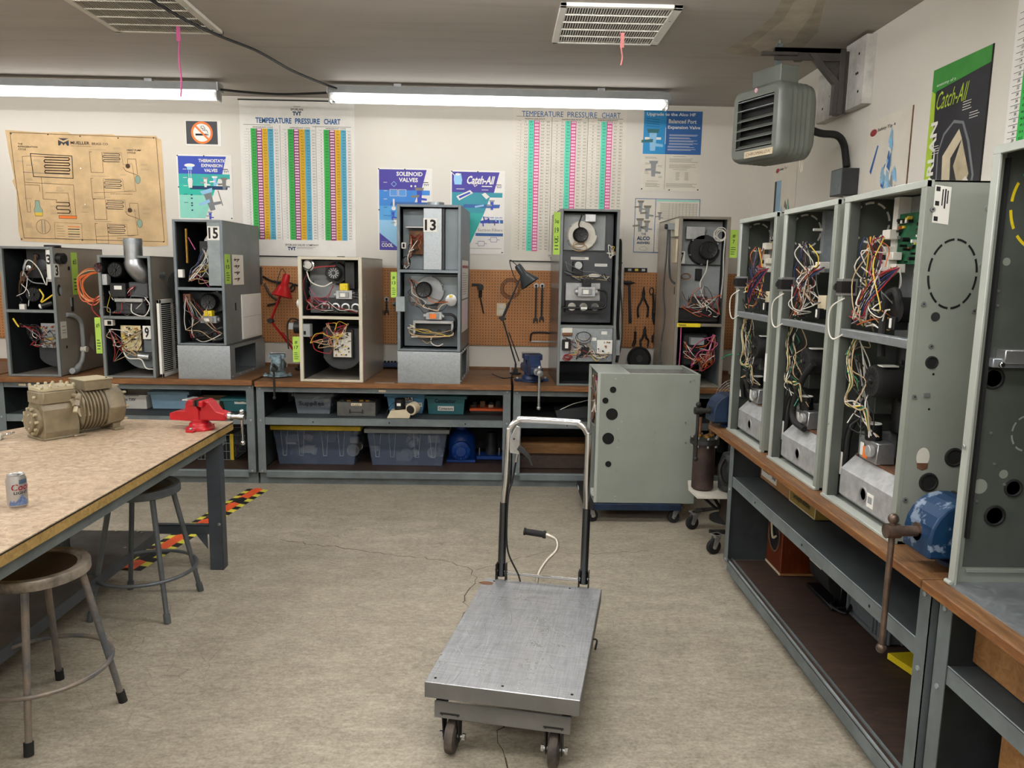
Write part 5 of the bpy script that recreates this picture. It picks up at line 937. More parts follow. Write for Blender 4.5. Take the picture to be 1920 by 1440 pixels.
def vise(loc, rz, label, body, jaw='iron', sc=1.0, handle='alu', s=0.0, top=None, hl=.1, jw=1.0):   # jaws along y, screw towards -y
    t = thing('bench_vise', label, 'vise', loc, rz); k = sc; top = top or body
    o = MB(); o.lathe([(.075 * k, 0), (.075 * k, .012 * k), (.06 * k, .016 * k), (.055 * k, .035 * k), (.045 * k, .04 * k), (.045 * k, .06 * k)], (0, 0, 0), (0, 0, 1), body, 28); e_ = .10 if jw == 1 else .075; o.box(-e_ * k, e_ * k, -.022 * k, .022 * k, 0, .014 * k, body)
    for x in (-e_ + .015, e_ - .015): o.cyl((x * k, 0, .014 * k), (x * k, 0, .024 * k), .010 * k, 'alu', n=6)
    o.build('swivel_base', t, bevel=.002)
    o = MB(); o.prism([(-.02, .05), (.15, .05), (.155, .085), (.12, .10), (.06, .105), (.055, .145), (.04, .165), (.01, .165), (.0, .14), (-.02, .11)], lambda a, b, d: (d, a * k, b * k), -.042 * k, .042 * k, body); o.box(-.055 * k, .055 * k, .0, .03 * k, .135 * k, .165 * k, body); o.box(-.05 * k, .05 * k, .035 * k, .07 * k, .160 * k, .168 * k, 'alu'); o.build('fixed_jaw', t, bevel=.006, seg=2)
    o = MB(); o.prism([(-.135, .03), (.0, .03), (.0, .12), (-.028, .12), (-.028, .165), (-.06, .166), (-.082, .160), (-.102, .148), (-.118, .13), (-.13, .105), (-.135, .08)] if jw > 1 else [(-.17, .06), (-.02, .055), (.0, .06), (.0, .1), (-.025, .108), (-.03, .15), (-.045, .165), (-.075, .16), (-.12, .11), (-.17, .10)], lambda a, b, d: (d, (a - s) * k, b * k), -.034 * k * jw, .034 * k * jw, top); o.box(-.055 * k, .055 * k, (-.055 - s) * k, (-.028 - s) * k, .13 * k, .165 * k, top); o.build('moving_jaw', t, bevel=.007, seg=2)
    o = MB(); o.box(-.052 * k, .052 * k, (-.028 - s) * k, (-.02 - s) * k, .135 * k, .166 * k, jaw).box(-.052 * k, .052 * k, -.008 * k, .0, .135 * k, .166 * k, jaw); o.build('jaw_plates', t)
    o = MB(); y = (-.17 - s + (.055 if jw > 1 else 0)) * k; o.cyl((0, y, .08 * k), (0, y - .02 * k, .08 * k), .022 * k, handle); o.lathe([(.013 * k, 0), (.013 * k, .05 * k), (.018 * k, .052 * k), (.018 * k, .085 * k), (.0001, .088 * k)], (0, y - .01 * k, .08 * k), (0, -1, 0), handle, 16); o.build('screw', t)
    o = MB(); yy = y - .078 * k; o.cyl((0, yy, .10 * k), (0, yy, (.10 - hl * 2) * k), .0075 * k, handle, n=12); o.ball((0, yy, .11 * k), .013 * k, handle); o.ball((0, yy, (.10 - hl * 2) * k), .013 * k, handle); o.build('handle', t)
    return t
vise((-1.60, 4.03, .83), 78, 'red bench vise clamped to the far corner of the work table', 'red_paint', sc=1.0, handle='chrome', top='red_paint', hl=.08)
vise((-1.765, 6.05, .838), 10, 'worn pale blue vise on the back bench beside the red desk lamp', 'vise_grey', sc=1.1, handle='iron', hl=.11)
vise((.27, 6.06, .827), 8, 'navy blue vise on the back bench in front of the black desk lamp', 'vise_navy', sc=1.35, handle='alu', hl=.11)
vise((1.465, 2.215, .83), -90, 'large blue vise with chipped paint between the green furnaces and the empty cabinet', 'vise_blue', sc=1.28, jw=1.7, handle=M('worn_bar', '77655a', .35, .8, .2, 18), top=M('chipped_blue', '123557', .35, .2, .3, 16, c2='77879a', thr=(.40, .45)), hl=.16)
vise((1.40, 4.35, .82), -84, 'blue vise on the far corner of the right bench beside the dolly furnace', 'vise_blue', sc=1.2, handle='iron', hl=.13, jw=1.6)

def can():
    t = thing('drink_can', 'silver beer can with red script lettering at the left edge of the work table', 'can', (-1.723, 2.665, .83), 0)
    r = .033; cs = M('can_silver', 'b4b1ae', .32, .75, .04)
    o = MB(); o.lathe([(.026, .0), (.0255, .002), (r, .011), (r, .104), (.0275, .116), (.0272, .119), (.0285, .121), (.0275, .122), (.0255, .119), (.0001, .1185)], (0, 0, 0), (0, 0, 1), cs, 48); o.build('body', t)
    th0 = math.atan2(-2.665, 1.723)
    def wp(a, b, n): th = th0 + a / r; return Vector(((r + n) * math.cos(th), (r + n) * math.sin(th), b))
    W = lambda a, b, n: wp(a, .122 - b, n)
    o = MB(); o.text(None, 'Coors', -.019, .030, .025, M('script_red', '8c1a20', .4), .078, 'l', .02, .0006, shear=.15, warp=W); o.text(None, 'LIGHT', -.010, .058, .0105, 'ink', .046, 'l', .02, .0006, warp=W)
    def P(pts, m, n): o.raw([wp(a, b, n) for a, b in pts], [tuple(range(len(pts)))], m)
    pk = [(-.028, .022), (-.022, .034), (-.017, .027), (-.012, .032), (-.006, .026), (.004, .038), (.010, .045), (.016, .052), (.020, .044), (.026, .036), (.034, .03)]
    for (a0, b0), (a1, b1) in zip(pk, pk[1:]):
        for q in range(3): u, v = a0 + (a1 - a0) * q / 3, a0 + (a1 - a0) * (q + 1) / 3; P([(u, .013), (v, .013), (v, b0 + (b1 - b0) * (q + 1) / 3), (u, b0 + (b1 - b0) * q / 3)], M('can_blue', '6f86b4', .35, .5, .2, 120), .0003)
    for a in range(6): P([(.008 + a * .005, .09), (.014 + a * .005, .09), (.013 + a * .005, .106), (.009 + a * .005, .106)], M('can_grey', '5d7690', .35, .6, 0), .0003)
    o.build('printing', t, 'printed label')
    o = MB(); o.raw([(.008 * math.cos(a * PI / 6) + .012, .006 * math.sin(a * PI / 6), .1192) for a in range(12)], [tuple(range(12))], 'void'); o.box(-.008, .006, -.004, .004, .1192, .1205, 'alu'); o.build('pull_tab', t)
can()
def clip():
    t = thing('clamp_meter', 'grey hand tool with a wire loop at the left edge of the work table', 'tool', (-2.49, 3.72, .83), 20); MB().box(-.09, .03, -.03, .02, 0, .028, 'offwhite').build('body', t, bevel=.005); MB().tube([(.03, -.02, .015), (.06, -.01, .03), (.08, .01, .03), (.06, .02, .02), (.03, .01, .015)], .004, 'chrome', 8, 5).build('loop', t)
clip()
def cover():
    t = MB(); pl = Plane((-1.855, 5.70, 0), (-.1247, -.992, 0), (.992, -.1247, 0)); L = 1.6
    P = [(-.05, .03), (.05, .03), (.03, .045), (-.03, .045)]
    d = Vector((-.145, -.989, 0)); q = Vector((.989, -.145, 0)); o0 = Vector((-1.84, 5.70, 0)); R = random.Random(5)
    N = 26
    for i in range(N):
        a = o0 + d * (1.62 * i / N); b = o0 + d * (1.62 * (i + 1) / N)
        for s in (-1, 1):
            m = 'tape_yellow' if (i + (s > 0)) % 2 else 'rubber'
            t.raw([a + q * s * .04 + Vector((0, 0, .004)), b + q * s * .04 + Vector((0, 0, .004)), b + q * s * .085 + Vector((0, 0, .001)), a + q * s * .085 + Vector((0, 0, .001))], [(0, 1, 2, 3) if s > 0 else (3, 2, 1, 0)], m)
        m = M('tape_orange', 'e35a2c', .55, 0, .08) if (i // 3) % 2 == 0 or i % 7 == 3 else 'rubber'
        t.raw([a - q * .04 + Vector((0, 0, .004)), b - q * .04 + Vector((0, 0, .004)), b + Vector((0, 0, .014)), a + Vector((0, 0, .014)), b + q * .04 + Vector((0, 0, .004)), a + q * .04 + Vector((0, 0, .004))], [(3, 2, 1, 0), (5, 4, 2, 3)], m)
    t.build('cable_cover', None, 'floor cable run under yellow and black striped tape with orange patches', 'cable cover')
cover()
# ------------------------------------------------------------------ posters on the back wall
PY = WY - .003
def pins(o, pl, pts):
    for a, b in pts: o.disc(pl, a, b, .006, 'white' if (a + b) % .02 > .01 else 'ink', .0035, 10)
def sheet(w, h, m, dog=None): 
    o = MB(); pl = FR(0, 0, 0); o.box(0, w, 0, .0015, -h, 0, m); return o, pl
def poster(o, name, label, x, z, group='posters on the back wall', rz=0, y=PY, tilt=0):
    b = o.build(name, None, label, 'poster', group); b.location = (x, y, z); b.rotation_euler = (0, math.radians(tilt), math.radians(rz)); return b
R0 = random.Random(11)
# brown refrigeration chart
def brown_chart():
    o = MB(); pl = FR(0, 0, 0); W, H = 1.335, .945
    P = [(0, .0), (.3, .012), (.52, .004), (.56, .018), (.9, .01), (.93, .02), (1.27, .012), (1.285, .035), (1.31, .04), (1.32, .3), (1.325, .62), (1.335, .93), (1.2, .945), (.8, .93), (.5, .94), (.07, .925), (.055, .84), (.06, .5), (.03, .42), (.05, .40), (.02, .2)]
    o.prism([(a, -b) for a, b in P], lambda a, b, d: (a, d, b), 0, .0015, 'kraft')
    cw = 'kraft'; ib, ig = 'ink_brown', 'ink_grey'
    L = lambda pts, w=.003, m='ink_brown': o.line(pl, pts, w, m)
    L([(.04, .02), (1.27, .03), (1.305, .90), (.10, .90), (.06, .4), (.04, .02)], .004)
    o.poly(pl, [(.44, .055), (.53, .055), (.485, .075)], 'poster_black'); o.poly(pl, [(.44, .07), (.485, .09), (.53, .07), (.53, .115), (.44, .115)], 'poster_black'); o.poly(pl, [(.455, .115), (.47, .095), (.485, .115)], cw, .001); o.poly(pl, [(.485, .115), (.50, .095), (.515, .115)], cw, .001)
    o.text(pl, 'MUELLER', .545, .077, .026, 'ink', .16, 'l', .02); o.text(pl, 'BRASS CO', .725, .083, .020, 'ink', .135, 'l', .01); o.text(pl, 'PORT HURON MICHIGAN', .545, .112, .009, ib, .17)
    for i, s in enumerate(('THE', 'REFRIGERATION', 'CYCLE')): o.text(pl, s, .10, .105 + .022 * i, .014, 'ink', (.04, .165, .065)[i], 'l', .02)
    for i, s in enumerate(('HEAT PUMP', 'CYCLE')): o.text(pl, s, 1.02, .13 + .022 * i, .014, 'ink', (.12, .07)[i], 'l', .02)
    o.line(pl, [(.20, .19), (.55, .20), (.55, .385), (.215, .38)], .006, 'ink', .0012, True)
    def serp(a0, a1, b0, n, g, w, m):
        for i in range(n):
            o.line(pl, [(a0, b0 + i * g), (a1, b0 + i * g)], w, m)
            if i < n - 1: k = a1 if i % 2 == 0 else a0; s = 1 if i % 2 == 0 else -1; o.line(pl, [(k, b0 + i * g), (k + s * .008, b0 + (i + .5) * g), (k, b0 + (i + 1) * g)], w, m)
    gm = M('print_green', '7d9a6c', .8, var=0)
    serp(.32, .52, .215, 7, .022, .008, 'ink_brown'); serp(.322, .518, .215, 7, .022, .0045, gm)
    L([(.13, .215), (.2, .21), (.5, .215)]); L([(.13, .215), (.14, .62), (.145, .68), (.17, .68), (.17, .60)]); L([(.13, .345), (.52, .355)], .005, 'ink_grey'); L([(.14, .43), (.55, .44), (.555, .70), (.52, .70)]); L([(.14, .45), (.26, .45), (.26, .5)]); L([(.28, .38), (.285, .565), (.40, .57), (.39, .59)]); L([(.31, .51), (.50, .51), (.515, .69)])
    serp(.40, .50, .59, 4, .03, .008, 'ink_brown'); o.poly(pl, [(.41, .70), (.56, .70), (.56, .725), (.41, .725)], 'hot_orange', .0009); o.line(pl, [(.41, .70), (.56, .70), (.56, .725), (.41, .725)], .003, ib, .0013, True)
    tk = M('print_tank', '8ba391', .8, var=0); o.poly(pl, [(.215, .58), (.25, .58), (.255, .63), (.275, .66), (.27, .71), (.21, .71), (.2, .66), (.213, .63)], tk); o.poly(pl, [(.203, .68), (.273, .68), (.27, .71), (.21, .71)], 'w_yellow', .0011); o.line(pl, [(.215, .58), (.25, .58), (.255, .63), (.275, .66), (.27, .71), (.21, .71), (.2, .66), (.213, .63)], .0025, ib, .0013, True)
    o.ring(pl, .27, .80, .06, .003, ib); L([(.26, .75), (.26, .85)], .006, 'ink_grey'); L([(.285, .75), (.285, .85)], .006, 'ink_grey')
    o.line(pl, [(.37, .76), (.60, .765), (.60, .90), (.365, .895)], .002, ib, .0012, True)
    for i, m in enumerate(('hot_orange', 'ink', gm, 'ink', 'ink_grey')): o.rect(pl, .48, .79 + .021 * i, .58, .797 + .021 * i, m); o.scribble(pl, .385, .79 + .021 * i, .46, 1, .01, ib)
    for k, (a, b) in enumerate(((.70, .16), (.70, .38), (.71, .555), (.715, .76))):
        L([(a, b), (a + .02, b)]); L([(a, b), (a + .005, b + .17), (a + .11, b + .17), (a + .105, b + .005)], .003); serp(a + .12, a + .25, b + .01, 5, .017, .006, ig); serp(a + .122, a + .248, b + .01, 5, .017, .003, gm if k != 1 else ib); L([(a + .105, b), (a + .27, b), (a + .28, b + .1), (a + .36, b + .09)], .002); o.scribble(pl, a + .0, b - .02, a + .2, 1, .01, ig)
    for b in (.23, .60):
        L([(1.02, b + .03), (1.02, b - .02), (1.09, b - .02), (1.10, b + .12)], .003); L([(.98, b + .05), (1.0, b + .08), (1.06, b + .1), (1.09, b + .11)], .004); L([(1.06, b + .03), (1.08, b + .25), (.72, b + .27)], .0025); o.disc(pl, 1.10, b + .15, .022, tk, .0015, 18, .035); o.ring(pl, 1.10, b + .15, .022, .0025, ib, .0018, 18, .035); o.disc(pl, 1.02, b + .04, .02, ib, .001, 12)
    for a, b in [(.08, .25), (.16, .28), (.22, .24), (.15, .40), (.3, .42), (.4, .46), (.4, .475), (.4, .49), (.12, .56), (.34, .62), (.34, .68), (.12, .77), (.12, .785), (.12, .80), (.9, .12), (.62, .62), (.60, .66), (1.13, .25), (1.13, .29), (1.13, .62), (1.13, .66), (.95, .34), (.85, .43), (.95, .72)]: o.scribble(pl, a, b, a + .07, 2, .009, ig, .0018, R0)
    o.text(pl, 'System Shown in Cooling Mode', .86, .50, .011, ib, .19, 'l', .01); o.text(pl, 'System Shown in Heating Mode', .90, .875, .011, ib, .19, 'l', .01)
    pins(o, pl, [(.05, .03), (.36, .028), (.63, .035), (.95, .04), (1.25, .03), (.08, .91), (.6, .905), (1.3, .9), (.62, .3), (.64, .6)])
    poster(o, 'wall_chart', 'old brown refrigeration cycle wall chart with torn edges', -4.215, 2.815, tilt=.5)
brown_chart()
def no_smoking():
    o, pl = sheet(.30, .21, 'white'); o.rect(pl, .005, .006, .27, .195, 'poster_black'); a, b = .138, .10
    o.disc(pl, a, b, .092, 'hot_orange', .001, 36); o.disc(pl, a, b, .074, 'white', .0013, 36); o.rect(pl, a - .055, b + .008, a + .035, b + .024, 'ink', .0016); o.rect(pl, a + .038, b + .008, a + .044, b + .024, 'ink', .0016).rect(pl, a + .048, b + .008, a + .053, b + .024, 'ink', .0016)
    o.line(pl, [(a + .0, b - .055), (a - .008, b - .045), (a + .0, b - .034), (a + .012, b - .036), (a + .01, b - .02), (a + .03, b - .016)], .004, 'ink', .0016).line(pl, [(a + .01, b - .056), (a + .028, b - .04), (a + .022, b - .028), (a + .044, b - .018), (a + .05, b - .0)], .004, 'ink', .0016)
    o.line(pl, [(a - .058, b - .058), (a + .058, b + .058)], .016, 'hot_orange', .0019)
    poster(o, 'no_smoking_sign', 'black no-smoking sign with an orange prohibition circle', -2.693, 2.925)
no_smoking()
def flask(o, pl, a, b, s, m1='white', m2='sky'):     # exploded valve drawing
    o.disc(pl, a, b, .06 * s, m1, .0016, 20, .02 * s); o.rect(pl, a - .03 * s, b + .015 * s, a + .03 * s, b + .05 * s, m2, .0017); o.line(pl, [(a - .012 * s, b + .06 * s), (a - .012 * s, b + .13 * s)], .005 * s, m1, .0016).line(pl, [(a + .012 * s, b + .06 * s), (a + .012 * s, b + .13 * s)], .005 * s, m1, .0016)
    o.poly(pl, [(a - .02 * s, b + .14 * s), (a + .02 * s, b + .14 * s), (a + .028 * s, b + .17 * s), (a + .02 * s, b + .25 * s), (a - .02 * s, b + .25 * s), (a - .028 * s, b + .17 * s)], m1, .0016)
def valve_drawing(o, pl, a, b, s, m, m2='grey_plastic', rot=0):
    c, si = math.cos(rot), math.sin(rot); f = lambda p: (a + (p[0] * c - p[1] * si) * s, b + (p[0] * si + p[1] * c) * s)
    o.poly(pl, [f(p) for p in ((-.03, -.06), (.03, -.06), (.02, .08), (-.02, .08))], m, .0016); o.poly(pl, [f(p) for p in ((-.05, -.085), (.05, -.085), (.04, -.055), (-.04, -.055))], m2, .0018); o.poly(pl, [f(p) for p in ((-.09, .0), (.0, -.01), (.0, .015), (-.09, .02))], m2, .0017); o.poly(pl, [f(p) for p in ((.0, .02), (.08, .03), (.08, .05), (.0, .045))], m, .0017)
def tri_poster(kind, label, x, z):
    W, H = .47, .71 if kind != 'thermo' else .545
    o, pl = sheet(W, H, 'paper_white'); hd, m2 = {'thermo': ('royal', 'teal'), 'sol': ('indigo', 'azure'), 'catch': ('indigo', 'sea')}[kind]; m3 = {'thermo': 'aqua', 'sol': 'sky', 'catch': 'teal'}[kind]
    e = .012; hb = .185 if kind != 'thermo' else .16
    sx = lambda b: W * .9 - b * .36
    # left field in bands of the printed gradient
    if kind == 'catch': o.poly(pl, [(e, hb), (sx(hb), hb), (sx(.36), .36), (.17, .63), (.10, .43), (e, .36)], m2, .0005).poly(pl, [(.08, .36), (sx(.36), .36), (.17, .63)], m3, .0007)
    else: o.poly(pl, [(e, hb), (sx(hb), hb), (sx(H), H - e), (e, H - e)], m2, .0005); o.poly(pl, [(e, H * .62), (sx(H * .62), H * .62), (sx(H), H - e), (e, H - e)], m3, .0007); o.poly(pl, [(e, H * .45), (sx(H * .45), H * .45), (sx(H * .62), H * .62), (e, H * .62)], M(kind + '_mid', {'thermo': '10b8a2', 'sol': '4c9fdc'}[kind], .5, var=.03), .0006)
    o.poly(pl, [(e, e), (W * .9, e), (sx(hb) + .02, hb), (e, hb)], hd, .0008)
    o.poly(pl, [(W * .42, hb + .0), (W - .02, hb), (W - .02, hb + .04), (W * .3, hb + .04)], m2 if kind != 'sol' else 'azure', .001); o.poly(pl, [(W * .25, hb + .10), (W * .92, hb + .10), (W * .9, hb + .13), (W * .22, hb + .13)], 'navy_ink' if kind == 'thermo' else 'alco_dark', .001)
    o.scribble(pl, W * .83, .115, W * .96, 1, .01, 'ink', .006).text(pl, 'TVT', W * .895, .13, .018, 'navy_ink', .045, 'c', .03)
    if kind == 'thermo':
        for i, (s, w_, c) in enumerate((('THERMOSTATIC', .235, .305), ('EXPANSION', .18, .30), ('VALVES', .115, .29))): o.text(pl, s, c, .035 + .04 * i, .028, 'white', w_, 'c', .03)
        flask(o, pl, .11, .09, .75); valve_drawing(o, pl, .24, .23, .5, 'white'); valve_drawing(o, pl, .32, .22, .5, 'sky', 'white'); valve_drawing(o, pl, .40, .24, .6, 'w_grey', 'ink_grey'); valve_drawing(o, pl, .27, .38, 1.1, 'w_grey', 'sky', -.3); o.line(pl, [(.345, .30), (.38, .42)], .008, 'ink_grey', .0018); valve_drawing(o, pl, .27, .51, .4, 'royal')
        for b in (.33, .36, .40, .42, .46): o.rect(pl, .11, b, .125, b + .012, 'navy_ink', .0016)
    elif kind == 'sol':
        for i, (s, w_, c) in enumerate((('SOLENOID', .225, .275), ('VALVES', .165, .265))): o.text(pl, s, c, .03 + .05 * i, .036, 'white', w_, 'c', .03)
        o.disc(pl, .29, .15, .008, 'white', .0016).disc(pl, .325, .15, .008, 'white', .0016); o.ring(pl, .14, .135, .022, .004, 'sky', .0016, 4); 
        for a in (.14, .215): o.line(pl, [(a - .035, .18), (a + .03, .18), (a + .03, .235), (a - .035, .235)], .003, 'white', .0016, True); [o.line(pl, [(a - .03 + .009 * i, .183), (a - .03 + .009 * i, .232)], .0018, 'sky', .0015) for i in range(7)]
        valve_drawing(o, pl, .36, .23, .8, 'royal', 'ink_grey'); o.rect(pl, .13, .26, .145, .33, 'white', .0016); o.disc(pl, .137, .34, .018, 'white', .0016); valve_drawing(o, pl, .13, .40, .5, 'royal', 'azure'); valve_drawing(o, pl, .15, .46, .4, 'white')
        o.poly(pl, [(e, .55), (e, H - e), (.20, H - e)], 'indigo', .0012); o.text(pl, 'COOL', .03, .64, .032, 'white', .10, 'l', .03, .0016); o.text(pl, 'KEEPIN\' IT', .03, .625, .008, 'white', .05, 'l', .0, .0016)
    else:
        for ww, mm, nn in ((.03, 'white', .0016),): o.text(pl, 'Catch-All', .135, .045, .07, mm, .235, 'l', ww, nn, shear=.22)
        o.line(pl, [(.23, .12), (.21, .135), (.20, .12), (.235, .095), (.27, .08)], .006, 'white', .0017); o.rect(pl, .27, .128, .36, .136, 'white', .0016); o.poly(pl, [(.03, .04), (.09, .025), (.10, .08), (.095, .12), (.035, .12), (.028, .08)], 'sky', .0016); o.disc(pl, .062, .035, .022, 'white', .0018, 16, .01); o.line(pl, [(.01, .02), (.03, .04)], .006, 'white', .0017)
        o.scribble(pl, .05, .155, .15, 1, .01, 'white', .005, n=.0016); o.scribble(pl, .27, .16, .35, 1, .01, 'white', .004, n=.0016)
        o.poly(pl, [(.05, .22), (.17, .165), (.195, .19), (.075, .255)], 'white', .0016); o.poly(pl, [(.07, .222), (.165, .18), (.175, .192), (.08, .238)], 'royal', .0018); o.poly(pl, [(.27, .20), (.30, .185), (.34, .22), (.31, .24)], 'white', .0016); o.poly(pl, [(.21, .30), (.29, .285), (.29, .30), (.215, .315)], 'sky', .0016); valve_drawing(o, pl, .36, .29, .5, 'royal')
        o.rect(pl, .29, .415, .46, .445, 'alco_dark', .001); valve_drawing(o, pl, .30, .43, .5, 'royal', 'indigo', 1.4); valve_drawing(o, pl, .40, .43, .4, 'indigo', 'sky', 1.5); o.text(pl, 'Suction Filters', .24, .49, .024, 'ink_grey', .215, 'l', .0); o.rect(pl, .22, .53, .46, .555, 'alco_dark', .001); o.text(pl, 'TEMP-AIR  See-All', .29, .39, .012, 'royal', .16, 'l', .02)
        for a, b in ((.27, .62), (.38, .585), (.10, .62)): o.line(pl, [(a - .05, b), (a - .03, b), (a - .025, b - .02), (a + .025, b - .02), (a + .03, b), (a + .05, b), (a + .03, b), (a + .025, b + .02), (a - .025, b + .02), (a - .03, b)], .003, 'indigo', .0014)
        o.rect(pl, .02, H - .05, W - .02, H - .047, 'ink_grey')
    if kind != 'catch':
        for i in range(5): o.scribble(pl, .05, .12 + i * .07, .09, 1, .01, 'white' if i < 3 else 'navy_ink', .004, n=.0016)
    pins(o, pl, [(.01, .01), (W / 2, .01), (W - .01, .012), (.01, H / 2), (W - .01, H / 2), (W - .015, H - .015)])
    poster(o, 'poster', label, x, z)
tri_poster('thermo', 'blue and green poster headed THERMOSTATIC EXPANSION VALVES', -2.782, 2.643)
tri_poster('sol', 'blue and white poster headed SOLENOID VALVES', -1.064, 2.565)
tri_poster('catch', 'purple and teal poster with large white script lettering, right of the furnace numbered 13', -.435, 2.557)
def pressure_chart(kind, label, x, z):
    W, H = .975, 1.31; o, pl = sheet(W, H, 'paper_white' if kind == 1 else 'paper'); R = random.Random(kind)
    o.box(-.01, W + .01, -.006, .004, -.006, .004, 'iron').box(-.01, W + .01, -.006, .004, -H - .004, -H + .006, 'iron')
    if kind == 1:
        o.text(pl, 'SPORLAN', W * .5, .065, .018, 'ink', .105, 'c', .02); o.rect(pl, W * .5 - .03, .048, W * .5 + .03, .051, 'ink'); o.text(pl, 'TVT', W * .5, .09, .034, 'navy_ink', .075, 'c', .05); o.text(pl, 'TEMPERATURE', .135, .145, .046, 'blue_ink', .305, 'l', .03); o.text(pl, 'PRESSURE', .47, .145, .046, 'blue_ink', .21, 'l', .03); o.text(pl, 'CHART', .715, .145, .046, 'blue_ink', .14, 'l', .03)
        top, bot = .235, 1.165; P0, PW = (.035, .35, .655), .30; cols = ['bar_green', 'bar_plum', 'bar_gold', 'bar_blue', None]; hs = ['22', '502', '12', '134a', '717']
    else:
        o.text(pl, 'TEMPERATURE', .075, .04, .045, 'blue_ink', .355, 'l', .0); o.text(pl, 'PRESSURE', .465, .04, .045, 'blue_ink', .255, 'l', .0); o.text(pl, 'CHART', .76, .04, .045, 'blue_ink', .16, 'l', .0)
        top, bot = .115, 1.22; P0, PW = (.03, .345, .655), .30; cols = [None, 'bar_teal', 'bar_pink', None, None]; hs = ['12', '22', '502', '717', '500']
    o.rect(pl, .03, top - .032, .26, top - .028, 'ink_grey').rect(pl, W - .36, top - .026, W - .03, top - .022, 'ink_grey')
    rows = 38 if kind == 1 else 40; rh = (bot - top - .03) / rows; cw = .048
    for k, p in enumerate(P0):
        if k: o.rect(pl, p - .012, top - .03, p - .009, bot, 'ink_grey' if kind == 1 else 'ink')
        o.text(pl, 'REFRIGERANT CODE' if kind == 1 else 'REFRIGERANT', p + .16, top - .016, .010, 'ink', .17, 'c', .01); o.text(pl, 'Temp', p + .028, top + .002, .009, 'w_red' if kind == 2 else 'ink', .028, 'c')
        for c in range(5):
            a = p + .055 + c * cw
            if cols[c]: o.rect(pl, a, top, a + cw, bot, cols[c], .0006)
            wide = c in ((1,) if kind == 1 else (2,))
            if wide:
                for r in range(rows + 1): o.rect(pl, a + .008, top + .004 + r * rh, a + cw - .006, top + rh * .72 + r * rh, 'pink_pale', .0009)
            if not (wide and kind == 1): o.text(pl, hs[c], a + cw / 2, top + .006, .013, 'ink', None, 'c', .0)
            for r in range(rows):
                v = '%.1f' % ((r + k * rows) * (1.3 + .5 * c) + 2.1 * c + R.random()); o.text(pl, v, a + cw - .008, top + .034 + r * rh, .0095, 'ink' if not wide else ('bar_plum' if kind == 1 else 'bar_pink'), .026, 'r', .012)
        for r in range(rows):
            b = top + .034 + r * rh; o.text(pl, str(r + k * rows), p + .04, b, .009, 'ink', None, 'r', .01)
            if kind == 1 or r % 1 == 0: o.rect(pl, p + .0, b - .008, p + .055, b - .0068, 'ink_grey', .0009); o.rect(pl, p + .055, b - .0075, p + .295, b - .0068, 'ink_grey', .001)
    if kind == 1: o.text(pl, 'SPORLAN VALVE COMPANY', .36, 1.20, .017, 'ink', .29, 'l', .01); o.text(pl, 'TVT', .38, 1.225, .032, 'navy_ink', .07, 'l', .05); o.scribble(pl, .46, 1.226, .66, 2, .01, 'ink_grey', .003)
    else: o.text(pl, 'SPORLAN', .33, 1.25, .015, 'ink', .07, 'l', .01); o.text(pl, 'TVT', .345, 1.27, .028, 'navy_ink', .05, 'l', .05)
    poster(o, 'wall_chart', label, x, z)
pressure_chart(1, 'temperature pressure chart with green, purple, yellow and blue columns', -2.232, 3.105)
pressure_chart(2, 'temperature pressure chart with teal and pink columns', .097, 3.10)
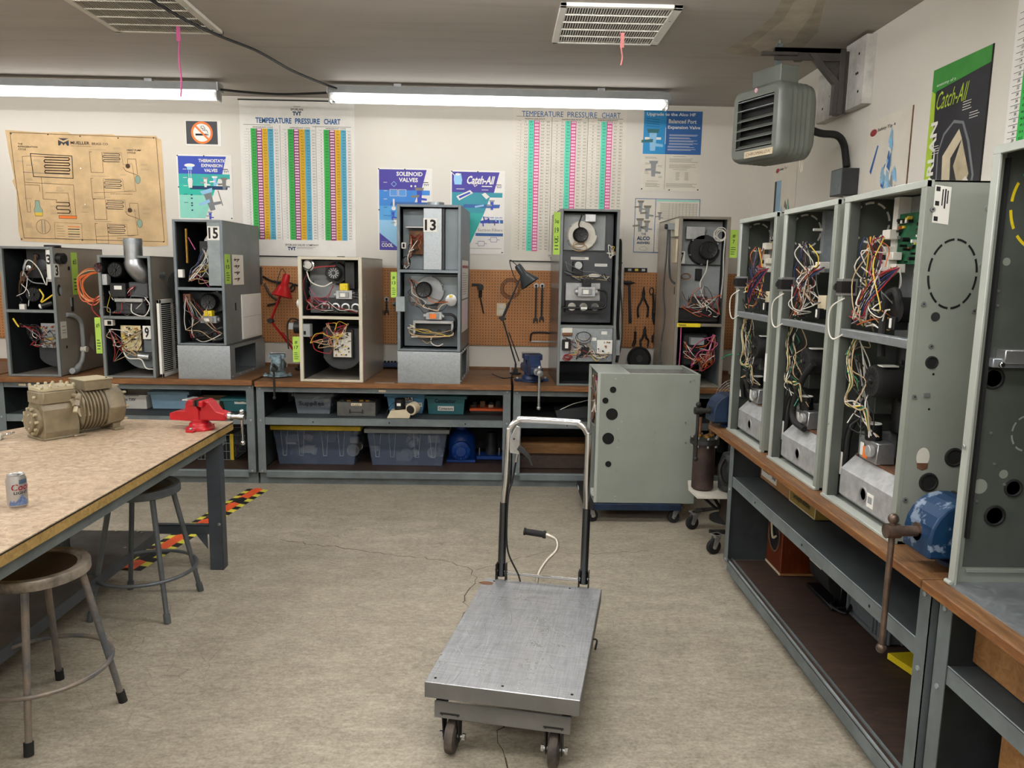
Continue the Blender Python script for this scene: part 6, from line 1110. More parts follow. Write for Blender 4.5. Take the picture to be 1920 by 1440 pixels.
def alco():
    o, pl = sheet(.52, .685, 'paper'); o.rect(pl, .006, .015, .51, .375, 'alco_blue').rect(pl, .20, .015, .51, .375, 'alco_dark', .0008)
    for i, (s, a, w_) in enumerate((('Upgrade to the Alco HF', .03, .42), ('Balanced Port', .22, .24), ('Expansion Valve', .215, .28))): o.text(pl, s, a, .03 + .053 * i, .034, 'white', w_, 'l', .02)
    for i in range(6): o.scribble(pl, .23 if i < 4 else .22, .21 + .024 * i, .48, 2, .008, 'white', .0025, R0)
    o.rect(pl, .195, .15, .20, .29, 'white', .0012); valve_drawing(o, pl, .09, .26, 1.1, 'sky', 'bin_teal'); o.rect(pl, .02, .235, .16, .255, 'paper_white', .0015); [o.line(pl, [(.03, .08 + .02 * i), (.14, .09 + .02 * i)], .003, 'navy_ink', .0014) for i in range(4)]; o.disc(pl, .09, .18, .045, 'bin_teal', .002, 16, .014)
    o.rect(pl, .01, .375, .51, .38, 'paper', .0012).rect(pl, .205, .375, .208, .67, 'ink_grey', .001)
    for a, b, c, n in ((.03, .40, .16, 2), (.03, .45, .08, 2), (.14, .47, .19, 2), (.03, .52, .07, 3), (.15, .56, .19, 2), (.05, .60, .17, 1), (.04, .62, .18, 4), (.27, .39, .42, 1), (.24, .41, .49, 4), (.24, .46, .48, 4), (.27, .50, .43, 1), (.30, .525, .34, 8), (.38, .525, .42, 8), (.22, .62, .49, 4)): o.scribble(pl, a, b, c, n, .009, 'ink_grey', .0025, R0)
    o.rect(pl, .105, .50, .113, .53, 'ink'); valve_drawing(o, pl, .105, .50, .8, 'grey_plastic'); pins(o, pl, [(.01, .67), (.25, .675), (.5, .67)]); poster(o, 'poster', 'blue topped poster about a balanced port expansion valve, near the corner', 1.215, 3.10)
    o, pl = sheet(.57, .465, 'paper'); o.line(pl, [(.003, .003), (.567, .003), (.567, .462), (.003, .462)], .005, 'blue_ink', .001, True).rect(pl, .178, 0, .183, .465, 'blue_ink', .001).rect(pl, .19, .01, .56, .022, 'aqua')
    for a, b, s in ((.05, .07, .6), (.11, .12, .7), (.05, .23, .7), (.11, .24, .6), (.22, .15, .4)): valve_drawing(o, pl, a, b, s, 'grey_plastic', 'ink_grey')
    o.text(pl, 'THE', .085, .295, .02, 'navy_ink', .04, 'c', .02).text(pl, 'ALCO', .085, .325, .034, 'navy_ink', .115, 'c', .04).text(pl, 'ANSWERS', .085, .37, .022, 'navy_ink', .115, 'c', .03); o.line(pl, [(.05, .43), (.07, .415), (.105, .415), (.125, .43), (.105, .445), (.07, .445)], .002, 'ink_grey', .001, True)
    for i in range(16): o.rect(pl, .22, .04 + i * .009, .55, .042 + i * .009, 'ink_grey')
    for i in range(9): o.rect(pl, .30 + i * .03, .035, .302 + i * .03, .185, 'ink_grey')
    o.scribble(pl, .2, .22, .40, 16, .014, 'ink_grey', .002, R0); poster(o, 'poster', 'white poster framed in blue, partly behind the furnace numbered 7', 1.173, 2.35)
alco()
# ------------------------------------------------------------------ posters on the right wall
def rposter(o, name, label, y, z):
    b = o.build(name, None, label, 'poster', 'posters on the right wall'); b.location = (WX - .003, y, z); b.rotation_euler = (0, 0, -PI / 2); return b
def right_posters():
    R = random.Random(21)
    o, pl = sheet(.50, .72, 'paper'); o.disc(pl, .10, .06, .035, 'w_red', .001, 18, .018).text(pl, 'Safety Tip 1', .145, .05, .02, 'ink', .17, 'l', .01); o.rect(pl, .06, .14, .20, .42, 'bin_blue').rect(pl, .06, .14, .10, .40, 'grey_dark', .0009)
    for i in range(26): a, b = R.uniform(.08, .40), R.uniform(.34, .66); o.poly(pl, [(a, b), (a + R.uniform(.01, .04), b - R.uniform(.02, .1)), (a + R.uniform(.03, .07), b + .03)], R.choice(['aqua', 'sky', 'w_tan', 'lime_green', 'grey_dark', 'ink_grey', 'grey_plastic']), .001 + .0001 * i)
    rposter(o, 'poster', 'faded safety poster near the corner below the unit heater', 6.22, 2.58)
    o, pl = sheet(.49, .62, 'paper'); o.disc(pl, .07, .07, .04, 'w_red', .001, 18, .02).text(pl, 'Safety Tip 4', .12, .055, .022, 'ink', .20, 'l', .01); o.poly(pl, [(.06, .29), (.13, .15), (.145, .155), (.08, .31)], 'alco_dark', .001)
    for i in range(34): t_ = R.random(); a, b = .27 + (R.random() - .5) * .3 * t_, .12 + .38 * t_; o.poly(pl, [(a, b), (a + R.uniform(.01, .04), b - R.uniform(.02, .08)), (a + R.uniform(.03, .06), b + .03)], R.choice(['sky', 'bin_blue', 'alco_dark', 'paper_white', 'grey_plastic', 'sky']), .001 + .0001 * i)
    o.box(.488, .494, -.002, .003, -.62, 0, 'rust'); rposter(o, 'poster', 'faded safety poster beside the grey junction box on the right wall', 4.645, 2.61)
    o, pl = sheet(.47, .80, 'poster_black'); o.poly(pl, [(0, 0), (.47, 0), (.47, .075), (.04, .11), (.02, .8), (0, .8)], 'leaf_green', .0006); o.poly(pl, [(0, .10), (.035, .12), (.06, .5), (.03, .8), (0, .8)], 'lime_green', .0008)
    o.text(pl, 'anatomy of a', .04, .075, .018, 'white', .16, 'l', .01, shear=.1).text(pl, 'Catch-All', .045, .12, .085, 'lime_green', .25, 'l', .0, shear=.25)
    q = Plane(pl(0, 0), (0, 0, 1), (1, 0, 0)); o.text(Plane((0, 0, 0), (0, 0, 1), (1, 0, 0)), 'SPORLAN', -.72, .022, .06, 'white', .46, 'l', .03, .0015)
    o.poly(pl, [(.10, .42), (.14, .33), (.22, .28), (.30, .30), (.36, .40), (.42, .56), (.40, .68), (.34, .78), (.16, .74), (.11, .58)], 'w_grey', .0009).poly(pl, [(.11, .42), (.15, .34), (.22, .295), (.29, .31), (.345, .405), (.405, .56), (.385, .67), (.33, .76), (.17, .72), (.12, .58)], 'poster_black', .0011)
    o.poly(pl, [(.15, .44), (.27, .33), (.30, .38), (.22, .46), (.24, .66), (.17, .66)], 'beige', .0013).poly(pl, [(.30, .38), (.38, .55), (.33, .66), (.25, .50)], M('desiccant', 'bcae90', .7), .0014).poly(pl, [(.17, .67), (.36, .56), (.40, .60), (.20, .76)], 'offwhite', .0016).poly(pl, [(.27, .71), (.33, .69), (.36, .80), (.30, .80)], 'pink', .0018)
    for a, b, n in ((.28, .21, 4), (.34, .27, 3), (.05, .38, 4), (.05, .62, 3), (.07, .70, 3)): o.scribble(pl, a, b, a + .08, n, .012, 'white', .003, R, .0015)
    o.box(.465, .472, -.002, .004, -.8, 0, 'iron'); rposter(o, 'poster', 'black and green poster of a cut-open filter on the right wall', 3.985, 2.74)
    o, pl = sheet(.98, 1.32, 'paper_white')
    for k in range(3):
        p = .02 + .32 * k
        for c, m in enumerate(('bar_green', 'bar_pink', 'bar_gold', 'bar_blue')): o.rect(pl, p + .06 + .05 * c, .20, p + .11 + .05 * c, 1.2, m)
        for r in range(36): o.text(pl, str(r * 2), p + .045, .21 + r * .027, .012, 'ink', None, 'r', .01).rect(pl, p + .0, .205 + r * .027, p + .06, .207 + r * .027, 'ink', .001); o.text(pl, '%.1f' % (10 + r * 2.3), p + .1, .21 + r * .027, .011, 'ink', None, 'r', .01)
    rposter(o, 'wall_chart', 'pressure chart at the top right corner with a green column', 3.375, 3.02)
right_posters()

# ------------------------------------------------------------------ pegboards and tools
def peg(x0, x1, label):
    o = MB(); o.box(x0, x1, WY - .022, WY - .012, 1.045, 1.712, 'pegboard_brown'); o.box(x0, x1, WY - .012, WY, 1.06, 1.08, 'plain_board').box(x0, x1, WY - .012, WY, 1.68, 1.70, 'plain_board'); o.build('pegboard', None, label, 'pegboard', 'brown pegboards')
peg(-6.0, -2.78, 'brown pegboard behind the furnaces numbered 3 and 9'); peg(-2.10, .50, 'long brown pegboard behind the red and black desk lamps'); peg(1.10, 2.182, 'brown pegboard with pliers in the right corner')
T = WY - .03
def tool(name, label, f, cat='tool', group='hand tools hung on the pegboards'):
    o = MB(); f(o); return o.build(name, None, label, cat, group, bevel=.0015)
def hook(o, x, z, m='tool'): o.cyl((x, WY - .022, z), (x, T - .02, z), .003, m, n=6)
def wrench(x, z0, z1, label, ring_top=True):
    def f(o):
        L = z1 - z0; o.hexa([(x - .008, T - .006, z0 + .04), (x + .008, T - .006, z0 + .04), (x + .008, T + .002, z0 + .04), (x - .008, T + .002, z0 + .04)], [(x - .007, T - .006, z1 - .03), (x + .007, T - .006, z1 - .03), (x + .007, T + .002, z1 - .03), (x - .007, T + .002, z1 - .03)], 'tool')
        for r, m, y in ((.022, 'alu', T - .005), (.011, 'void', T - .0085)): o.cyl((x, y, z1 - .02), (x, T, z1 - .02), r, m, n=16)
        o.prism([(-.022, .0), (-.012, -.002), (-.01, .022), (.01, .022), (.012, -.002), (.022, .0), (.02, .04), (.0, .055), (-.02, .04)], lambda a, b, d: (x + a, d, z0 + b), T - .008, T, 'tool'); hook(o, x, z1 - .02)
    tool('wrench', label, f)
wrench(.325, 1.25, 1.60, 'left of the two combination wrenches on the pegboard by the black lamp'); wrench(.378, 1.26, 1.60, 'right of the two combination wrenches on the pegboard by the black lamp')
wrench(-.99, 1.30, 1.46, 'small wrench on the pegboard left of the furnace numbered 13')
def hammer(x, z0, z1, label, head='tool', hm='tool', tilt=.02, up=True):
    def f(o): o.hexa([(x - .013 + tilt, T - .02, z0), (x + .013 + tilt, T - .02, z0), (x + .013 + tilt, T, z0), (x - .013 + tilt, T, z0)], [(x - .009, T - .018, z1 - .01), (x + .009, T - .018, z1 - .01), (x + .009, T, z1 - .01), (x - .009, T, z1 - .01)], hm); o.cyl((x - .05, T - .01, z1), (x + .02, T - .01, z1), .014, head).cyl((x + .02, T - .01, z1), (x + .05, T - .01, z1), .009, head, r1=.004); hook(o, x - .02, z1 - .02)
    tool('hammer', label, f)
hammer(1.145, 1.27, 1.62, 'black hammer hung on the right corner pegboard'); hammer(-.885, 1.08, 1.40, 'grey-headed mallet with a dark blue handle beside the furnace numbered 13', 'vise_grey', 'vise_navy', 0)
def pliers(x, z0, z1, label, spread=.05, head=.10):
    def f(o):
        zc = z1 - head
        for s in (-1, 1):
            o.prism([(0, 0), (s * .012, .0), (s * .016, head * .4), (s * .004, head), (0, head)], lambda a, b, d: (x + a, d, zc + b), T - .012, T - .002, 'tool'); o.tube([(x + s * .006, T - .008, zc + .005), (x + s * spread * .55, T - .008, zc - .04), (x + s * spread, T - .008, (z0 + zc) / 2), (x + s * spread * .9, T - .008, z0)], .009, 'tool', 8, 5)
        o.cyl((x, T - .016, zc), (x, T, zc), .011, 'iron', n=12); hook(o, x, zc + .03)
    tool('pliers', label, f)
pliers(1.275, 1.32, 1.585, 'long-handled pliers beside the black hammer', .045, .10); pliers(1.30, 1.06, 1.24, 'small pliers with curved handles low on the right corner pegboard', .035, .07); pliers(1.40, 1.10, 1.25, 'pliers half hidden behind the furnace numbered 7', .03, .05)
def snips(o):
    x, z = 1.375, 1.42
    for s in (-1, 1): o.tube([(x + s * .03 + .018 * math.cos(t), T - .008, z + .13 + .03 * math.sin(t)) for t in [i * PI / 4 for i in range(8)]], .005, 'tool', 8, 3, True); o.tube([(x + s * .018, T - .008, z + .11), (x + s * .01, T - .008, z + .03), (x + s * .012, T - .008, z - .08)], .009, 'tool', 8, 4)
    o.prism([(-.016, -.06), (.016, -.06), (.018, -.11), (.0, -.17), (-.018, -.11)], lambda a, b, d: (x + a, d, z + b), T - .014, T - .002, 'tool'); hook(o, x, z + .1)
tool('tin_snips', 'tin snips with looped handles on the right corner pegboard', snips)
tool('screwdriver', 'thin screwdriver low on the right corner pegboard', lambda o: (o.cyl((1.215, T - .01, 1.11), (1.215, T - .01, 1.19), .010, 'tool'), o.cyl((1.215, T - .01, 1.19), (1.215, T - .01, 1.24), .003, 'tool'), o.cyl((1.20, T - .01, 1.06), (1.215, T - .01, 1.11), .014, 'tool')))
def adj(x, z0, z1, label, m='tool'): tool('wrench', label, lambda o: (o.cyl((x, T - .008, z0), (x + .01, T - .008, z1 - .05), .009, m, r1=.007), o.prism([(-.02, 0), (.02, 0), (.024, .03), (.012, .055), (.006, .03), (-.006, .03), (-.012, .055), (-.024, .03)], lambda a, b, d: (x + .01 + a, d, z1 - .055 + b), T - .016, T - .002, m), hook(o, x + .01, z1 - .02)))
adj(-1.05, 1.21, 1.36, 'short dark pliers left of the furnace numbered 13')
tool('pipe_cutter', 'pipe cutter hung on the pegboard right of the furnace numbered 13', lambda o: (o.cyl((-.165, T - .01, 1.56), (-.165, T - .03, 1.56), .028, 'tool'), o.cyl((-.165, T - .03, 1.56), (-.165, T - .034, 1.56), .015, 'iron'), o.box(-.24, -.165, T - .02, T - .005, 1.57, 1.59, 'iron'), o.cyl((-.165, T - .015, 1.53), (-.165, T - .015, 1.47), .014, 'tool'), o.cyl((-.165, T - .015, 1.47), (-.135, T - .015, 1.33), .006, 'tool')))
tool('hacksaw', 'hacksaw low on the pegboard behind the black desk lamp', lambda o: (o.tube([(.285, T - .01, 1.09), (.285, T - .01, 1.14), (.30, T - .01, 1.165), (.34, T - .01, 1.17), (.42, T - .01, 1.17), (.47, T - .01, 1.16)], .008, 'tool', 8, 4), o.box(.285, .47, T - .012, T - .009, 1.08, 1.095, 'alu')))
tool('tubing_bender', 'tangle of black bender arms on the pegboard behind the furnace numbered 15', lambda o: [o.tube(p, .009, 'tool', 8, 5) for p in ([(-2.06, T - .02, 1.62), (-1.98, T - .03, 1.58), (-1.88, T - .02, 1.57)], [(-2.05, T - .02, 1.56), (-2.0, T - .02, 1.46), (-1.93, T - .02, 1.40), (-2.03, T - .02, 1.37)], [(-1.93, T - .02, 1.56), (-1.86, T - .03, 1.49), (-1.80, T - .02, 1.55), (-1.75, T - .02, 1.54)], [(-2.07, T - .04, 1.70), (-2.07, T - .04, 1.55)])])
tool('hose_coil', 'black gauge hose coiled on the pegboard above the red lamp', lambda o: [o.tube([(-1.84 + .055 * math.cos(t), T - .02 - .004 * k, 1.53 + .04 * math.sin(t)) for t in [i * PI / 4 for i in range(8)]], .006, 'rubber', 8, 4, True) for k in range(3)], 'hose')
cord('wire_coil', [(.10 + r * math.cos(i * .7), T - .01, 1.55 + r * math.sin(i * .7)) for i in range(27) for r in [.095 - .0014 * i]], .0022, 'tool', 'thin wire coil on the pegboard behind the black desk lamp', 'wire', 6, 4)
o = MB(); o.box(1.10, 1.30, WY - .03, WY - .0, 1.713, 1.75, 'rubber').box(1.13, 1.16, WY - .032, WY - .03, 1.722, 1.742, 'alu').box(1.19, 1.22, WY - .032, WY - .03, 1.722, 1.742, 'w_yellow').box(1.25, 1.28, WY - .032, WY - .03, 1.722, 1.742, 'alu'); o.build('spirit_level', None, 'black spirit level on top of the right corner pegboard', 'level', bevel=.001)
o = MB(); o.box(-.02, .06, WY - .03, WY - .021, 1.31, 1.42, 'beige').box(.0, .04, WY - .032, WY - .03, 1.33, 1.36, 'offwhite').box(.0, .04, WY - .032, WY - .03, 1.375, 1.405, 'offwhite'); o.build('power_outlet', None, 'beige power outlet in the pegboard behind the black desk lamp', 'outlet', bevel=.002)
o = MB().lathe([(.10, 0), (.105, .01), (.105, .035), (.09, .045), (.085, .03), (.0001, .028)], (1.245, 6.66, .955), (0, -1, .15), 'rubber', 32); o.cyl((1.245, 6.64, .957), (1.245, 6.62, .958), .03, 'grey_dark'); o.build('speaker_cone', None, 'round black disc leaning on the wall between the two furnaces', 'disc')
o = MB(); o.box(-1.02, -.72, WY - .12, WY - .03, .852, .885, 'vise_navy'); [o.cyl((-1.0 + .03 * i, WY - .08, .885), (-1.0 + .03 * i, WY - .08, .90), .01, 'tool', n=8) for i in range(9)]; o.build('socket_tray', None, 'dark blue socket tray against the wall behind the furnace numbered 13', 'tray')

# ------------------------------------------------------------------ desk lamps
def lamp(loc, elbow, head, shade_dir, m, label, sr=.075):
    t = thing('desk_lamp', label, 'lamp', loc, 0, 'jointed desk lamps on the back bench'); L = Vector(loc); e = Vector(elbow) - L; h = Vector(head) - L; d = Vector(shade_dir).normalized()
    o = MB(); o.lathe([(.05, 0), (.05, .01), (.02, .016), (.012, .03)], (0, 0, 0), (0, 0, 1), 'iron', 20); o.cyl((0, 0, .01), (0, 0, .09), .009, m).box(-.02, .02, -.02, .02, .0, .04, 'iron'); o.build('base', t)
    b = Vector((0, 0, .09)); sd = Vector((0, -.012, 0))
    o = MB(); [o.cyl(b + sd * s, e + sd * s, .0065, m, n=8) for s in (-1, 1)]; o.cyl(b + Vector((.03, 0, .02)), e + (b - e) * .3 + Vector((.02, 0, 0)), .005, m, n=8); o.build('lower_arm', t)
    o = MB(); [o.cyl(e + sd * s, h + sd * s, .0065, m, n=8) for s in (-1, 1)]; o.cyl(e, e + (h - e) * .35, .011, m); o.build('upper_arm', t)
    o = MB(); o.cyl(e + sd * 2, e - sd * 2, .022, 'black'); o.cyl(e + Vector((-.03, 0, .005)), e + Vector((.03, 0, -.005)), .009, 'black'); o.cyl(h + sd * 2, h - sd * 2, .014, 'black'); o.build('joint', t)
    o = MB(); o.lathe([(.0001, -.07), (.024, -.068), (.03, -.05), (.032, .02), (.05, .045), (sr, .12), (sr + .003, .12), (.046, .04), (.02, .03)], h - d * .01, d, m, 28); o.build('shade', t)
    MB().tube([h - d * .07, h - d * .1 + Vector((-.05, 0, .02)), h + Vector((-.07, 0, -.03)), e + (h - e) * .8], .0035, 'black', 6, 5).build('cord', t)
lamp((-1.70, 6.50, .838), (-1.90, 6.35, 1.26), (-1.76, 6.30, 1.57), (-.22, -.15, -1), 'lamp_red', 'red jointed desk lamp left of the cream-framed furnace', .085)
lamp((.15, 6.45, .83), (.03, 6.35, 1.31), (.19, 6.30, 1.69), (.58, -.1, -.8), M('lamp_grey', '3a3d40', .3, .2, .05), 'black jointed desk lamp beside the dark tall furnace', .085)

# ------------------------------------------------------------------ unit heater on its bracket
def heater():
    t = thing('unit_heater', 'old grey-green unit heater with louvres hung from the bracket near the ceiling', 'heater', (1.515, 4.70, 2.385), -67)
    # local x along the face (near corner at +x), y towards the wall behind, z up
    m = 'heater'; W, H, D = .43, .44, .30; o = MB(); R = .075
    def rrect(w, h, r, k=6): return [(sx * (w / 2 - r) + r * math.cos(a0 + j * PI / 2 / k), sy * (h / 2 - r) + r * math.sin(a0 + j * PI / 2 / k)) for sx, sy, a0 in ((1, 1, 0), (-1, 1, PI / 2), (-1, -1, PI), (1, -1, 3 * PI / 2)) for j in range(k + 1)]
    secs = [(.0, -.05, .03), (.012, -.018, .045), (.035, 0, .06)] + [q for i in range(5) for q in ((.075 + i * .036, .0, .06), (.082 + i * .036, .0, .06), (.085 + i * .036, -.012, .054), (.092 + i * .036, -.012, .054))] + [(.26, -.01, .06), (.29, -.05, .07), (.30, -.12, .06)]
    rings = [[(a, y, b + H / 2) for a, b in rrect(W + g, H + g, r + .018)] for y, g, r in secs]; k = len(rings[0]); vs = [v for r_ in rings for v in r_]
    fs = [(i * k + j, i * k + (j + 1) % k, (i + 1) * k + (j + 1) % k, (i + 1) * k + j) for i in range(len(rings) - 1) for j in range(k)] + [tuple(range((len(rings) - 1) * k, len(rings) * k))]
    o.raw(vs, fs, m, True); f0 = rings[0]; wx, wz0, wz1 = .155, .075, H - .07
    inner = [(math.copysign(wx, a), 0.0, wz1 if b > H / 2 else wz0) for a, _, b in f0]; o.raw(f0 + inner, [(j, (j + 1) % k, k + (j + 1) % k, k + j) for j in range(k)][::1], m)
    o.build('casing', t, ang=50)
    MB().box(-wx - .01, wx + .01, .04, .06, wz0 - .01, wz1 + .01, 'black').build('fan_core', t)
    for i in range(6):
        z = wz0 + .022 + (wz1 - wz0 - .03) * i / 5; a = math.radians(35 if i < 4 else 8); dy, dz = .028 * math.cos(a), .028 * math.sin(a)
        MB().hexa([(-wx, -.004, z - dz), (wx, -.004, z - dz), (wx, dy, z + dz * .2), (-wx, dy, z + dz * .2)], [(-wx, -.004, z - dz + .004), (wx, -.004, z - dz + .004), (wx, dy, z + dz * .2 + .004), (-wx, dy, z + dz * .2 + .004)], 'heater' if i < 4 else 'steel_light').build('louvre', t)
    p = Plane((-.08, -.002, .062), (1, 0, 0), (0, 0, -1)); p = FR(-.07, .060, -.003); MB().box(-.07, .17, -.003, 0, .022, .060, 'beige').text(p, 'CHROMALOX', .012, .010, .018, 'w_brown', .21, 'l', .0, .001, shear=.3).build('name_plate', t, 'cream name plate')
    p = FR(0, H, -.001); o = MB(); o.disc(p, .0, .032, .016, 'pink_pale', .001).ring(p, .0, .032, .014, .003, 'w_red', .0015).text(p, 'UL', .0, .025, .014, 'w_red', .016, 'c', .02, .0016); o.build('round_badge', t)
    MB().box(-.11, .13, .06, .20, H - .005, H + .10, m).build('wiring_box', t, bevel=.003)
    MB().tube([(.10, .29, .30), (.12, .31, .26), (.12, .32, .18), (.1, .31, .14)], .006, 'black', 6, 4).build('cord', t)
    MB().tube([(.16, .22, 0.0), (.17, .22, -.05), (.18, .22, -.07), (.185, .22, -.04), (.18, .22, .0)], .0025, 'beige', 6, 4).build('wire_loop', t)
heater()
o = thing('wall_bracket', 'brown steel bracket arm holding the unit heater to the right wall', 'bracket', (2.09, 4.85, 0)); m = M('bracket_steel', '4a4540', .5, .2, .12, 8)
b = MB(); b.box(-.44, 0, -.03, .0, 3.045, 3.075, m).box(-.44, 0, -.03, -.025, 3.0, 3.075, m).box(-.035, 0, -.035, .03, 2.69, 3.07, m); b.hexa([(-.30, -.02, 3.0), (-.26, -.02, 3.0), (-.26, .01, 3.0), (-.30, .01, 3.0)], [(-.34, -.02, 3.04), (-.22, -.02, 3.04), (-.22, .01, 3.04), (-.34, .01, 3.04)], m)
b.prism([(-.20, 3.065), (.03, 3.065), (.03, 2.70), (-.05, 2.69), (-.05, 2.87), (-.20, 3.03)], lambda a, q, d: (a, d, q), -.012, -.004, m).prism([(-.235, 3.045), (-.19, 3.045), (-.035, 2.885), (-.035, 2.69), (-.065, 2.69), (-.065, 2.865)], lambda a, q, d: (a, d, q), -.04, .0, m); b.build('arm', o, bevel=.002)
b = MB(); b.box(-.42, -.385, -.02, .02, 2.80, 3.10, 'steel').box(-.52, -.30, -.05, -.015, 3.025, 3.045, m).cyl((-.40, 0, 3.05), (-.40, 0, 3.125), .008, 'alu', n=8); b.build('drop_hanger', o, bevel=.002)
o = MB(); o.box(2.125, 2.184, 4.64, 4.90, 2.72, 3.11, 'plate_board').box(2.125, 2.184, 4.98, 5.30, 2.72, 3.03, 'plate_board').box(2.09, 2.125, 4.84, 5.02, 2.72, 3.08, 'plate_board')
for y, z in ((4.70, 2.80), (4.72, 2.91), (4.74, 2.91), (4.72, 3.02), (5.06, 2.80), (5.06, 2.90), (5.10, 2.86), (5.2, 2.8)): o.cyl((2.125, y, z), (2.1235, y, z), .009, 'void', n=10)
o.build('mounting_board', None, 'pale mounting board on the right wall behind the heater bracket', 'board', bevel=.004)
o = MB(); P = [(1.74, 4.72, 2.66), (1.80, 4.70, 2.60), (1.92, 4.72, 2.56), (2.05, 4.78, 2.56), (2.12, 4.83, 2.52), (2.15, 4.85, 2.44), (2.155, 4.84, 2.38)]; o.tube(P, .022, 'rubber', 12, 6)
o.build('flexible_conduit', None, 'black flexible conduit curving from the unit heater to the junction box', 'conduit')
o = thing('junction_box', 'dark grey junction box on the right wall above the green furnaces', 'junction box', (2.13, 4.80, 2.20)); MB().box(-.05, .053, -.08, .08, 0, .16, 'grey_dark').box(-.053, -.05, -.075, .075, .005, .155, 'steel').build('box', o, bevel=.003); MB().cyl((.02, 0, -.35), (.02, 0, 0), .014, 'grey_dark').cyl((.02, 0, -.03), (.02, 0, 0), .022, 'alu').build('conduit_pipe', o)
# ------------------------------------------------------------------ things stored on the bench shelves
def tub(name, x0, x1, y0, d, z0, h, body, lid, label, cat='bin', lidh=.02, ridges=(), txt=None, taper=.03, group='storage bins under the benches', open_=False, tagp=None, contents=None):
    t = thing(name, label, cat, ((x0 + x1) / 2, y0, z0), 0, group); w = (x1 - x0) / 2; k = taper; o = MB(); hh = h - lidh
    B = [(-w + k, .01, 0), (w - k, .01, 0), (w - k, d - .01, 0), (-w + k, d - .01, 0)]; T_ = [(-w + .008, 0, hh), (w - .008, 0, hh), (w - .008, d, hh), (-w + .008, d, hh)]
    o.raw(B + T_, [(3, 2, 1, 0)] + [(i, (i + 1) % 4, 4 + (i + 1) % 4, 4 + i) for i in range(4)], body)
    B2 = [(x * .985, .004 + y * .99, z + .004) for x, y, z in B]; T2 = [(x * .985, .004 + y * .985, z) for x, y, z in T_]
    o.raw(B2 + T2, [(0, 1, 2, 3)] + [(4 + i, 4 + (i + 1) % 4, (i + 1) % 4, i) for i in range(4)], body)
    for a in ridges:
        x = -w + 2 * w * a; f = lambda xx, zz: (xx, (.01 * (1 - zz / hh)) - .002, zz)
        o.tube([f(x - .028, hh - .02), f(x - .016, hh * .4), f(x - .014, hh * .25)], .0022, 'steel_light', 5, 1).tube([f(x - .014, hh * .25), f(x + .014, hh * .25)], .0022, 'steel_light', 5, 1).tube([f(x + .014, hh * .25), f(x + .016, hh * .4), f(x + .028, hh - .02)], .0022, 'steel_light', 5, 1)
    o.build('body', t)
    if lid:
        o = MB(); o.box(-w - .012, w + .012, -.012, d + .012, hh - .012, h - .006, lid).box(-w + .01, w - .01, .01, d - .01, h - .008, h, lid); o.build('lid', t, bevel=.005)
    elif open_: MB().box(-w, w, -.003, .006, hh - .012, hh, body).box(-w, -w + .008, 0, d, hh - .012, hh, body).box(w - .008, w, 0, d, hh - .012, hh, body).build('rim', t, bevel=.002)
    if txt:
        for s, a, b, hgt, wd, m, plate in txt:
            pl = FR(-w + 2 * w * a, h * b, .004 - .006); o = MB()
            if plate: o.box(pl(0, 0)[0] - .008, pl(0, 0)[0] + wd + .008, -.004, .004, h * b - hgt - .008, h * b + .008, 'white'); pl = FR(-w + 2 * w * a, h * b, -.004)
            o.text(pl, s, 0, 0, hgt, m, wd, 'l', .02, .001); o.build('label', t)
    if contents: contents(t, w, d, hh)
    return t
def junk(seed, cols, n=10, rr=(.02, .05), shiny=True):
    def f(t, w, d, h):
        R = random.Random(seed)
        for i in range(n):
            x, y, z = R.uniform(-w + .06, w - .06), R.uniform(.05, d - .05), R.uniform(.03, h * .75); r = R.uniform(*rr); m = R.choice(cols); o = MB()
            if i % 3 == 0: o.lathe([(r, 0), (r, .03), (r * .7, .03), (r * .7, .0)], (x, y, z), (R.uniform(-.4, .4), -1, R.uniform(-.3, .3)), m, 20)
            elif i % 3 == 1: o.cyl((x, y, z), (x + R.uniform(-.08, .08), y, z + R.uniform(.0, .06)), r * .6, m)
            else: o.box(x - r, x + r, y - .02, y + .02, z - r * .7, z + r * .7, m)
            o.build('stored_part', t)
    return f
SH = .5415
tub('storage_bin', -3.15, -2.84, 6.10, .3, SH + .002, .135, 'white', None, 'white open bin labelled Thermal expansion Valves TXV behind the work table', txt=[('Thermal expansion', .12, .9, .022, .21, 'ink', 0), ('Valves: TXV', .25, .66, .022, .14, 'ink', 0)], open_=True, taper=.01)
tub('storage_bin', -2.83, -2.515, 6.12, .3, SH + .002, .15, 'bin_blue', 'bin_blue', 'pale blue lidded bin right of the white expansion valve bin', taper=.02)
tub('cardboard_box', -2.49, -2.255, 6.1, .25, SH + .002, .10, 'beige', None, 'small beige box with a printed label behind the red vise', 'box', txt=[('Compression', .1, .8, .02, .17, 'ink', 1)], open_=True, taper=.002, group='boxes under the benches')
tub('storage_bin', -2.22, -1.96, 6.05, .28, SH + .002, .115, 'bin_teal', 'bin_teal', 'teal bin labelled Run Cap at the right end of the left bench', txt=[('Run Cap', .42, .86, .028, .12, 'ink', 1)], taper=.02)
tub('storage_bin', -1.635, -1.32, 6.00, .3, SH, .175, 'frosted', 'frosted', 'clear plastic bin with black marker writing on the middle bench shelf', txt=[('Supplies', .14, .6, .045, .2, 'ink', 0)], taper=.03, contents=junk(2, ['white', 'alu', 'grey_dark', 'w_yellow'], 6, (.015, .03)))
t = thing('metal_box', 'grey metal box with a small tag full of dark parts on the middle bench shelf', 'box', (-1.12, 5.93, SH), 0, 'boxes under the benches')
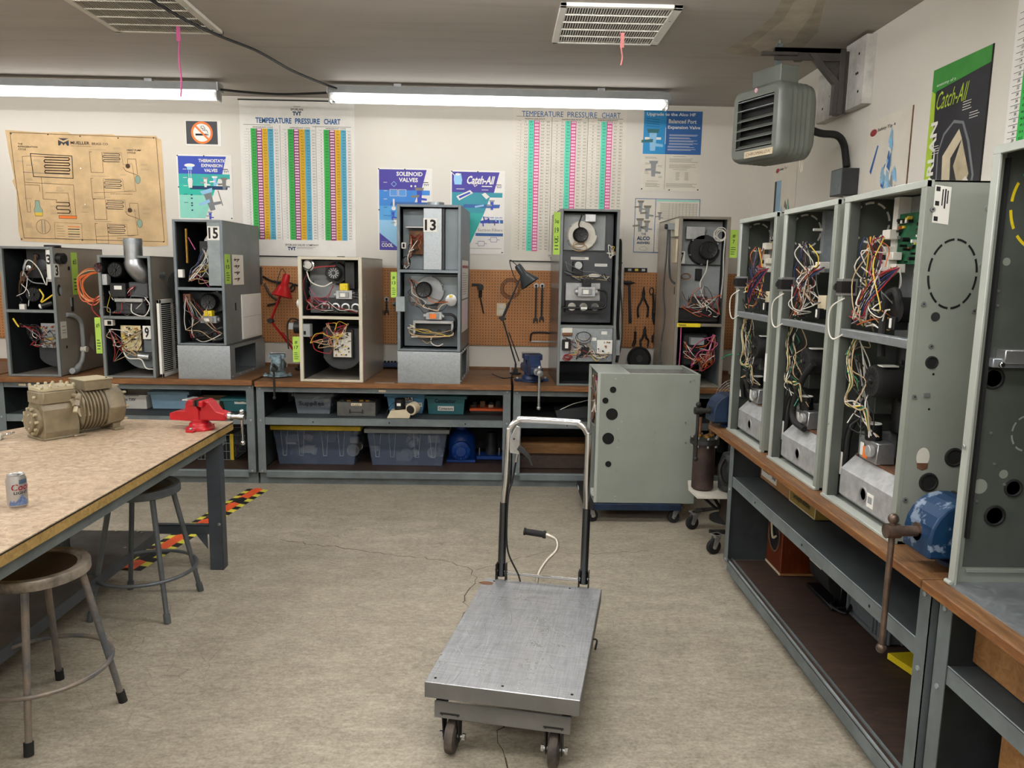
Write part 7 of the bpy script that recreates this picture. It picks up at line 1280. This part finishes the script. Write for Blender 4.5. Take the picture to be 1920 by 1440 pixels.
MB().box(-.152, .152, 0, .28, 0, .115, M('box_grey', '55554f', .55, .2, .15, 12)).build('body', t, bevel=.003); MB().box(-.04, .045, -.003, 0, .085, .105, 'beige').text(FR(-.035, .102, -.003), 'FUSES', .005, .003, .012, 'ink', .06, 'l', .01, .001).build('label', t); o = MB(); o.box(-.05, .05, -.003, 0, .03, .035, 'iron').box(-.055, -.045, -.006, 0, .025, .055, 'iron').box(.045, .055, -.006, 0, .025, .055, 'iron'); o.build('handle', t)
o = MB(); R = random.Random(8); [o.box(x, x + .03, .03, .06, .10, R.uniform(.12, .145), R.choice(['iron', 'black', 'brass'])) for x in (-.13, -.08, -.03, .02, .07, .1)]; o.build('parts', t)
t = thing('inducer_motor', 'small cream draft blower with a black motor on the middle bench shelf', 'motor', (-.74, 5.86, SH))
o = MB(); o.prism([(-.13, .0), (.05, .0), (.06, .05), (.0, .07), (-.10, .06)], lambda a, b, d: (a, d, b), .0, .1, 'beige'); o.cyl((.06, -.01, .075), (.09, .05, .085), .048, 'beige'); o.cyl((.055, -.018, .073), (.062, -.004, .077), .034, 'iron'); o.build('housing', t, bevel=.004); o = MB(); o.cyl((-.03, .05, .06), (-.03, .05, .15), .042, 'black').box(-.05, -.02, .002, .01, .10, .12, 'white'); o.build('motor', t); MB().tube([(-.06, .03, .13), (-.10, .02, .1), (-.13, .03, .05), (-.14, .0, .01)], .003, 'black', 6, 5).build('wire', t)
tub('storage_bin', -.91, -.585, 6.09, .28, SH, .165, 'bin_lightblue', 'bin_lightblue', 'light blue bin behind the small cream blower', txt=[('2A', .5, .82, .03, .05, 'ink', 1), ('Transformers', .45, .5, .02, .14, 'ink', 1)], taper=.03)
tub('storage_bin', -.58, -.258, 6.06, .28, SH, .16, 'bin_teal', 'bin_teal', 'teal bin labelled Contactors on the middle bench shelf', txt=[('Contactor', .22, .8, .034, .17, 'ink', 0), ('Contactors', .32, .38, .022, .115, 'ink', 1)], taper=.02)
t = thing('parts_tray', 'bright orange tray of dark parts at the right of the middle bench shelf', 'tray', (-.09, 6.12, SH)); MB().box(-.14, .14, 0, .2, .02, .04, 'orange').build('tray', t, bevel=.003)
for i, x in enumerate((-.1, -.03, .04, .1)): MB().cyl((x, .1, .04), (x, .1, .08 + .02 * (i % 2)), .02, 'iron').box(x - .025, x + .015, .07, .12, .04, .06 + .03 * (i % 2), ('black', 'w_brown', 'beige', 'iron')[i]).build('valve_part', t)
MB().box(-.13, .13, .01, .19, 0, .02, 'black').build('base', t)
LW = .106
tub('storage_tub', -1.83, -1.12, 6.06, .42, LW + .002, .33, 'clear_plastic', 'bin_yellow', 'large clear tub with a yellow lid under the middle bench', 'tub', .03, (.14, .33, .60, .79), [('Goodz Blower Motors Z38 P/L', .27, .965, .014, .30, 'ink', 0)], .05, 'clear tubs under the middle bench', contents=junk(5, ['alu', 'w_white', 'w_tan', 'steel_light', 'w_grey'], 12, (.03, .06)))
tub('storage_tub', -1.07, -.40, 6.06, .42, LW + .002, .315, 'clear_plastic', 'grey_plastic', 'large clear tub with a grey lid beside the blue pump', 'tub', .03, (.14, .32, .62, .82), None, .05, 'clear tubs under the middle bench', contents=junk(9, ['alu', 'w_white', 'beige', 'cast_alu', 'w_grey'], 12, (.03, .06)))
t = thing('pump', 'bright blue cast pump beside the grey-lidded tub', 'pump', (-.30, 6.2, LW + .002)); o = MB(); o.lathe([(.11, 0), (.115, .02), (.115, .17), (.08, .22), (.05, .24), (.05, .26), (.0001, .262)], (0, .13, .02), (0, 0, 1), 'blue_pump', 28); o.box(-.12, .12, .0, .25, 0, .02, 'blue_pump'); o.build('body', t)
o = MB(); o.lathe([(.075, 0), (.08, .01), (.078, .05), (.05, .065), (.04, .075), (.0001, .076)], (0, .03, .10), (0, -1, 0), 'blue_pump', 24); [o.cyl((.06 * math.cos(i * PI / 4), -.025, .10 + .06 * math.sin(i * PI / 4)), (.06 * math.cos(i * PI / 4), -.035, .10 + .06 * math.sin(i * PI / 4)), .008, 'blue_paint', n=6) for i in range(8)]; o.build('end_cover', t); MB().cyl((0, .13, .28), (0, .13, .30), .04, 'alu').build('top_port', t)
t = thing('motor_base', 'flat blue base plate with upright bolts right of the blue pump', 'base plate', (-.05, 6.3, LW + .002)); MB().box(-.125, .125, 0, .16, 0, .03, 'blue_pump').build('plate', t, bevel=.004)
for x in (-.1, .07): MB().cyl((x, .05, .03), (x, .05, .09), .006, 'alu').build('bolt', t)
MB().cyl((0, .1, .03), (0, .1, .22), .05, 'grey_dark').build('motor', t)
t = thing('wire_basket', 'yellow-cornered wire basket under the left bench behind the work table leg', 'basket', (-2.34, 6.19, LW + .002)); o = MB()
for z in (.0, .07, .14, .21): o.tube([(-.15, 0, z), (.15, 0, z), (.15, .3, z), (-.15, .3, z)], .003, 'steel_light', 5, 1, True)
for i in range(11): x = -.15 + .03 * i; o.cyl((x, 0, 0), (x, 0, .21), .002, 'steel_light', n=5).cyl((.15, .03 * i, 0), (.15, .03 * i, .21), .002, 'steel_light', n=5)
o.build('wires', t); MB().box(.125, .152, -.006, .0, 0, .22, 'bin_yellow').build('corner_post', t)
o = MB(); R = random.Random(12); [o.box(R.uniform(-.14, .08), R.uniform(.09, .14), .02 + .02 * i, .04 + .02 * i, .0, R.uniform(.08, .18), R.choice(['grey_dark', 'iron', 'w_tan', 'black'])) for i in range(8)]; o.build('contents', t)
MB().box(.18, 1.2, 6.04, 6.30, .1065, .21, 'dark_board').build('timber_plank', None, 'lower dark wooden plank under the right back bench', 'plank', 'planks under the back bench', bevel=.003)
MB().box(.18, 1.2, 6.12, 6.38, .2105, .30, 'plain_board').build('timber_plank', None, 'upper brown wooden plank stacked under the right back bench', 'plank', 'planks under the back bench', bevel=.003)
t = thing('parts_bin', 'dark tilted parts bin with a white cord on the right back bench shelf', 'bin', (.58, 5.95, SH + .002)); MB().hexa([(-.1, 0, 0), (.2, 0, 0), (.2, .2, 0), (-.1, .2, 0)], [(-.12, 0, .06), (.22, 0, .12), (.22, .2, .12), (-.12, .2, .06)], 'grey_dark').build('body', t, bevel=.003); MB().tube([(-.08, .0, .07), (.02, -.01, .12), (.1, .0, .14), (.18, .01, .16)], .003, 'white', 6, 5).build('cord', t)
# right bench, middle shelf
t = thing('cardboard_box', 'brown cardboard box with a shipping label on the right bench shelf', 'box', (1.45, 4.02, .605), 0, 'boxes under the benches'); MB().box(0, .25, -.41, .0, 0, .125, 'cardboard').build('body', t, bevel=.002); o = MB(); o.box(-.002, 0, -.24, -.02, .02, .12, 'white').box(-.003, -.002, -.14, -.04, .05, .08, 'grey_dark').box(-.003, -.002, -.23, -.18, .04, .11, 'w_grey'); o.build('label', t)
t = thing('cardboard_box', 'gold drawer box with black handwriting on the right bench shelf', 'box', (1.45, 3.60, .605), 0, 'boxes under the benches'); MB().box(0, .22, -.31, .0, 0, .115, 'box_gold').build('body', t, bevel=.002); o = MB(); p = FW(0, .115, -.001); [o.box(-.002, 0, a, b, c, d, 'beige') for a, b, c, d in ((-.31, -.305, 0, .115), (-.005, 0, 0, .115), (-.31, 0, 0, .005))]; o.text(p, 'Soapbubble', .05, .058, .036, 'ink', .20, 'l', .012, .001); o.build('label', t)
t = thing('speaker_box', 'reddish wooden box with a round opening on the lower shelf of the right bench', 'box', (1.53, 4.07, LW + .002)); MB().box(0, .30, -.22, .0, 0, .30, 'speaker_wood').build('body', t, bevel=.003)
o = MB(); o.raw([(-.002, -.11 + .075 * math.cos(a * PI / 14), .19 + .085 * math.sin(a * PI / 14)) for a in range(28)][::-1], [tuple(range(28))], 'void'); o.tube([(-.003, -.11 + .08 * math.cos(a * PI / 8), .19 + .09 * math.sin(a * PI / 8)) for a in range(16)], .006, 'rust', 6, 2, True); o.build('opening', t)
MB().tube([(-.012, -.08, .26), (-.014, -.11, .19), (-.014, -.13, .18), (-.012, -.16, .20)], .006, 'beige', 8, 5).build('cord', t); MB().box(-.003, 0, -.22, 0, 0, .012, 'beige').box(0, .3, -.2225, -.22, 0, .012, 'plain_board').build('base_trim', t)
t = thing('electric_motor', 'black motor with pale lettering between the wooden box and the grey crate', 'motor', (1.72, 3.62, LW + .002)); o = MB(); o.cyl((0, .06, .14), (0, -.16, .14), .11, 'rubber', n=28); o.box(-.1, .1, -.2, .1, 0, .02, 'black').box(-.05, .05, -.18, -.1, .02, .12, 'black'); o.build('body', t, bevel=.003)
o = MB(); p = Plane((-.118, .06, .26), (0, -1, 0), (.0, 0, -1)); [o.box(-.12, -.117, -.13 + .01 * i, .04, .235 - .022 * i, .245 - .022 * i, 'offwhite') for i in range(4)]; o.build('lettering_plate', t); MB().tube([(-.05, -.14, .03), (-.1, -.2, .03), (-.06, -.26, .02), (.0, -.2, .04)], .008, 'black', 8, 5).build('cord', t)
t = thing('plastic_crate', 'grey ribbed plastic crate with yellow lettering under the right bench', 'crate', (1.70, 3.49, LW + .002)); o = MB(); o.box(.008, .36, -.40, .0, 0, .25, 'crate')
for y in (-.0, -.03, -.06, -.30, -.33, -.36, -.385): o.box(-.006, .01, y - .012, y, .0, .25, 'crate')
for i in range(6): o.box(.02 + .06 * i, .032 + .06 * i, -.412, -.4, 0, .25, 'crate')
o.box(-.008, .37, -.414, .006, .235, .26, 'crate').box(-.006, .01, -.40, 0, 0, .018, 'crate'); o.build('body', t, bevel=.003); MB().text(FW(-.10, .17, .006), 'BARNBOLD', .0, .0, .045, M('faded_yellow', '7d7a3a', .6), .20, 'l', .0, .001).build('lettering', t)
MB().prism([(1.66, 2.97), (1.95, 3.00), (1.95, 2.7), (1.72, 2.72)], lambda a, b, d: (a, b, d), LW + .002, LW + .03, 'yellow').build('yellow_panel', None, 'flat yellow panel on the lower shelf by the bench post', 'panel', bevel=.003)
o = MB(); o.box(1.385, 1.42, .7, 2.03, .605, .788, 'plain_board'); o.build('wooden_board', None, 'long plain wooden board on the nearest right bench shelf', 'board', bevel=.003)
o = MB(); o.box(1.42, 1.75, .9, 1.925, .108, .455, 'plain_board'); o.build('wooden_crate', None, 'plain plywood box below the shelf at the bottom right corner', 'crate', bevel=.003)
cord('extension_cord', [(.13, 6.2, .835), (.05, 6.1, .84), (.0, 6.2, .84), (-.05, 6.35, .84)], .004, 'black', 'thin black cord lying on the bench beside the black desk lamp')
MB().box(-.95, -.80, 5.80, 5.83, .8305, .833, 'alu').build('steel_strip', None, 'thin flat metal strip on the bench edge left of the galvanised box', 'strip')
t = thing('fan', 'round wire fan guard beyond the blue corner vise', 'fan', (1.62, 5.05, .86)); o = MB()
for i in range(9): r = .02 + .016 * i; o.tube([(r * math.cos(a * PI / 8), 0, r * math.sin(a * PI / 8)) for a in range(16)], .0018, 'steel_light', 5, 2, True)
for i in range(12): a = i * PI / 6; o.cyl((.02 * math.cos(a), 0, .02 * math.sin(a)), (.15 * math.cos(a), .01, .15 * math.sin(a)), .0018, 'steel_light', n=5)
o.build('guard', t); MB().cyl((0, .02, 0), (0, .08, 0), .05, 'grey_dark').cyl((0, .05, -.16), (0, .05, -.86), .02, 'grey_dark').cyl((0, .05, -.86), (0, .05, -.84), .12, 'grey_dark').build('stand', t)
